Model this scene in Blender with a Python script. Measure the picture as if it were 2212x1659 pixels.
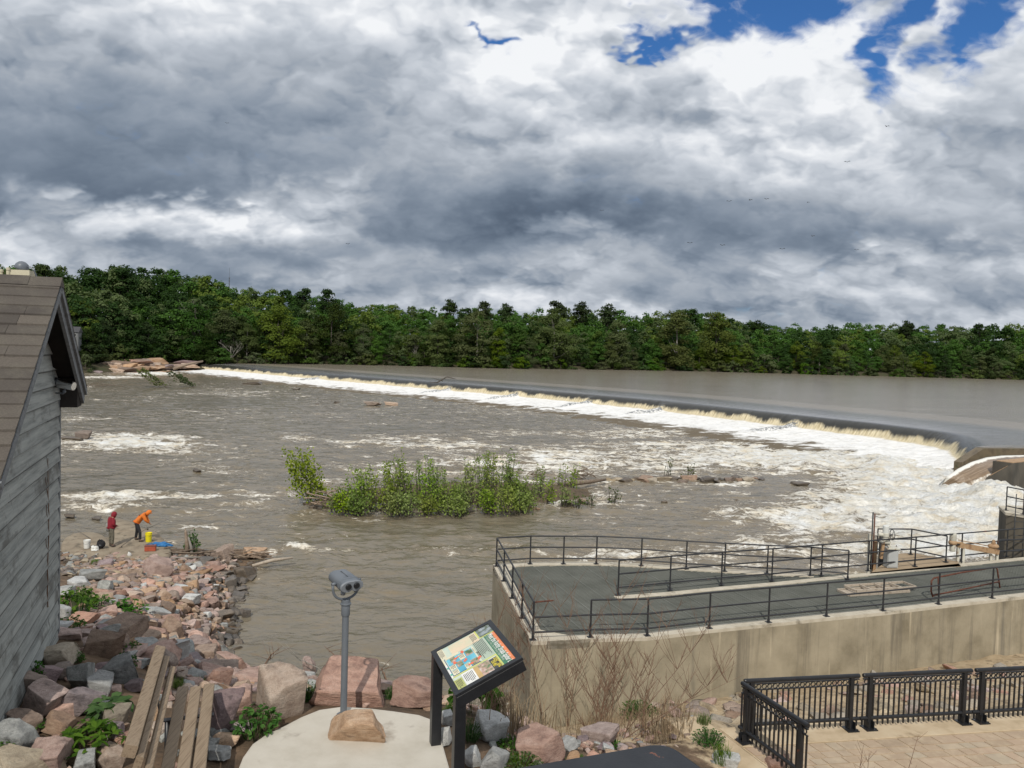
import bpy, bmesh, math, random
import numpy as np
from mathutils import Vector, Matrix, noise as mnoise

for _o in list(bpy.data.objects):
    bpy.data.objects.remove(_o)
SC = bpy.context.scene
COL = SC.collection
RND = random.Random(7)
PI = math.pi

# ------------------------------------------------------------------ camera
EYE = 10.8                       # camera height above the lower river
FOC = 1662.0                     # focal length in pixels of a 2212 x 1659 frame
PITCH = math.radians(2.4)
ROLL = math.radians(1.7)
cam_data = bpy.data.cameras.new('camera')
cam_data.sensor_width = 36.0
cam_data.lens = FOC / 2212.0 * 36.0
cam_data.clip_start = 0.1
cam_data.clip_end = 6000
cam = bpy.data.objects.new('camera', cam_data)
COL.objects.link(cam)
_R = Vector((1, 0, 0)); _U = Vector((0, math.sin(PITCH), math.cos(PITCH))); _F = Vector((0, math.cos(PITCH), -math.sin(PITCH)))
_right = _R * math.cos(ROLL) + _U * math.sin(ROLL)
_up = -_R * math.sin(ROLL) + _U * math.cos(ROLL)
_m = Matrix((_right, _up, -_F)).transposed().to_4x4()
_m.translation = Vector((0, 0, EYE))
cam.matrix_world = _m
SC.camera = cam

def ray(x, y):
    u = x - 1106.0; v = y - 829.5
    a = (u * math.cos(ROLL) + v * math.sin(ROLL)) / FOC
    b = (-u * math.sin(ROLL) + v * math.cos(ROLL)) / FOC
    return Vector((a, math.cos(PITCH) - b * math.sin(PITCH), -math.sin(PITCH) - b * math.cos(PITCH)))
def on_z(x, y, z):
    d = ray(x, y); t = (z - EYE) / d.z
    return Vector((0, 0, EYE)) + d * t
def at_depth(x, y, Y):
    d = ray(x, y)
    return Vector((0, 0, EYE)) + d * (Y / d.y)

# ------------------------------------------------------------------ view
SC.view_settings.view_transform = 'Standard'
SC.view_settings.look = 'None'
SC.view_settings.exposure = 0.0
SC.view_settings.gamma = 1.0
SC.render.engine = 'CYCLES'
SC.cycles.max_bounces = 5
SC.cycles.diffuse_bounces = 2
SC.cycles.glossy_bounces = 2
SC.cycles.transparent_max_bounces = 4

# ------------------------------------------------------------------ sun
sun_data = bpy.data.lights.new('sun', 'SUN')
sun_data.energy = 3.0
sun_data.angle = math.radians(0.6)
sun_data.color = (1.0, 0.95, 0.86)
sun = bpy.data.objects.new('sun', sun_data)
COL.objects.link(sun)
SUN_DIR = Vector((0.06, 0.72, -0.72)).normalized()      # direction the light travels
sun.rotation_euler = SUN_DIR.to_track_quat('-Z', 'Y').to_euler()
SUN_EL = math.asin(-SUN_DIR.z)
SUN_AZ = math.atan2(-SUN_DIR.x, -SUN_DIR.y)

# ------------------------------------------------------------------ sky: Nishita blue behind a deck of cumulus
world = bpy.data.worlds.new('World')
SC.world = world
world.use_nodes = True
WT = world.node_tree
WT.nodes.clear()

class NB:
    """small node-building helper"""
    def __init__(s, tree): s.t = tree
    def n(s, typ, **kw):
        x = s.t.nodes.new(typ)
        for k, v in kw.items(): setattr(x, k, v)
        return x
    def put(s, sock, v):
        if isinstance(v, bpy.types.NodeSocket): s.t.links.new(v, sock)
        elif v is not None: sock.default_value = v
    def m(s, op, a, b=None, c=None, clamp=False):
        x = s.n('ShaderNodeMath', operation=op, use_clamp=clamp)
        for i, v in enumerate((a, b, c)):
            if v is not None: s.put(x.inputs[i], v)
        return x.outputs[0]
    def vm(s, op, a, b=None):
        x = s.n('ShaderNodeVectorMath', operation=op)
        s.put(x.inputs[0], a)
        if b is not None: s.put(x.inputs[3] if op == 'SCALE' else x.inputs[1], b)
        return x.outputs[1] if op in ('DOT_PRODUCT', 'LENGTH') else x.outputs[0]
    def noise(s, vec, scale, detail=4, rough=.5, dist=0.0, dim='3D'):
        x = s.n('ShaderNodeTexNoise', noise_dimensions=dim)
        if vec is not None: s.put(x.inputs['Vector'], vec)
        x.inputs['Scale'].default_value = scale; x.inputs['Detail'].default_value = detail
        x.inputs['Roughness'].default_value = rough; x.inputs['Distortion'].default_value = dist
        return x
    def ramp(s, fac, stops, interp='LINEAR'):
        x = s.n('ShaderNodeValToRGB'); r = x.color_ramp; r.interpolation = interp
        while len(r.elements) > 1: r.elements.remove(r.elements[-1])
        for i, (p, c) in enumerate(stops):
            e = r.elements[0] if i == 0 else r.elements.new(p)
            e.position = p
            if isinstance(c, (int, float)): c = (c, c, c)
            e.color = (*c[:3], 1)
        s.put(x.inputs[0], fac)
        return x.outputs[0]
    def mix(s, fac, a, b, blend='MIX'):
        x = s.n('ShaderNodeMix', data_type='RGBA', blend_type=blend)
        s.put(x.inputs[0], fac)
        for i, v in ((6, a), (7, b)):
            if isinstance(v, tuple) and len(v) == 3: v = (*v, 1)
            s.put(x.inputs[i], v)
        return x.outputs[2]
    def mixf(s, fac, a, b):
        x = s.n('ShaderNodeMix', data_type='FLOAT')
        s.put(x.inputs[0], fac); s.put(x.inputs[2], a); s.put(x.inputs[3], b)
        return x.outputs[0]
    def mr(s, v, a, b, c=0., d=1., interp='SMOOTHSTEP'):
        x = s.n('ShaderNodeMapRange', interpolation_type=interp)
        s.put(x.inputs[0], v)
        for i, q in enumerate((a, b, c, d)): s.put(x.inputs[i + 1], q)
        return x.outputs[0]
    def sep(s, v):
        x = s.n('ShaderNodeSeparateXYZ'); s.put(x.inputs[0], v); return x.outputs
    def comb(s, a, b, c):
        x = s.n('ShaderNodeCombineXYZ')
        for i, v in enumerate((a, b, c)): s.put(x.inputs[i], v)
        return x.outputs[0]

# brightness of the cloud deck as (display value) read at directions over the river
SKY_ROWS = [
 (20, [(0,.78),(200,.80),(400,.82),(600,.80),(800,.81),(1000,.80),(1200,.85),(1400,.80),(1600,.82),(1800,.88),(2000,.88),(2212,.84)]),
 (110,[(0,.70),(200,.66),(400,.70),(600,.75),(800,.76),(1000,.78),(1100,.90),(1200,.88),(1300,.83),(1400,.86),(1600,.96),(1800,.90),(2000,.88),(2212,.86)]),
 (200,[(0,.60),(200,.55),(400,.59),(600,.64),(800,.68),(1000,.73),(1100,.84),(1200,.80),(1330,.68),(1450,.72),(1600,.90),(1800,.86),(2000,.84),(2212,.72)]),
 (290,[(0,.50),(200,.52),(400,.56),(600,.59),(800,.60),(1000,.67),(1100,.72),(1200,.79),(1300,.72),(1400,.68),(1500,.76),(1600,.80),(1800,.85),(2000,.80),(2100,.68),(2212,.62)]),
 (370,[(0,.48),(200,.51),(400,.55),(600,.57),(800,.60),(1000,.60),(1100,.62),(1200,.76),(1300,.76),(1450,.70),(1600,.78),(1800,.78),(2000,.70),(2212,.66)]),
 (430,[(0,.44),(200,.43),(400,.48),(520,.60),(600,.70),(740,.72),(820,.56),(900,.53),(1100,.50),(1200,.48),(1300,.52),(1500,.64),(1700,.70),(1900,.66),(2100,.71),(2212,.66)]),
 (490,[(0,.76),(150,.80),(250,.84),(330,.78),(420,.80),(500,.92),(560,.80),(640,.76),(710,.88),(800,.58),(1000,.43),(1200,.40),(1400,.48),(1600,.54),(1800,.62),(1960,.70),(2100,.64),(2212,.60)]),
 (540,[(0,.76),(100,.70),(200,.62),(300,.48),(400,.52),(470,.66),(560,.50),(680,.56),(750,.50),(900,.53),(1100,.48),(1200,.60),(1300,.64),(1400,.62),(1500,.52),(1600,.50),(1800,.52),(2000,.56),(2212,.60)]),
 (590,[(0,.72),(200,.70),(350,.58),(450,.46),(560,.44),(700,.54),(850,.62),(1000,.56),(1150,.60),(1250,.68),(1330,.66),(1420,.56),(1500,.62),(1600,.56),(1700,.62),(1850,.72),(2000,.68),(2212,.70)]),
 (640,[(0,.72),(300,.72),(500,.62),(600,.66),(680,.72),(780,.66),(850,.56),(960,.60),(1050,.72),(1150,.70),(1250,.66),(1350,.56),(1500,.60),(1600,.66),(1700,.72),(1800,.64),(1900,.72),(2050,.64),(2212,.64)]),
 (685,[(0,.75),(400,.75),(800,.62),(1000,.74),(1200,.72),(1400,.80),(1500,.74),(1650,.60),(1800,.66),(1950,.70),(2100,.72),(2212,.72)]),
]
def s2l(c): return c / 12.92 if c <= .04045 else ((c + .055) / 1.055) ** 2.4
def az_el(x, y):
    d = ray(x, y).normalized()
    return math.degrees(math.atan2(d.x, d.y)), math.degrees(math.asin(d.z))
_pts = []
for _y, _row in SKY_ROWS:
    _xs = [q[0] for q in _row]; _vs = [q[1] for q in _row]
    for _x in range(-150, 2400, 50):
        _a, _e = az_el(_x, _y)
        _pts.append((_a, _e, s2l(float(np.interp(_x, _xs, _vs)))))
_pts = np.array(_pts)
ELS = [0.5, 2.2, 4.2, 6.0, 7.8, 9.6, 12.0, 14.6, 17.8, 21.0, 24.6]
AZS = np.linspace(-40, 40, 30)
def sky_value(a, e):
    w = 1.0 / (((_pts[:, 0] - a) / 1.3) ** 2 + ((_pts[:, 1] - e) / .7) ** 2 + .05) ** 2
    return float((w * _pts[:, 2]).sum() / w.sum())

wb = NB(WT)
tc = wb.n('ShaderNodeTexCoord').outputs['Generated']
dx, dy, dz = wb.sep(tc)
zc = wb.m('MAXIMUM', dz, 0.0)
el0 = wb.m('MULTIPLY', wb.m('ARCSINE', dz), 180 / PI)
az0 = wb.m('MULTIPLY', wb.m('ARCTAN2', dx, dy), 180 / PI)
den = wb.m('ADD', zc, 0.55)
plane = wb.comb(wb.m('DIVIDE', dx, den), wb.m('DIVIDE', dy, den), 0.0)      # cloud deck seen in perspective
plane2 = wb.vm('MULTIPLY', plane, (1.0, 1.25, 1.0))
def puffs(vec, sc, detail=3.0, rough=.55):
    v = wb.n('ShaderNodeTexVoronoi', feature='F1', voronoi_dimensions='2D', normalize=True)
    wb.put(v.inputs['Vector'], vec)
    v.inputs['Scale'].default_value = sc; v.inputs['Detail'].default_value = detail
    v.inputs['Roughness'].default_value = rough; v.inputs['Lacunarity'].default_value = 2.15
    return wb.m('SUBTRACT', 1.0, v.outputs[0])
wn_ = wb.noise(plane2, 7.0, 4, .6, 0, '2D')
warp = wb.vm('SUBTRACT', wn_.outputs[1], (.5, .5, .5))
pw = wb.vm('ADD', plane2, wb.vm('SCALE', warp, .10))
B1 = puffs(pw, 5.0)
B2 = puffs(wb.vm('ADD', wb.vm('MULTIPLY', pw, (.996, .972, 1.0)), (0, 0, 0)), 5.0)
wx, wy, wz = wb.sep(warp)
amp = wb.mr(el0, 0, 16, .25, 1.0, 'LINEAR')
az = wb.m('ADD', az0, wb.m('MULTIPLY', wb.m('MULTIPLY', wx, 9.0), amp))
el = wb.m('ADD', el0, wb.m('MULTIPLY', wb.m('ADD', wb.m('MULTIPLY', wy, 5.0), wb.m('MULTIPLY', wb.m('SUBTRACT', B1, .62), -7.0)), amp))
azn = wb.m('DIVIDE', wb.m('ADD', az, 40.0), 80.0, clamp=True)
L = None
for i, e in enumerate(ELS):
    row = wb.ramp(azn, [(j / 29.0, sky_value(a, e)) for j, a in enumerate(AZS)], 'EASE')
    if L is None: L = row
    else:
        t = wb.mr(el, ELS[i - 1], e)
        L = wb.mix(t, L, row)
L = wb.sep(L)[0]
# the deck behind the viewer and overhead keeps an average brightness
front = wb.mr(dy, -.1, .45)
L = wb.mixf(front, .50, L)
nf = wb.noise(pw, 15.0, 6, .62, 0, '2D').outputs[0]
n1 = wb.noise(plane2, 3.0, 5, .55, 0, '2D').outputs[0]
lit = wb.mr(L, .14, .55, .35, 1.0)
relief = wb.m('MULTIPLY', wb.m('MULTIPLY', wb.m('SUBTRACT', B1, B2), 2.3), lit)
mott = wb.m('ADD', wb.m('MULTIPLY', wb.m('SUBTRACT', n1, .5), .55), wb.m('MULTIPLY', wb.m('MULTIPLY', wb.m('SUBTRACT', B1, .62), .55), lit))
fine = wb.m('MULTIPLY', wb.m('SUBTRACT', nf, .5), .20)
gain = wb.m('ADD', wb.m('ADD', 1.02, relief), wb.m('ADD', mott, fine))
gain = wb.m('MAXIMUM', gain, .5)
Lc = wb.m('MULTIPLY', wb.m('POWER', wb.m('MULTIPLY', L, 1.08), 1.06), gain)
Lc = wb.m('MULTIPLY', Lc, 1.06)
Lc = wb.m('MINIMUM', Lc, .92)
tint = wb.ramp(Lc, [(0.05, (.66, .95, 1.42)), (.22, (.78, .98, 1.27)), (.42, (.90, 1.0, 1.14)), (.75, (.96, 1.0, 1.06)), (1.0, (.99, 1, 1.01))])
cloud = wb.mix(1.0, tint, wb.comb(Lc, Lc, Lc), 'MULTIPLY')
# openings of blue sky
HOLES = [(1440,95,60,20),(1380,112,40,10),(1530,72,70,24),(1650,55,110,45),(1740,25,110,36),(1925,85,34,60),(1965,40,30,50),(2090,115,46,50),(2135,70,36,60),(2070,155,26,20),(2180,15,44,50),(1058,86,24,6)]
hole = None
for hx, hy, rx, ry in HOLES:
    a, e = az_el(hx, hy)
    ra = rx / FOC * 57.3; re = ry / FOC * 57.3
    qa = wb.m('DIVIDE', wb.m('SUBTRACT', az, a + 0.0), ra * 1.35)
    qe = wb.m('DIVIDE', wb.m('SUBTRACT', el, e), re * 1.45)
    g = wb.m('POWER', 2.718, wb.m('MULTIPLY', wb.m('ADD', wb.m('MULTIPLY', qa, qa), wb.m('MULTIPLY', qe, qe)), -1.0))
    if hx == 1058: g = wb.m('MULTIPLY', g, .72)
    hole = g if hole is None else wb.m('MAXIMUM', hole, g)
hole = wb.m('ADD', hole, wb.m('MULTIPLY', wb.m('SUBTRACT', nf, .5), 1.1))
hole = wb.m('ADD', hole, wb.m('MULTIPLY', wb.m('SUBTRACT', n1, .5), -.9))
hole = wb.mr(hole, .22, .95)
sky = wb.n('ShaderNodeTexSky', sky_type='NISHITA')
sky.sun_disc = False
sky.sun_elevation = SUN_EL
sky.sun_rotation = SUN_AZ
sky.air_density = 1.0; sky.dust_density = 0.4; sky.ozone_density = 2.0
cloud10 = wb.vm('SCALE', cloud, 10.0)
blue = wb.mix(1.0, sky.outputs[0], (.33, .64, 1.0), 'MULTIPLY')
col = wb.mix(hole, cloud10, blue)
bg = wb.n('ShaderNodeBackground')
bg.inputs[1].default_value = 0.1
wb.put(bg.inputs[0], col)
wo = wb.n('ShaderNodeOutputWorld')
WT.links.new(bg.outputs[0], wo.inputs[0])
world.cycles.sampling_method = 'MANUAL'
world.cycles.sample_map_resolution = 512
# ================================================================== helpers
def tag(o, label=None, cat=None, group=None, kind=None):
    if label: o['label'] = label
    if cat: o['category'] = cat
    if group: o['group'] = group
    if kind: o['kind'] = kind
    return o
def thing(name, label, cat, loc=(0, 0, 0), group=None, rotz=0.0):
    o = bpy.data.objects.new(name, None)
    o.empty_display_size = .2
    COL.objects.link(o); o.location = loc; o.rotation_euler = (0, 0, rotz)
    return tag(o, label, cat, group)
def link_mesh(name, me, mats, parent=None, loc=None):
    o = bpy.data.objects.new(name, me)
    COL.objects.link(o)
    for m_ in (mats if isinstance(mats, (list, tuple)) else [mats]):
        if m_ is not None and len(me.materials) < 16 and m_.name not in [q.name for q in me.materials if q]: me.materials.append(m_)
    if parent is not None: o.parent = parent
    if loc is not None: o.location = loc
    return o
def children_of(o): return [c for c in COL.objects if c.parent == o]
def copy_tree(o, kids, loc, rotz=0.0, scale=1.0):
    """a thing and copies of its parts; kids = [(part, [sub-parts])]"""
    c = o.copy(); COL.objects.link(c); c.location = loc; c.rotation_euler = (0, 0, rotz)
    c.scale = (scale,) * 3 if isinstance(scale, (int, float)) else scale
    for k, subs in kids:
        q = k.copy(); COL.objects.link(q); q.parent = c
        for s_ in subs:
            r_ = s_.copy(); COL.objects.link(r_); r_.parent = q
    return c

def frame_of(d):
    d = Vector(d).normalized()
    a = Vector((0, 0, 1)) if abs(d.z) < .95 else Vector((1, 0, 0))
    u = d.cross(a).normalized()
    return u, u.cross(d).normalized()

class MB:
    """collects shapes and links them as one mesh"""
    def __init__(s, origin=(0, 0, 0)):
        s.v = []; s.f = []; s.mi = []; s.o = Vector(origin); s.uv = None
    def add(s, vs, fs, mi=0):
        b = len(s.v)
        s.v += [tuple(Vector(p) - s.o) for p in vs]
        s.f += [tuple(i + b for i in f) for f in fs]; s.mi += [mi] * len(fs)
        return s
    def box(s, c, size, rotz=0.0, mi=0, M=None):
        hx, hy, hz = size[0] / 2, size[1] / 2, size[2] / 2
        P = [Vector((x, y, z)) for x in (-hx, hx) for y in (-hy, hy) for z in (-hz, hz)]
        R = M if M is not None else Matrix.Rotation(rotz, 3, 'Z')
        c = Vector(c)
        return s.add([R @ p + c for p in P], [(0, 1, 3, 2), (4, 6, 7, 5), (0, 4, 5, 1), (2, 3, 7, 6), (0, 2, 6, 4), (1, 5, 7, 3)], mi)
    def beam(s, a, b, w, h, mi=0, up=(0, 0, 1), ext=0.0, bev=0.0):
        a = Vector(a); b = Vector(b); d = (b - a).normalized(); a = a - d * ext; b = b + d * ext
        up = Vector(up); u = d.cross(up)
        if u.length < 1e-4: u = d.cross(Vector((1, 0, 0)))
        u.normalize(); n = u.cross(d).normalized()
        if bev > 0:
            pr = [(-w/2+bev,-h/2),(w/2-bev,-h/2),(w/2,-h/2+bev),(w/2,h/2-bev),(w/2-bev,h/2),(-w/2+bev,h/2),(-w/2,h/2-bev),(-w/2,-h/2+bev)]
        else: pr = [(-w/2,-h/2),(w/2,-h/2),(w/2,h/2),(-w/2,h/2)]
        k = len(pr)
        vs = [a + u * x + n * y for x, y in pr] + [b + u * x + n * y for x, y in pr]
        fs = [(i, (i + 1) % k, k + (i + 1) % k, k + i) for i in range(k)] + [tuple(range(k - 1, -1, -1)), tuple(range(k, 2 * k))]
        return s.add(vs, fs, mi)
    def tube(s, pts, rad, n=8, mi=0, caps=True, closed=False):
        pts = [Vector(p) for p in pts]
        if isinstance(rad, (int, float)): rad = [rad] * len(pts)
        vs = []; fs = []
        u = None; m_ = len(pts)
        for i, p in enumerate(pts):
            if closed: d = pts[(i + 1) % m_] - pts[i - 1]
            else: d = pts[min(i + 1, m_ - 1)] - pts[max(i - 1, 0)]
            if d.length < 1e-9: d = Vector((0, 0, 1))
            d.normalize()
            if u is None: u, _ = frame_of(d)
            else:
                u = u - d * u.dot(d)
                if u.length < 1e-6: u, _ = frame_of(d)
                u.normalize()
            w = d.cross(u)
            for k in range(n):
                a = 2 * PI * k / n
                vs.append(p + (u * math.cos(a) + w * math.sin(a)) * rad[i])
        for i in range(m_ - (0 if closed else 1)):
            j = (i + 1) % m_
            for k in range(n):
                fs.append((i * n + k, i * n + (k + 1) % n, j * n + (k + 1) % n, j * n + k))
        if caps and not closed:
            fs.append(tuple(range(n - 1, -1, -1))); fs.append(tuple(range((m_ - 1) * n, m_ * n)))
        return s.add(vs, fs, mi)
    def cyl(s, a, b, r, r2=None, n=12, mi=0): return s.tube([a, b], [r, r if r2 is None else r2], n, mi)
    def lathe(s, prof, n=20, mi=0, M=None, c=(0, 0, 0)):
        vs = []; fs = []; c = Vector(c)
        for (r, z) in prof:
            for k in range(n):
                a = 2 * PI * k / n
                p = Vector((r * math.cos(a), r * math.sin(a), z))
                vs.append((M @ p if M is not None else p) + c)
        for i in range(len(prof) - 1):
            for k in range(n): fs.append((i * n + k, i * n + (k + 1) % n, (i + 1) * n + (k + 1) % n, (i + 1) * n + k))
        fs.append(tuple(range(n - 1, -1, -1))); fs.append(tuple(range((len(prof) - 1) * n, len(prof) * n)))
        return s.add(vs, fs, mi)
    def prism(s, poly, z0, z1, mi=0):
        """vertical prism over a ground polygon (counter-clockwise); z0/z1 numbers or lists"""
        n = len(poly)
        f0 = z0 if isinstance(z0, (list, tuple)) else [z0] * n
        f1 = z1 if isinstance(z1, (list, tuple)) else [z1] * n
        vs = [(p[0], p[1], f0[i]) for i, p in enumerate(poly)] + [(p[0], p[1], f1[i]) for i, p in enumerate(poly)]
        fs = [(i, (i + 1) % n, n + (i + 1) % n, n + i) for i in range(n)] + [tuple(range(n - 1, -1, -1)), tuple(range(n, 2 * n))]
        return s.add(vs, fs, mi)
    def blob(s, c, r, seed=0, n=2, amp=.15, mi=0):
        bm = bmesh.new(); bmesh.ops.create_icosphere(bm, subdivisions=n, radius=1.0)
        rr = random.Random(seed); off = Vector((rr.random() * 50, rr.random() * 50, rr.random() * 50))
        vs = []
        for v in bm.verts:
            k = 1 + amp * mnoise.noise(v.co * 1.6 + off) * 2
            vs.append(Vector((v.co.x * r[0] * k, v.co.y * r[1] * k, v.co.z * r[2] * k)) + Vector(c))
        bm.verts.index_update()
        fs = [tuple(v.index for v in f.verts) for f in bm.faces]
        bm.free()
        return s.add(vs, fs, mi)
    def mesh(s, name, smooth=False):
        me = bpy.data.meshes.new(name)
        me.from_pydata(s.v, [], s.f); me.update()
        if any(s.mi): me.polygons.foreach_set('material_index', s.mi)
        if smooth: me.polygons.foreach_set('use_smooth', [True] * len(me.polygons))
        return me
    def build(s, name, mats, parent=None, smooth=False, loc=None, sharp=None, bevel=0.0):
        me = s.mesh(name, smooth or sharp is not None)
        if sharp is not None: me.set_sharp_from_angle(angle=math.radians(sharp))
        o = bpy.data.objects.new(name, me); COL.objects.link(o)
        for m_ in (mats if isinstance(mats, (list, tuple)) else [mats]): me.materials.append(m_)
        if parent is not None: o.parent = parent
        if loc is not None: o.location = loc
        elif parent is None: o.location = s.o
        if bevel:
            b = o.modifiers.new('bevel', 'BEVEL'); b.width = bevel; b.segments = 2; b.limit_method = 'ANGLE'; b.angle_limit = math.radians(40)
        return o

def mesh_np(name, V, F, smooth=False):
    me = bpy.data.meshes.new(name)
    V = np.asarray(V, np.float32); F = np.asarray(F, np.int32); k = F.shape[1]
    me.vertices.add(len(V)); me.vertices.foreach_set('co', V.ravel())
    me.loops.add(F.size); me.loops.foreach_set('vertex_index', F.ravel())
    me.polygons.add(len(F)); me.polygons.foreach_set('loop_start', np.arange(len(F), dtype=np.int32) * k)
    if smooth: me.polygons.foreach_set('use_smooth', np.ones(len(F), bool))
    me.update(calc_edges=True); me.validate()
    return me
def grid_faces(nr, nc):
    i = np.arange(nr - 1)[:, None]; j = np.arange(nc - 1)[None, :]
    a = i * nc + j
    return np.stack([a, a + 1, a + nc + 1, a + nc], -1).reshape(-1, 4)

# ---- numpy value noise
def _hash(ix, iy, seed):
    h = (ix * 374761393 + iy * 668265263 + seed * 974711) & 0xFFFFFFFF
    h = ((h ^ (h >> 13)) * 1274126177) & 0xFFFFFFFF
    return ((h ^ (h >> 16)) & 0xFFFF) / 65535.0
def vnoise(x, y, seed=0):
    ix = np.floor(x).astype(np.int64); iy = np.floor(y).astype(np.int64)
    fx = x - ix; fy = y - iy
    fx = fx * fx * fx * (fx * (fx * 6 - 15) + 10); fy = fy * fy * fy * (fy * (fy * 6 - 15) + 10)
    a = _hash(ix, iy, seed); b = _hash(ix + 1, iy, seed); c = _hash(ix, iy + 1, seed); d = _hash(ix + 1, iy + 1, seed)
    return (a * (1 - fx) + b * fx) * (1 - fy) + (c * (1 - fx) + d * fx) * fy
def fbm(x, y, oct=4, seed=0, gain=.5):
    s_ = 0; a = 1; t = 0
    for o in range(oct):
        s_ = s_ + a * vnoise(x * 2 ** o + 17.3 * o, y * 2 ** o - 9.1 * o, seed + o); t += a; a *= gain
    return s_ / t

# ================================================================== materials
MATS = {}
def mat(name):
    m_ = bpy.data.materials.new(name); m_.use_nodes = True
    MATS[name] = m_
    t = m_.node_tree; p = t.nodes['Principled BSDF']
    return m_, NB(t), p
def obj_co(nb): return nb.n('ShaderNodeTexCoord').outputs['Object']
def pos_co(nb): return nb.n('ShaderNodeNewGeometry').outputs['Position']
def bump(nb, p, h, strength=.3, dist=.02):
    b = nb.n('ShaderNodeBump'); b.inputs['Strength'].default_value = strength; b.inputs['Distance'].default_value = dist
    nb.put(b.inputs['Height'], h); nb.put(p.inputs['Normal'], b.outputs[0])
def surf(name, stops, scale=4., rough=.8, bmp=.25, bscale=25., bdist=.01, metal=0., stretch=(1, 1, 1), detail=7, world_space=False, vary=0.0, spec=.4, patches=None, coat=0.0):
    """general procedural surface: noise-driven colour ramp, bump, optional per-object variation and second-colour patches"""
    m_, nb, p = mat(name)
    co = pos_co(nb) if world_space else obj_co(nb)
    cs = nb.vm('MULTIPLY', co, stretch)
    n = nb.noise(cs, scale, detail, .6).outputs[0]
    n = nb.mr(n, .28, .72, 0, 1, 'LINEAR')
    k = len(stops)
    c = nb.ramp(n, [(i / (k - 1), s_) for i, s_ in enumerate(stops)])
    if patches:
        pc, psc, lo, hi = patches
        pn = nb.noise(nb.vm('ADD', cs, (7.1, 3.3, 1.7)), psc, 6, .62).outputs[0]
        c = nb.mix(nb.mr(pn, lo, hi), c, pc)
    if vary:
        r_ = nb.n('ShaderNodeObjectInfo').outputs['Random']
        c = nb.mix(1.0, c, nb.ramp(r_, [(0, 1 - vary), (1, 1 + vary)]), 'MULTIPLY')
    nb.put(p.inputs['Base Color'], c)
    p.inputs['Roughness'].default_value = rough; p.inputs['Metallic'].default_value = metal
    p.inputs['Specular IOR Level'].default_value = spec
    if bmp:
        h = nb.noise(cs, bscale, 6, .6).outputs[0]
        bump(nb, p, h, bmp, bdist)
    return m_

M_black = surf('black_paint', [(.012, .013, .015), (.022, .023, .026)], 6, .38, .15, 60, .003, patches=((.10, .035, .02), 5, .66, .70))
M_rail = surf('rail_paint', [(.018, .019, .022), (.035, .036, .04)], 3, .5, .2, 50, .003, world_space=True, patches=((.13, .045, .025), 1.3, .66, .72))
M_rust = surf('rust', [(.075, .026, .016), (.12, .042, .024), (.055, .02, .014)], 8, .75, .4, 60, .004)
M_grey_metal = surf('viewer_paint', [(.115, .13, .15), (.15, .165, .185)], 5, .42, .1, 80, .002)
M_chrome = surf('chrome', [(.62, .63, .64), (.75, .75, .76)], 6, .18, .0, metal=1.0)
M_concrete_pad = surf('pad_concrete', [(.44, .40, .33), (.52, .48, .41), (.57, .53, .46)], 2.2, .85, .3, 45, .006, patches=((.33, .29, .24), 2.2, .56, .72))
M_cap = surf('concrete_cap', [(.40, .35, .27), (.50, .45, .36), (.56, .51, .42)], 3, .9, .3, 30, .008, world_space=True, patches=((.24, .21, .16), 1.5, .58, .72))
M_wood = surf('bench_wood', [(.13, .09, .055), (.22, .16, .105), (.29, .22, .15), (.165, .12, .075)], 9, .75, .35, 20, .005, stretch=(9, .35, 9), detail=8)
M_old_wood = surf('old_wood', [(.24, .19, .14), (.42, .36, .29), (.33, .27, .2)], 6, .8, .3, 20, .004)
M_drift = surf('driftwood', [(.10, .07, .05), (.22, .165, .12), (.30, .25, .2)], 7, .85, .4, 25, .01, vary=.35)
M_bark = surf('bark', [(.05, .042, .034), (.11, .095, .08)], 2.5, .95, .0)
M_pale_bark = surf('pale_bark', [(.17, .155, .13), (.28, .26, .23)], 1.2, .9, .0)
M_twig = surf('dry_twig', [(.10, .055, .035), (.17, .10, .065), (.23, .16, .11)], 6, .85, .0)
M_straw = surf('dry_grass', [(.17, .12, .07), (.30, .225, .14)], 6, .9, .0)

def wall_mat():
    """formed concrete with water stains that run down from the coping"""
    m_, nb, p = mat('stained_concrete')
    co = pos_co(nb)
    base = nb.ramp(nb.mr(nb.noise(co, .9, 8, .62).outputs[0], .3, .7, 0, 1, 'LINEAR'), [(0, (.20, .17, .115)), (.45, (.30, .26, .185)), (1, (.38, .33, .24))])
    st = nb.noise(nb.vm('MULTIPLY', co, (1.9, 1.9, .10)), 1.0, 7, .68).outputs[0]
    c = nb.mix(nb.mr(st, .50, .68, 0, .75), base, (.14, .122, .092))
    st2 = nb.noise(nb.vm('MULTIPLY', nb.vm('ADD', co, (31, 7, 0)), (2.6, 2.6, .16)), 1.0, 6, .66).outputs[0]
    c = nb.mix(nb.mr(st2, .60, .72, 0, .75), c, (.55, .47, .34))
    st3 = nb.noise(nb.vm('MULTIPLY', nb.vm('ADD', co, (3, 77, 0)), (1.0, 1.0, .05)), 1.0, 5, .6).outputs[0]
    c = nb.mix(nb.mr(st3, .60, .70, 0, .6), c, (.10, .095, .085))
    nb.put(p.inputs['Base Color'], c); p.inputs['Roughness'].default_value = .9
    bump(nb, p, nb.noise(co, 9, 7, .6).outputs[0], .35, .02)
    return m_
M_wall = wall_mat()
M_dark_conc = surf('dark_concrete', [(.045, .042, .035), (.09, .08, .065), (.14, .12, .09)], .9, .9, .4, 10, .02, world_space=True, stretch=(1, 1, .35))
M_wet_conc = surf('wet_concrete', [(.07, .055, .035), (.15, .115, .07), (.10, .085, .05)], 1.2, .5, .3, 8, .03, world_space=True, patches=((.05, .06, .02), .8, .58, .66))

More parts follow.
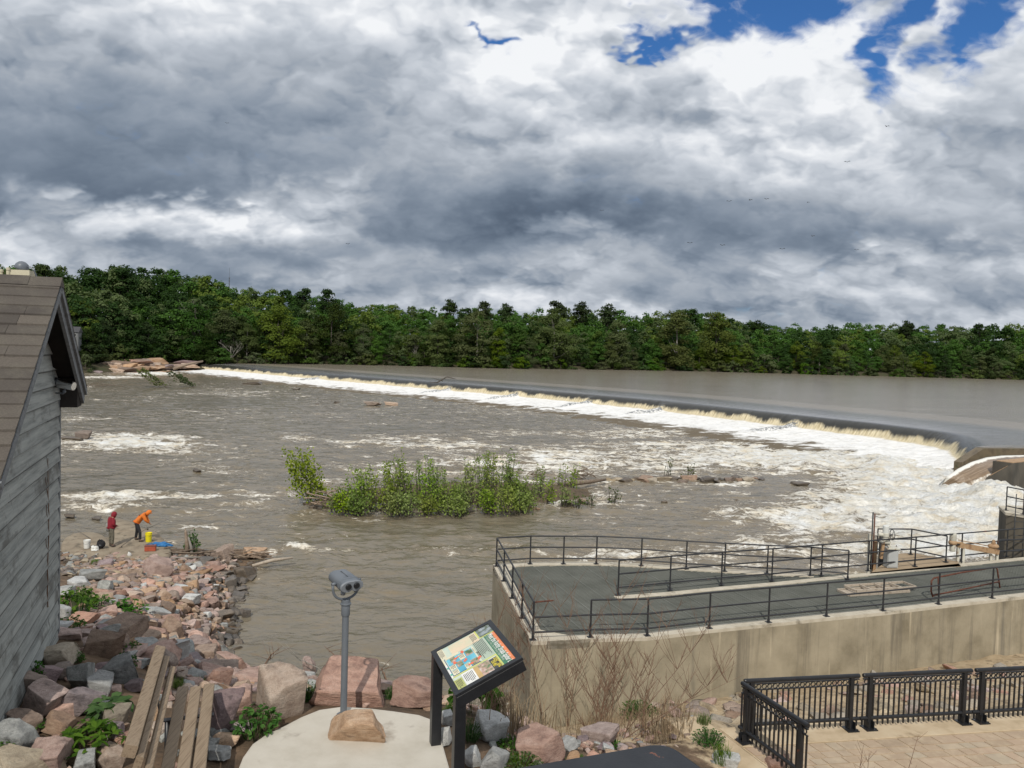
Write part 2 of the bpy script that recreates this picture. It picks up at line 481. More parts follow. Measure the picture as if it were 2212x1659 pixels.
def leaf_mat(name, cols, vary=.3, rough=.6, trans=.36):
    m_, nb, p = mat(name)
    g = nb.n('ShaderNodeNewGeometry')
    oi = nb.n('ShaderNodeObjectInfo').outputs['Random']
    isl = g.outputs['Random Per Island']
    c = nb.ramp(isl, [(i / (len(cols) - 1), q) for i, q in enumerate(cols)])
    hs = nb.n('ShaderNodeHueSaturation')
    nb.put(hs.inputs['Hue'], nb.mr(oi, 0, 1, .5 - .035 * vary / .3, .5 + .03 * vary / .3, 'LINEAR'))
    r2 = nb.m('FRACT', nb.m('MULTIPLY', oi, 17.31))
    nb.put(hs.inputs['Value'], nb.mr(r2, 0, 1, 1 - vary, 1 + vary, 'LINEAR'))
    r3 = nb.m('FRACT', nb.m('MULTIPLY', oi, 41.7))
    nb.put(hs.inputs['Saturation'], nb.mr(r3, 0, 1, .75, 1.1, 'LINEAR'))
    nb.put(hs.inputs['Color'], c)
    nb.put(p.inputs['Base Color'], hs.outputs[0])
    p.inputs['Roughness'].default_value = rough; p.inputs['Specular IOR Level'].default_value = .08
    if trans:
        tr = nb.n('ShaderNodeBsdfTranslucent'); nb.put(tr.inputs[0], nb.mix(1.0, hs.outputs[0], (1.1, 1.25, .6), 'MULTIPLY'))
        mx = nb.n('ShaderNodeMixShader'); mx.inputs[0].default_value = trans
        out = nb.t.nodes['Material Output']
        nb.t.links.new(p.outputs[0], mx.inputs[1]); nb.t.links.new(tr.outputs[0], mx.inputs[2]); nb.t.links.new(mx.outputs[0], out.inputs[0])
    return m_
M_leaf = leaf_mat('broadleaf_foliage', [(.042, .078, .010), (.060, .105, .014), (.082, .132, .019)], .33)
M_leaf_dark = leaf_mat('dark_foliage', [(.019, .038, .008), (.028, .052, .010), (.038, .066, .013)], .25)
M_leaf_yellow = leaf_mat('yellow_green_foliage', [(.09, .13, .016), (.115, .155, .02), (.14, .18, .026)], .12)
M_leaf_grey = leaf_mat('grey_green_foliage', [(.066, .09, .03), (.088, .114, .04), (.108, .134, .05)], .2)
M_leaf_island = leaf_mat('sapling_foliage', [(.11, .17, .016), (.20, .28, .035), (.30, .38, .065)], .15)
M_leaf_weed = leaf_mat('weed_foliage', [(.03, .085, .012), (.05, .13, .018), (.085, .18, .028)], .2)
M_leaf_grass = leaf_mat('grass_blades', [(.07, .13, .02), (.11, .19, .03), (.16, .24, .05)], .15)

def rock_mat(name, cols, lichen=(.30, .29, .26), lich=.62, wet=False):
    m_, nb, p = mat(name)
    co = obj_co(nb)
    oi = nb.n('ShaderNodeObjectInfo')
    sh = nb.vm('ADD', co, nb.vm('SCALE', nb.comb(oi.outputs['Random'], oi.outputs['Random'], 0.3), 40.0))
    n = nb.mr(nb.noise(sh, 2.3, 8, .66).outputs[0], .28, .72, 0, 1, 'LINEAR')
    c = nb.ramp(n, [(i / (len(cols) - 1), q) for i, q in enumerate(cols)])
    c = nb.mix(nb.mr(nb.noise(sh, 4.1, 7, .7).outputs[0], lich, lich + .12, 0, .7), c, lichen)
    c = nb.mix(nb.mr(nb.noise(sh, 1.4, 5, .6).outputs[0], .56, .70, 0, .55), c, tuple(q * .35 for q in cols[0]))
    sp = nb.noise(sh, 34, 3, .7).outputs[0]
    c = nb.mix(nb.mr(sp, .35, .65, .28, 0), c, (.05, .045, .04))
    ck = nb.noise(nb.vm('MULTIPLY', sh, (1, 1, 2.2)), 2.6, 6, .7, .8).outputs[0]
    c = nb.mix(nb.m('MULTIPLY', nb.mr(nb.m('ABSOLUTE', nb.m('SUBTRACT', ck, .5)), .0, .016, 1, 0), .45), c, tuple(q * .3 for q in cols[0]))
    hs = nb.n('ShaderNodeHueSaturation')
    nb.put(hs.inputs['Value'], nb.mr(oi.outputs['Random'], 0, 1, .72, 1.25, 'LINEAR'))
    nb.put(hs.inputs['Saturation'], nb.mr(nb.m('FRACT', nb.m('MULTIPLY', oi.outputs['Random'], 23.7)), 0, 1, .6, 1.15, 'LINEAR'))
    nb.put(hs.inputs['Color'], c)
    nb.put(p.inputs['Base Color'], hs.outputs[0])
    p.inputs['Roughness'].default_value = .45 if wet else .88
    h = nb.m('ADD', nb.m('ADD', nb.noise(sh, 4.5, 9, .72, .6).outputs[0], nb.m('MULTIPLY', sp, .22)), nb.m('MULTIPLY', nb.noise(nb.vm('MULTIPLY', sh, (1, 1, 3.5)), 2.2, 5, .65).outputs[0], .6))
    bump(nb, p, h, .55, .07)
    return m_
M_rock = {
 'pink': rock_mat('pink_granite', [(0.268, 0.152, 0.116), (0.464, 0.287, 0.220), (0.573, 0.390, 0.311)]),
 'orange': rock_mat('orange_granite', [(0.310, 0.184, 0.103), (0.483, 0.322, 0.207), (0.575, 0.425, 0.299)], (.5, .42, .32)),
 'brown': rock_mat('brown_stone', [(0.169, 0.111, 0.078), (0.299, 0.202, 0.143), (0.390, 0.286, 0.208)]),
 'grey': rock_mat('grey_granite', [(0.176, 0.182, 0.176), (0.311, 0.317, 0.297), (0.446, 0.446, 0.419)], (.40, .40, .37)),
 'pale': rock_mat('pale_granite', [(0.374, 0.374, 0.363), (0.506, 0.506, 0.484), (0.616, 0.616, 0.594)], (.28, .27, .25), .66),
 'purple': rock_mat('purple_stone', [(0.162, 0.115, 0.115), (0.284, 0.203, 0.203), (0.365, 0.270, 0.257)]),
 'blue': rock_mat('blue_grey_stone', [(0.065, 0.078, 0.088), (0.130, 0.150, 0.163), (0.195, 0.215, 0.221)], (.22, .23, .22)),
 'tan': rock_mat('tan_sandstone', [(0.264, 0.209, 0.143), (0.374, 0.303, 0.209), (0.462, 0.385, 0.275)]),
 'wet': rock_mat('wet_stone', [(0.069, 0.057, 0.044), (0.138, 0.109, 0.081), (0.196, 0.149, 0.109)], (.10, .10, .05), .6, True),
}
# ================================================================== terrain
_hc = np.array([
 (-2.5,7.3,6.75),(-1.7,8.3,6.75),(-.8,8,6.75),(-.4,7.0,6.75),(-1.5,6.2,6.75),(-1.5,4,6.85),(-4,4,7.0),(-8,4,7.3),(0.5,4,6.9),(3,4,6.4),(8,4,5.5),(1.2,5.5,6.6),
 (-3.2,7,6.8),(-3.2,8.5,6.6),(-4.8,7.2,7.0),(-5.5,8.9,6.95),(-6.2,10.2,6.85),(-8,9,7.0),(-4.5,9,6.65),(-4,10.5,6.1),(-6.2,12,6.2),(-9,12,6.4),(-14,10,7.0),(-20,10,6.5),
 (-8,16,4.9),(-12,20,3.7),(-16,28,1.75),(-13,30,1.2),(-19,34,.55),(-17,37,.40),(-20,38.5,.30),(-16,39.5,.1),(-22,30,1.8),(-25,39,.0),(-30,30,1.8),(-40,30,1.5),(-40,20,4),
 (-12.6,39.5,.1),(-12.2,35.4,0),(-11.1,31,0),(-10.2,28,0),(-9.5,25.8,0),(-8.7,24.6,0),(-6.2,23.6,.05),(-3,22.8,0),(-.2,21.8,-.2),
 (-5,30,-1.6),(-6,37,-2),(-14,46,-1.8),(-28,46,-1.8),(-40,46,-1.8),(0,26,-1.8),(-5.5,26.5,-1.3),(-8.5,42,-1.8),(-7,30,-1.3),(-21,42,-.9),(8,36,-2),(25,40,-2),(40,44,-2),
 (-1.6,10,6.3),(-2,13,4.1),(-2,18,1.5),(-5,13,4.9),(-5.5,18,2.6),(-8,21,1.6),(-7,15.5,4.0),(-9.5,23,1.8),(-10.5,25,1.6),(-12,28,1.3),
 (1,10,5.7),(1.5,12,4.5),(2.2,13.2,3.9),(1.5,16,2.4),(2,19.5,1.0),(.9,20.6,.5),(5,21.6,.9),(8,22.3,.9),(12.5,24,.9),(18,26,.9),(25,28,.9),(35,30,1.2),(2,8,6.2),(3,10,4.9),(.5,8.2,6.5),(4,9,4.4),(5,11.0,3.5),
 (12,16.8,3.4),(10,13,3.45),(14,12,3.45),(20,15,3.4),(20,20,2.1),(9,18.8,2.0),(6,18,2.1),(5,15.5,3.2),(25,16,3.3),(3.3,15.3,3.5),(4.2,15.4,3.5),(3.1,14,3.55),(3.6,12.6,3.6),(7,13,3.45),(6,11,3.45),(9,10.5,3.45)], float)
def _phi(r): return r
_A = _phi(np.hypot(_hc[:, None, 0] - _hc[None, :, 0], _hc[:, None, 1] - _hc[None, :, 1]))
_n = len(_hc)
_A = np.block([[_A + np.eye(_n) * -.25, np.ones((_n, 1))], [np.ones((1, _n)), np.zeros((1, 1))]])
_w = np.linalg.solve(_A, np.r_[_hc[:, 2], 0])
def ground_z(x, y):
    x = np.atleast_1d(np.asarray(x, float)); y = np.atleast_1d(np.asarray(y, float))
    out = np.zeros(x.shape); fx = x.ravel(); fy = y.ravel(); r_ = np.empty(fx.shape)
    for i in range(0, len(fx), 20000):
        d = np.hypot(fx[i:i + 20000, None] - _hc[None, :, 0], fy[i:i + 20000, None] - _hc[None, :, 1])
        r_[i:i + 20000] = d @ _w[:-1] + _w[-1]
    return r_.reshape(x.shape)
def gz(x, y): return float(ground_z(x, y)[0])
_ts = np.linspace(4, 60, 900)
def ground_hit(px, py):
    """where the line of sight through a picture point meets the bank"""
    d = ray(px, py); P = np.array([d.x, d.y, d.z])[None, :] * (_ts / d.y)[:, None] + np.array([0, 0, EYE])
    g = np.maximum(ground_z(P[:, 0], P[:, 1]), 0.0)
    k = np.argmax(P[:, 2] < g)
    if not (P[:, 2] < g).any(): k = len(_ts) - 1
    q = P[k]
    return Vector((q[0], q[1], g[k]))

xs = np.arange(-46, 42.01, .25); ys = np.arange(-4, 47.01, .25)
GX, GY = np.meshgrid(xs, ys)
GZ = ground_z(GX, GY) + (fbm(GX * 1.3, GY * 1.3, 4, 3) - .5) * .22
_pad = np.exp(-(((GX + 1.5) / 1.3) ** 2 + ((GY - 7.0) / 1.4) ** 2) ** 2)
GZ = GZ * (1 - _pad) + 6.70 * _pad
_sand = np.clip(np.clip((GX - .3) / 1.5, 0, 1) * np.clip((GY - 13) / 2.5, 0, 1) + np.clip((GX - 3.5) / 1.0, 0, 1) * np.clip((GY - 11) / 2, 0, 1), 0, 1)
me = mesh_np('riverbank', np.stack([GX, GY, GZ], -1).reshape(-1, 3), grid_faces(len(ys), len(xs)), True)
at_ = me.attributes.new('sand', 'FLOAT', 'POINT'); at_.data.foreach_set('value', _sand.ravel().astype(np.float32))
def soil_mat():
    m_, nb, p = mat('bank_soil')
    co = pos_co(nb)
    n = nb.mr(nb.noise(co, 2.2, 8, .65).outputs[0], .3, .7, 0, 1, 'LINEAR')
    soil = nb.ramp(n, [(0, (.05, .035, .022)), (.5, (.13, .085, .05)), (.8, (.20, .13, .08)), (1, (.10, .09, .04))])
    sand = nb.ramp(n, [(0, (.30, .22, .13)), (.5, (.46, .35, .22)), (1, (.56, .45, .30))])
    sand = nb.mix(nb.mr(nb.noise(co, 3.1, 7, .7).outputs[0], .54, .62, 0, .8), sand, (.16, .115, .07))
    at = nb.n('ShaderNodeAttribute', attribute_name='sand').outputs['Fac']
    c = nb.mix(nb.mr(nb.m('ADD', at, nb.m('MULTIPLY', nb.m('SUBTRACT', n, .5), .6)), .3, .6), soil, sand)
    nb.put(p.inputs['Base Color'], c); p.inputs['Roughness'].default_value = .95
    bump(nb, p, nb.noise(co, 9, 8, .7).outputs[0], .7, .08)
    return m_
M_soil = soil_mat()
bank = link_mesh('riverbank', me, M_soil); tag(bank, kind='structure')

# ---- far banks and hills
SHORE = [(-420,60,.4),(-260,130,.4),(-190,190,.4),(-150,228,.4),(-136,246,.4),(-127,280,.8),(-113,290,2.6),(-98,310,2.8),(-82,333,2.8),(-45,345,2.8),(0,352,2.8),(50,395,2.8),(100,425,2.8),(177,432,2.8),(240,445,2.8),(303,460,2.8),(420,490,2.8),(700,540,2.8),(1200,500,2.8)]
_saz = np.array([math.atan2(a, b) for a, b, c in SHORE]); _sr = np.array([math.hypot(a, b) for a, b, c in SHORE]); _sz = np.array([c for a, b, c in SHORE])
def hill(d, az):
    """height of the land behind the far shore, d metres inland"""
    left = np.clip((-az - .02) / .4, 0, 1)
    z0 = np.interp(az, _saz, _sz)
    t = np.clip(d / 110., 0, 1); t = t * t * (3 - 2 * t)
    return z0 + np.clip(d, -8, 6) * .30 + t * (9 + 9 * left) + np.clip((d - 110) / 300, 0, 1) * 10
_az = np.linspace(_saz[0], _saz[-1], 420)
_ds = np.array([-8, -3, 0, 1.5, 3, 6, 10, 16, 25, 38, 55, 80, 110, 160, 260, 500, 1500, 4000.])
AZ, DD = np.meshgrid(_az, _ds)
RR = np.interp(AZ, _saz, _sr) + DD
HX, HY = np.sin(AZ) * RR, np.cos(AZ) * RR
HZ = hill(DD, AZ) + (fbm(HX * .15, HY * .15, 3, 9) - .5) * 1.2 * np.clip(DD / 8, 0, 1)
me = mesh_np('far_bank', np.stack([HX, HY, HZ], -1).reshape(-1, 3), grid_faces(len(_ds), len(_az)), True)
M_floor = surf('forest_floor', [(.030, .026, .014), (.06, .05, .026), (.04, .055, .018)], .4, .95, .3, 3, .2, world_space=True)
tag(link_mesh('far_bank', me, M_floor), kind='structure')

# ================================================================== water
def water_mat(name, deep, bumps, rough=.10, foam=True):
    m_, nb, p = mat(name)
    co = pos_co(nb)
    n = nb.noise(nb.vm('MULTIPLY', co, (.35, 1.0, 1.0)), .12 if foam else .22, 7, .66).outputs[0]
    body = nb.ramp(nb.mr(n, .3, .7, 0, 1, 'LINEAR'), [(0, deep[0]), (1, deep[1])])
    p.inputs['IOR'].default_value = 1.33
    h = None
    for sc, am, st in bumps:
        k = nb.m('MULTIPLY', nb.noise(nb.vm('MULTIPLY', co, st), sc, 3, .55, .4).outputs[0], am)
        h = k if h is None else nb.m('ADD', h, k)
    if foam:
        at = nb.n('ShaderNodeAttribute', attribute_name='foam').outputs['Fac']
        wv = nb.vm('SCALE', nb.vm('SUBTRACT', nb.noise(co, .45, 3, .5).outputs[1], (.5, .5, .5)), 2.6)
        cw = nb.vm('ADD', co, wv)
        f1 = nb.noise(nb.vm('MULTIPLY', cw, (.45, 1.0, .6)), 1.15, 7, .66, .5).outputs[0]
        f2 = nb.noise(nb.vm('MULTIPLY', cw, (.8, 1.0, .6)), 4.5, 5, .65, .3).outputs[0]
        f3 = nb.noise(cw, 13.0, 4, .7, .4).outputs[0]
        f = nb.m('ADD', nb.m('ADD', nb.m('MULTIPLY', f1, .58), nb.m('MULTIPLY', f2, .28)), nb.m('MULTIPLY', f3, .14))
        f = nb.mr(f, .33, .67, 0, 1, 'LINEAR')
        lg_ = nb.noise(nb.vm('MULTIPLY', co, (.12, .28, 1)), 1.0, 4, .6).outputs[0]
        q = nb.m('SUBTRACT', nb.m('ADD', nb.m('ADD', f, at), nb.m('MULTIPLY', nb.m('SUBTRACT', lg_, .5), .9)), .93)
        ff = nb.mr(q, -.05, .22)
        cream = nb.ramp(nb.noise(cw, .55, 4, .6).outputs[0], [(.36, (.84, .85, .84)), (.54, (.83, .80, .72)), (.70, (.72, .62, .46))])
        br = nb.mr(q, .0, .5, .55, 1.0)
        foamc = nb.mix(br, (.42, .35, .25), cream)
        body = nb.mix(ff, nb.mix(nb.mr(q, -.4, 0, 0, .7), body, (.21, .165, .105)), foamc)
        nb.put(p.inputs['Roughness'], nb.mixf(ff, rough, .8))
        h = nb.m('ADD', h, nb.m('MULTIPLY', nb.m('MULTIPLY', f, nb.mr(at, .2, .9)), .24))
    else: p.inputs['Roughness'].default_value = rough
    nb.put(p.inputs['Base Color'], body)
    b = nb.n('ShaderNodeBump'); b.inputs['Strength'].default_value = 1.0; b.inputs['Distance'].default_value = 1.0
    nb.put(b.inputs['Height'], h); nb.put(p.inputs['Normal'], b.outputs[0])
    return m_
M_river = water_mat('river_water', [(.145, .124, .088), (.20, .17, .124)], [(.55, .22, (.6, 1, 1)), (1.7, .10, (.55, 1, 1)), (4.6, .032, (.6, 1, 1))], .15)
M_res = water_mat('reservoir_water', [(.19, .16, .122), (.29, .25, .198)], [(.35, .10, (.6, 1, 1)), (1.3, .05, (.6, 1, 1)), (4.5, .016, (.7, 1, 1))], .17, False)

# foam on the lower river: (picture x, y, half width, half height, amount) of each rapid, laid on the water plane
FOAM = [(1300,1000,430,22,.46),(1600,985,240,24,.58),(300,960,170,22,.55),(230,1085,140,14,.55),(880,955,200,20,.42),(1400,935,260,14,.42),(1820,1120,200,40,.66),(1350,1200,300,26,.36),(900,1190,240,14,.30),(2120,1060,190,90,1.1),(1980,1030,230,60,.86),(1760,990,280,40,.60),(2050,1130,180,56,.92),(1900,1085,220,35,.60),(1500,965,330,18,.48),(1930,960,200,30,.95),
 (1240,980,160,16,.46),(1000,965,110,14,.40),(1100,935,90,10,.36),(270,950,170,22,.50),(400,975,110,10,.42),(270,1070,170,10,.60),(420,1073,120,8,.42),(480,1012,100,10,.42),(230,1098,110,8,.40),(640,1180,36,9,.56),(592,1190,26,9,.52),(420,1135,60,10,.42),
 (330,1170,60,8,.4),(640,945,60,10,.4),(150,835,60,5,.5),(240,815,90,4,.55),(330,807,60,5,.9),(410,800,70,7,1.1),(520,806,80,8,.9),(500,850,160,10,.30),(160,905,60,8,.4),
 (1450,1010,200,18,.42),(1700,1180,160,28,.46),(1600,1110,160,24,.40),(1960,1180,170,24,.75),(2120,1180,130,30,.95),(1500,1180,220,20,.30),(1080,1012,420,20,.34),(1740,1070,70,14,.5),(700,1045,60,8,.35),(1580,1045,90,6,.45),(1280,1090,60,6,.30)]
NR, NC = 620, 460
vY = 16.0 * (330.0 / 16.0) ** (np.arange(NR) / (NR - 1)); vu = np.linspace(-.86, .80, NC)
WY = np.repeat(vY[:, None], NC, 1); WX = WY * vu[None, :]
def px_np(X, Y, Z):
    qz = Z - EYE; c, s_ = math.cos(PITCH), math.sin(PITCH)
    fw = Y * c - qz * s_; up = Y * s_ + qz * c
    a = X / fw * FOC; b = -up / fw * FOC
    return 1106 + a * math.cos(ROLL) - b * math.sin(ROLL), 829.5 + a * math.sin(ROLL) + b * math.cos(ROLL)
PX, PY = px_np(WX, WY, np.zeros_like(WX))
foam = np.full(WX.shape, .19) + (fbm(WX * .06, WY * .05, 3, 21) - .5) * .45
foam += np.clip((PY - 880) / 200, 0, .04)
calm = np.exp(-((PX - 800) / 420) ** 2 - ((PY - 1400) / 170) ** 2) * .35 + np.exp(-((PX - 560) / 500) ** 2 - ((PY - 880) / 30) ** 2) * .10 + np.exp(-((PX - 1000) / 330) ** 2 - ((PY - 1140) / 28) ** 2) * .2
foam -= calm
for fx, fy, rx, ry, am in FOAM:
    foam = np.maximum(foam, foam * .4 + am * np.exp(-(((PX - fx) / rx) ** 2 + ((PY - fy) / ry) ** 2) ** 1.4))
foam = np.clip(foam, -.2, 1.3)
turb = np.clip(foam, 0, 1)
WZ = (fbm(WX * .55, WY * .75, 4, 5) - .5) * (.24 + .75 * turb ** 1.5) + (fbm(WX * 1.8, WY * 2.4, 3, 8) - .5) * (.085 + .28 * turb)
_ch = 1 - .85 * np.exp(-((PX - 2110) / 90) ** 2 - ((PY - 1025) / 42) ** 2)
WZ += (fbm(WX * 4.2, WY * 4.2, 2, 13) - .5) * .22 * turb
WZ += .9 * np.clip(turb - .7, 0, 1) * (fbm(WX * .22, WY * .22, 3, 31)) * 1.6 * _ch
MOUNDS = [(2100,1052,22,12,.5),(1900,1010,60,20,.7),(1760,1003,60,16,.6),(2150,1080,80,30,.9),(650,1180,22,6,.10)]
for fx, fy, rx, ry, am in MOUNDS:
    k = np.exp(-((PX - fx) / rx) ** 2 - ((PY - fy) / ry) ** 2)
    WZ += am * k * (.6 + .8 * fbm(WX * .8, WY * .8, 3, 41))
me = mesh_np('river', np.stack([WX, WY, WZ], -1).reshape(-1, 3), grid_faces(NR, NC), True)
at_ = me.attributes.new('foam', 'FLOAT', 'POINT'); at_.data.foreach_set('value', foam.ravel().astype(np.float32))
tag(link_mesh('river', me, M_river), kind='structure')

# ---- the overflow weir: water drawn down to the crest, over it and out on the apron
CREST = [on_z(x, y, 2.75) for x, y in [(418,785.5),(470,788),(560,795),(713,807.5),(939,824.5),(1130,839),(1286,852),(1444,866),(1687,892),(1895,914),(2010,928),(2065,936),(2098,945),(2118,956),(2126,968)]]
_p = np.array([(v.x, v.y) for v in CREST])
_t = np.r_[0, np.cumsum(np.hypot(*np.diff(_p, axis=0).T))]
_tt = np.arange(0, _t[-1], .45)
cxs = np.interp(_tt, _t, _p[:, 0]); cys = np.interp(_tt, _t, _p[:, 1])
def smooth(a, k):
    pad = np.r_[np.full(k, a[0]) , a, np.full(k, a[-1])]
    return np.convolve(pad, np.ones(2 * k + 1) / (2 * k + 1), 'valid')
cxs, cys = smooth(cxs, 5), smooth(cys, 5)
tx = np.gradient(cxs); ty = np.gradient(cys); ln = np.hypot(tx, ty); tx /= ln; ty /= ln
tx, ty = smooth(tx, 7), smooth(ty, 7); ln = np.hypot(tx, ty); tx /= ln; ty /= ln
nxs, nys = ty, -tx                       # downstream normal
if (nxs[200] > 0): nxs, nys = -nxs, -nys
PROF = [(-22,3.06),(-14,3.05),(-9,3.03),(-6,3.00),(-4,2.96),(-2.5,2.91),(-1.4,2.85),(-.6,2.79),(0,2.74),(.35,2.66),(.65,2.54),(.95,2.36),(1.2,2.14),(1.42,1.88),(1.6,1.62),(1.8,1.32),(2.05,1.08),(2.5,.95),(3.2,.85),(4.2,.76),(5.6,.66),(7.2,.56),(9,.46),(11,.35),(13.5,.22),(16,.10),(19,-.03),(22,-.2),(25,-.4)]
ps = np.array([a for a, b in PROF]); pz = np.array([b for a, b in PROF])
near_end = np.clip((_tt[-1] - _tt) / 9.0, 0, 1)              # the fall dies out against the training wall
S, T = np.meshgrid(ps, _tt)
Zc = np.repeat(pz[None, :], len(_tt), 0)
jag = (fbm(T * .9, S * .15, 3, 77) - .5)
S = np.where(S > 1.5, 1.5 + (S - 1.5) * np.clip(.12 + (_tt[-1] - _tt) / 14, 0, 1)[:, None], S)
XX = cxs[:, None] + nxs[:, None] * S; YY = cys[:, None] + nys[:, None] * S
ap = np.clip((S - 2.0) / 2, 0, 1)
Zc = Zc + ap * (fbm(XX * .5, YY * .5, 4, 55) - .45) * .55 + np.clip((S - .3), 0, 1) * jag * .12
RIBS = [(984,12),(1126,12),(1286,12),(1445,13),(1732,14),(700,12)]
rib = np.zeros_like(S)
for rx, w in RIBS:
    i = int(np.argmin(np.abs(px_np(cxs, cys, np.full_like(cxs, 2.75))[0] - rx)))
    rib = np.maximum(rib, np.exp(-((T - _tt[i]) / 1.1) ** 2) * np.clip((S - 1.0) / 1.0, 0, 1) * np.clip((13 - S) / 6, 0, 1))
Zc += rib * .55 * (.5 + fbm(XX * 1.5, YY * 1.5, 3, 2))
me = mesh_np('weir_water', np.stack([XX, YY, Zc], -1).reshape(-1, 3), grid_faces(len(_tt), len(ps)), True)
uvl = me.uv_layers.new(name='flow')
li = np.zeros(len(me.loops), np.int32); me.loops.foreach_get('vertex_index', li)
uv = np.stack([T.ravel()[li], S.ravel()[li]], -1).astype(np.float32); uvl.data.foreach_set('uv', uv.ravel())
for nm, arr in (('rib', rib),):
    at_ = me.attributes.new(nm, 'FLOAT', 'POINT'); at_.data.foreach_set('value', arr.ravel().astype(np.float32))
def weir_mat():
    m_, nb, p = mat('weir_flow')
    uvn = nb.n('ShaderNodeUVMap', uv_map='flow').outputs[0]
    u, v, _ = nb.sep(uvn)
    co = pos_co(nb)
    body = nb.mix(nb.mr(v, -.6, .5), nb.mix(nb.mr(v, -14, -7), (.25, .214, .167), (.22, .212, .205)), (.040, .040, .036))  # crest's dark reflection and the strip's grey sky reflection painted into the body colour
    j1 = nb.noise(nb.comb(nb.m('MULTIPLY', u, 3.1), nb.m('MULTIPLY', v, .9), 0), 1.0, 7, .72).outputs[0]
    j2 = nb.noise(nb.comb(nb.m('MULTIPLY', u, .35), nb.m('MULTIPLY', v, .2), 4), 1.0, 3, .5).outputs[0]
    edge = nb.m('ADD', nb.m('MULTIPLY', nb.m('SUBTRACT', j1, .5), .95), nb.m('MULTIPLY', nb.m('SUBTRACT', j2, .5), 1.5))
    q = nb.m('ADD', v, edge)
    ff = nb.mr(q, 1.30, 1.75)
    str_ = nb.noise(nb.comb(nb.m('MULTIPLY', u, 4), nb.m('MULTIPLY', v, .5), 0), 1.0, 4, .6).outputs[0]
    yellow = nb.mix(nb.mr(str_, .35, .65), (.42, .34, .20), (.78, .69, .49))
    whit = nb.ramp(nb.noise(nb.vm('MULTIPLY', co, (1, 1, 1)), .9, 6, .62).outputs[0], [(.3, (.66, .65, .62)), (.5, (.83, .82, .80)), (.7, (.86, .86, .85))])
    c2 = nb.mix(nb.mr(nb.m('ADD', v, nb.m('MULTIPLY', edge, .5)), 1.95, 2.5), yellow, whit)
    rb = nb.n('ShaderNodeAttribute', attribute_name='rib').outputs['Fac']
    rn = nb.noise(co, 2.6, 5, .7).outputs[0]
    c2 = nb.mix(nb.m('MULTIPLY', nb.mr(rb, .2, .6), nb.mr(rn, .42, .56)), c2, (.16, .17, .18))
    # towards the river the apron foam breaks up
    brk = nb.mr(nb.m('ADD', nb.m('MULTIPLY', nb.m('SUBTRACT', v, 11.5), .10), nb.mr(nb.noise(nb.vm('MULTIPLY', co, (.5, 1, 1)), .55, 6, .66).outputs[0], .3, .7, -.5, .5, 'LINEAR')), .05, .4)
    c2 = nb.mix(nb.m('MULTIPLY', brk, nb.mr(v, 7, 11)), c2, (.15, .12, .08))
    nb.put(p.inputs['Base Color'], nb.mix(ff, body, c2))
    nb.put(p.inputs['Roughness'], nb.mixf(ff, nb.mr(v, -14, -7, .24, .12), .75)); p.inputs['IOR'].default_value = 1.33
    h = nb.m('ADD', nb.m('ADD', nb.m('MULTIPLY', nb.noise(nb.comb(nb.m('MULTIPLY', u, 1.3), nb.m('MULTIPLY', v, .22), 7), 1.0, 4, .6).outputs[0], nb.mr(v, -13, -5, .02, .10)), nb.m('MULTIPLY', str_, .03)), nb.m('MULTIPLY', nb.noise(nb.vm('MULTIPLY', co, (1, 1, 1)), 1.4, 5, .6).outputs[0], nb.mr(v, .8, 2.5, .015, .35)))
    b = nb.n('ShaderNodeBump'); b.inputs['Strength'].default_value = 1; b.inputs['Distance'].default_value = 1.0
    nb.put(b.inputs['Height'], h); nb.put(p.inputs['Normal'], b.outputs[0])
    return m_
M_weir = weir_mat()
tag(link_mesh('weir_water', me, M_weir), kind='structure')

# ---- reservoir sheet from the drawdown line to beyond the far shore
ox = cxs + nxs * -21.5; oy = cys + nys * -21.5
sel = np.arange(0, len(ox), 4); ox, oy = ox[sel], oy[sel]
ox = np.r_[ox[0] - 60, ox]; oy = np.r_[oy[0] + 30, oy]
qa = np.linspace(math.radians(-40), math.radians(80), len(ox))
fr = (np.r_[0, .004, .012, .03, .06, .1, .16, .25, .38, .55, .75, 1.0])[None, :]
VX = ox[:, None] * (1 - fr) + (np.sin(qa) * 800)[:, None] * fr
VY = oy[:, None] * (1 - fr) + (np.cos(qa) * 800)[:, None] * fr
VZ = np.full_like(VX, 3.055)
me = mesh_np('reservoir', np.stack([VX, VY, VZ], -1).reshape(-1, 3), grid_faces(len(ox), fr.shape[1])[:, ::-1], True)
tag(link_mesh('reservoir', me, M_res), kind='structure')
# the next bay of the reservoir behind the training wall
_q = (float(ox[-1]), float(oy[-1]))
mb = MB()
mb.add([(44.6, 73.6, 3.0), (45.9, 74.3, 3.05), (49.3, 75.6, 3.05), (75, 80, 3.05), (300, 110, 3.05), (788, 139, 3.05), (_q[0], _q[1], 3.05)], [(0, 1, 6), (1, 2, 6), (2, 3, 6), (3, 4, 6), (4, 5, 6)])
tag(mb.build('reservoir', M_res), kind='structure')
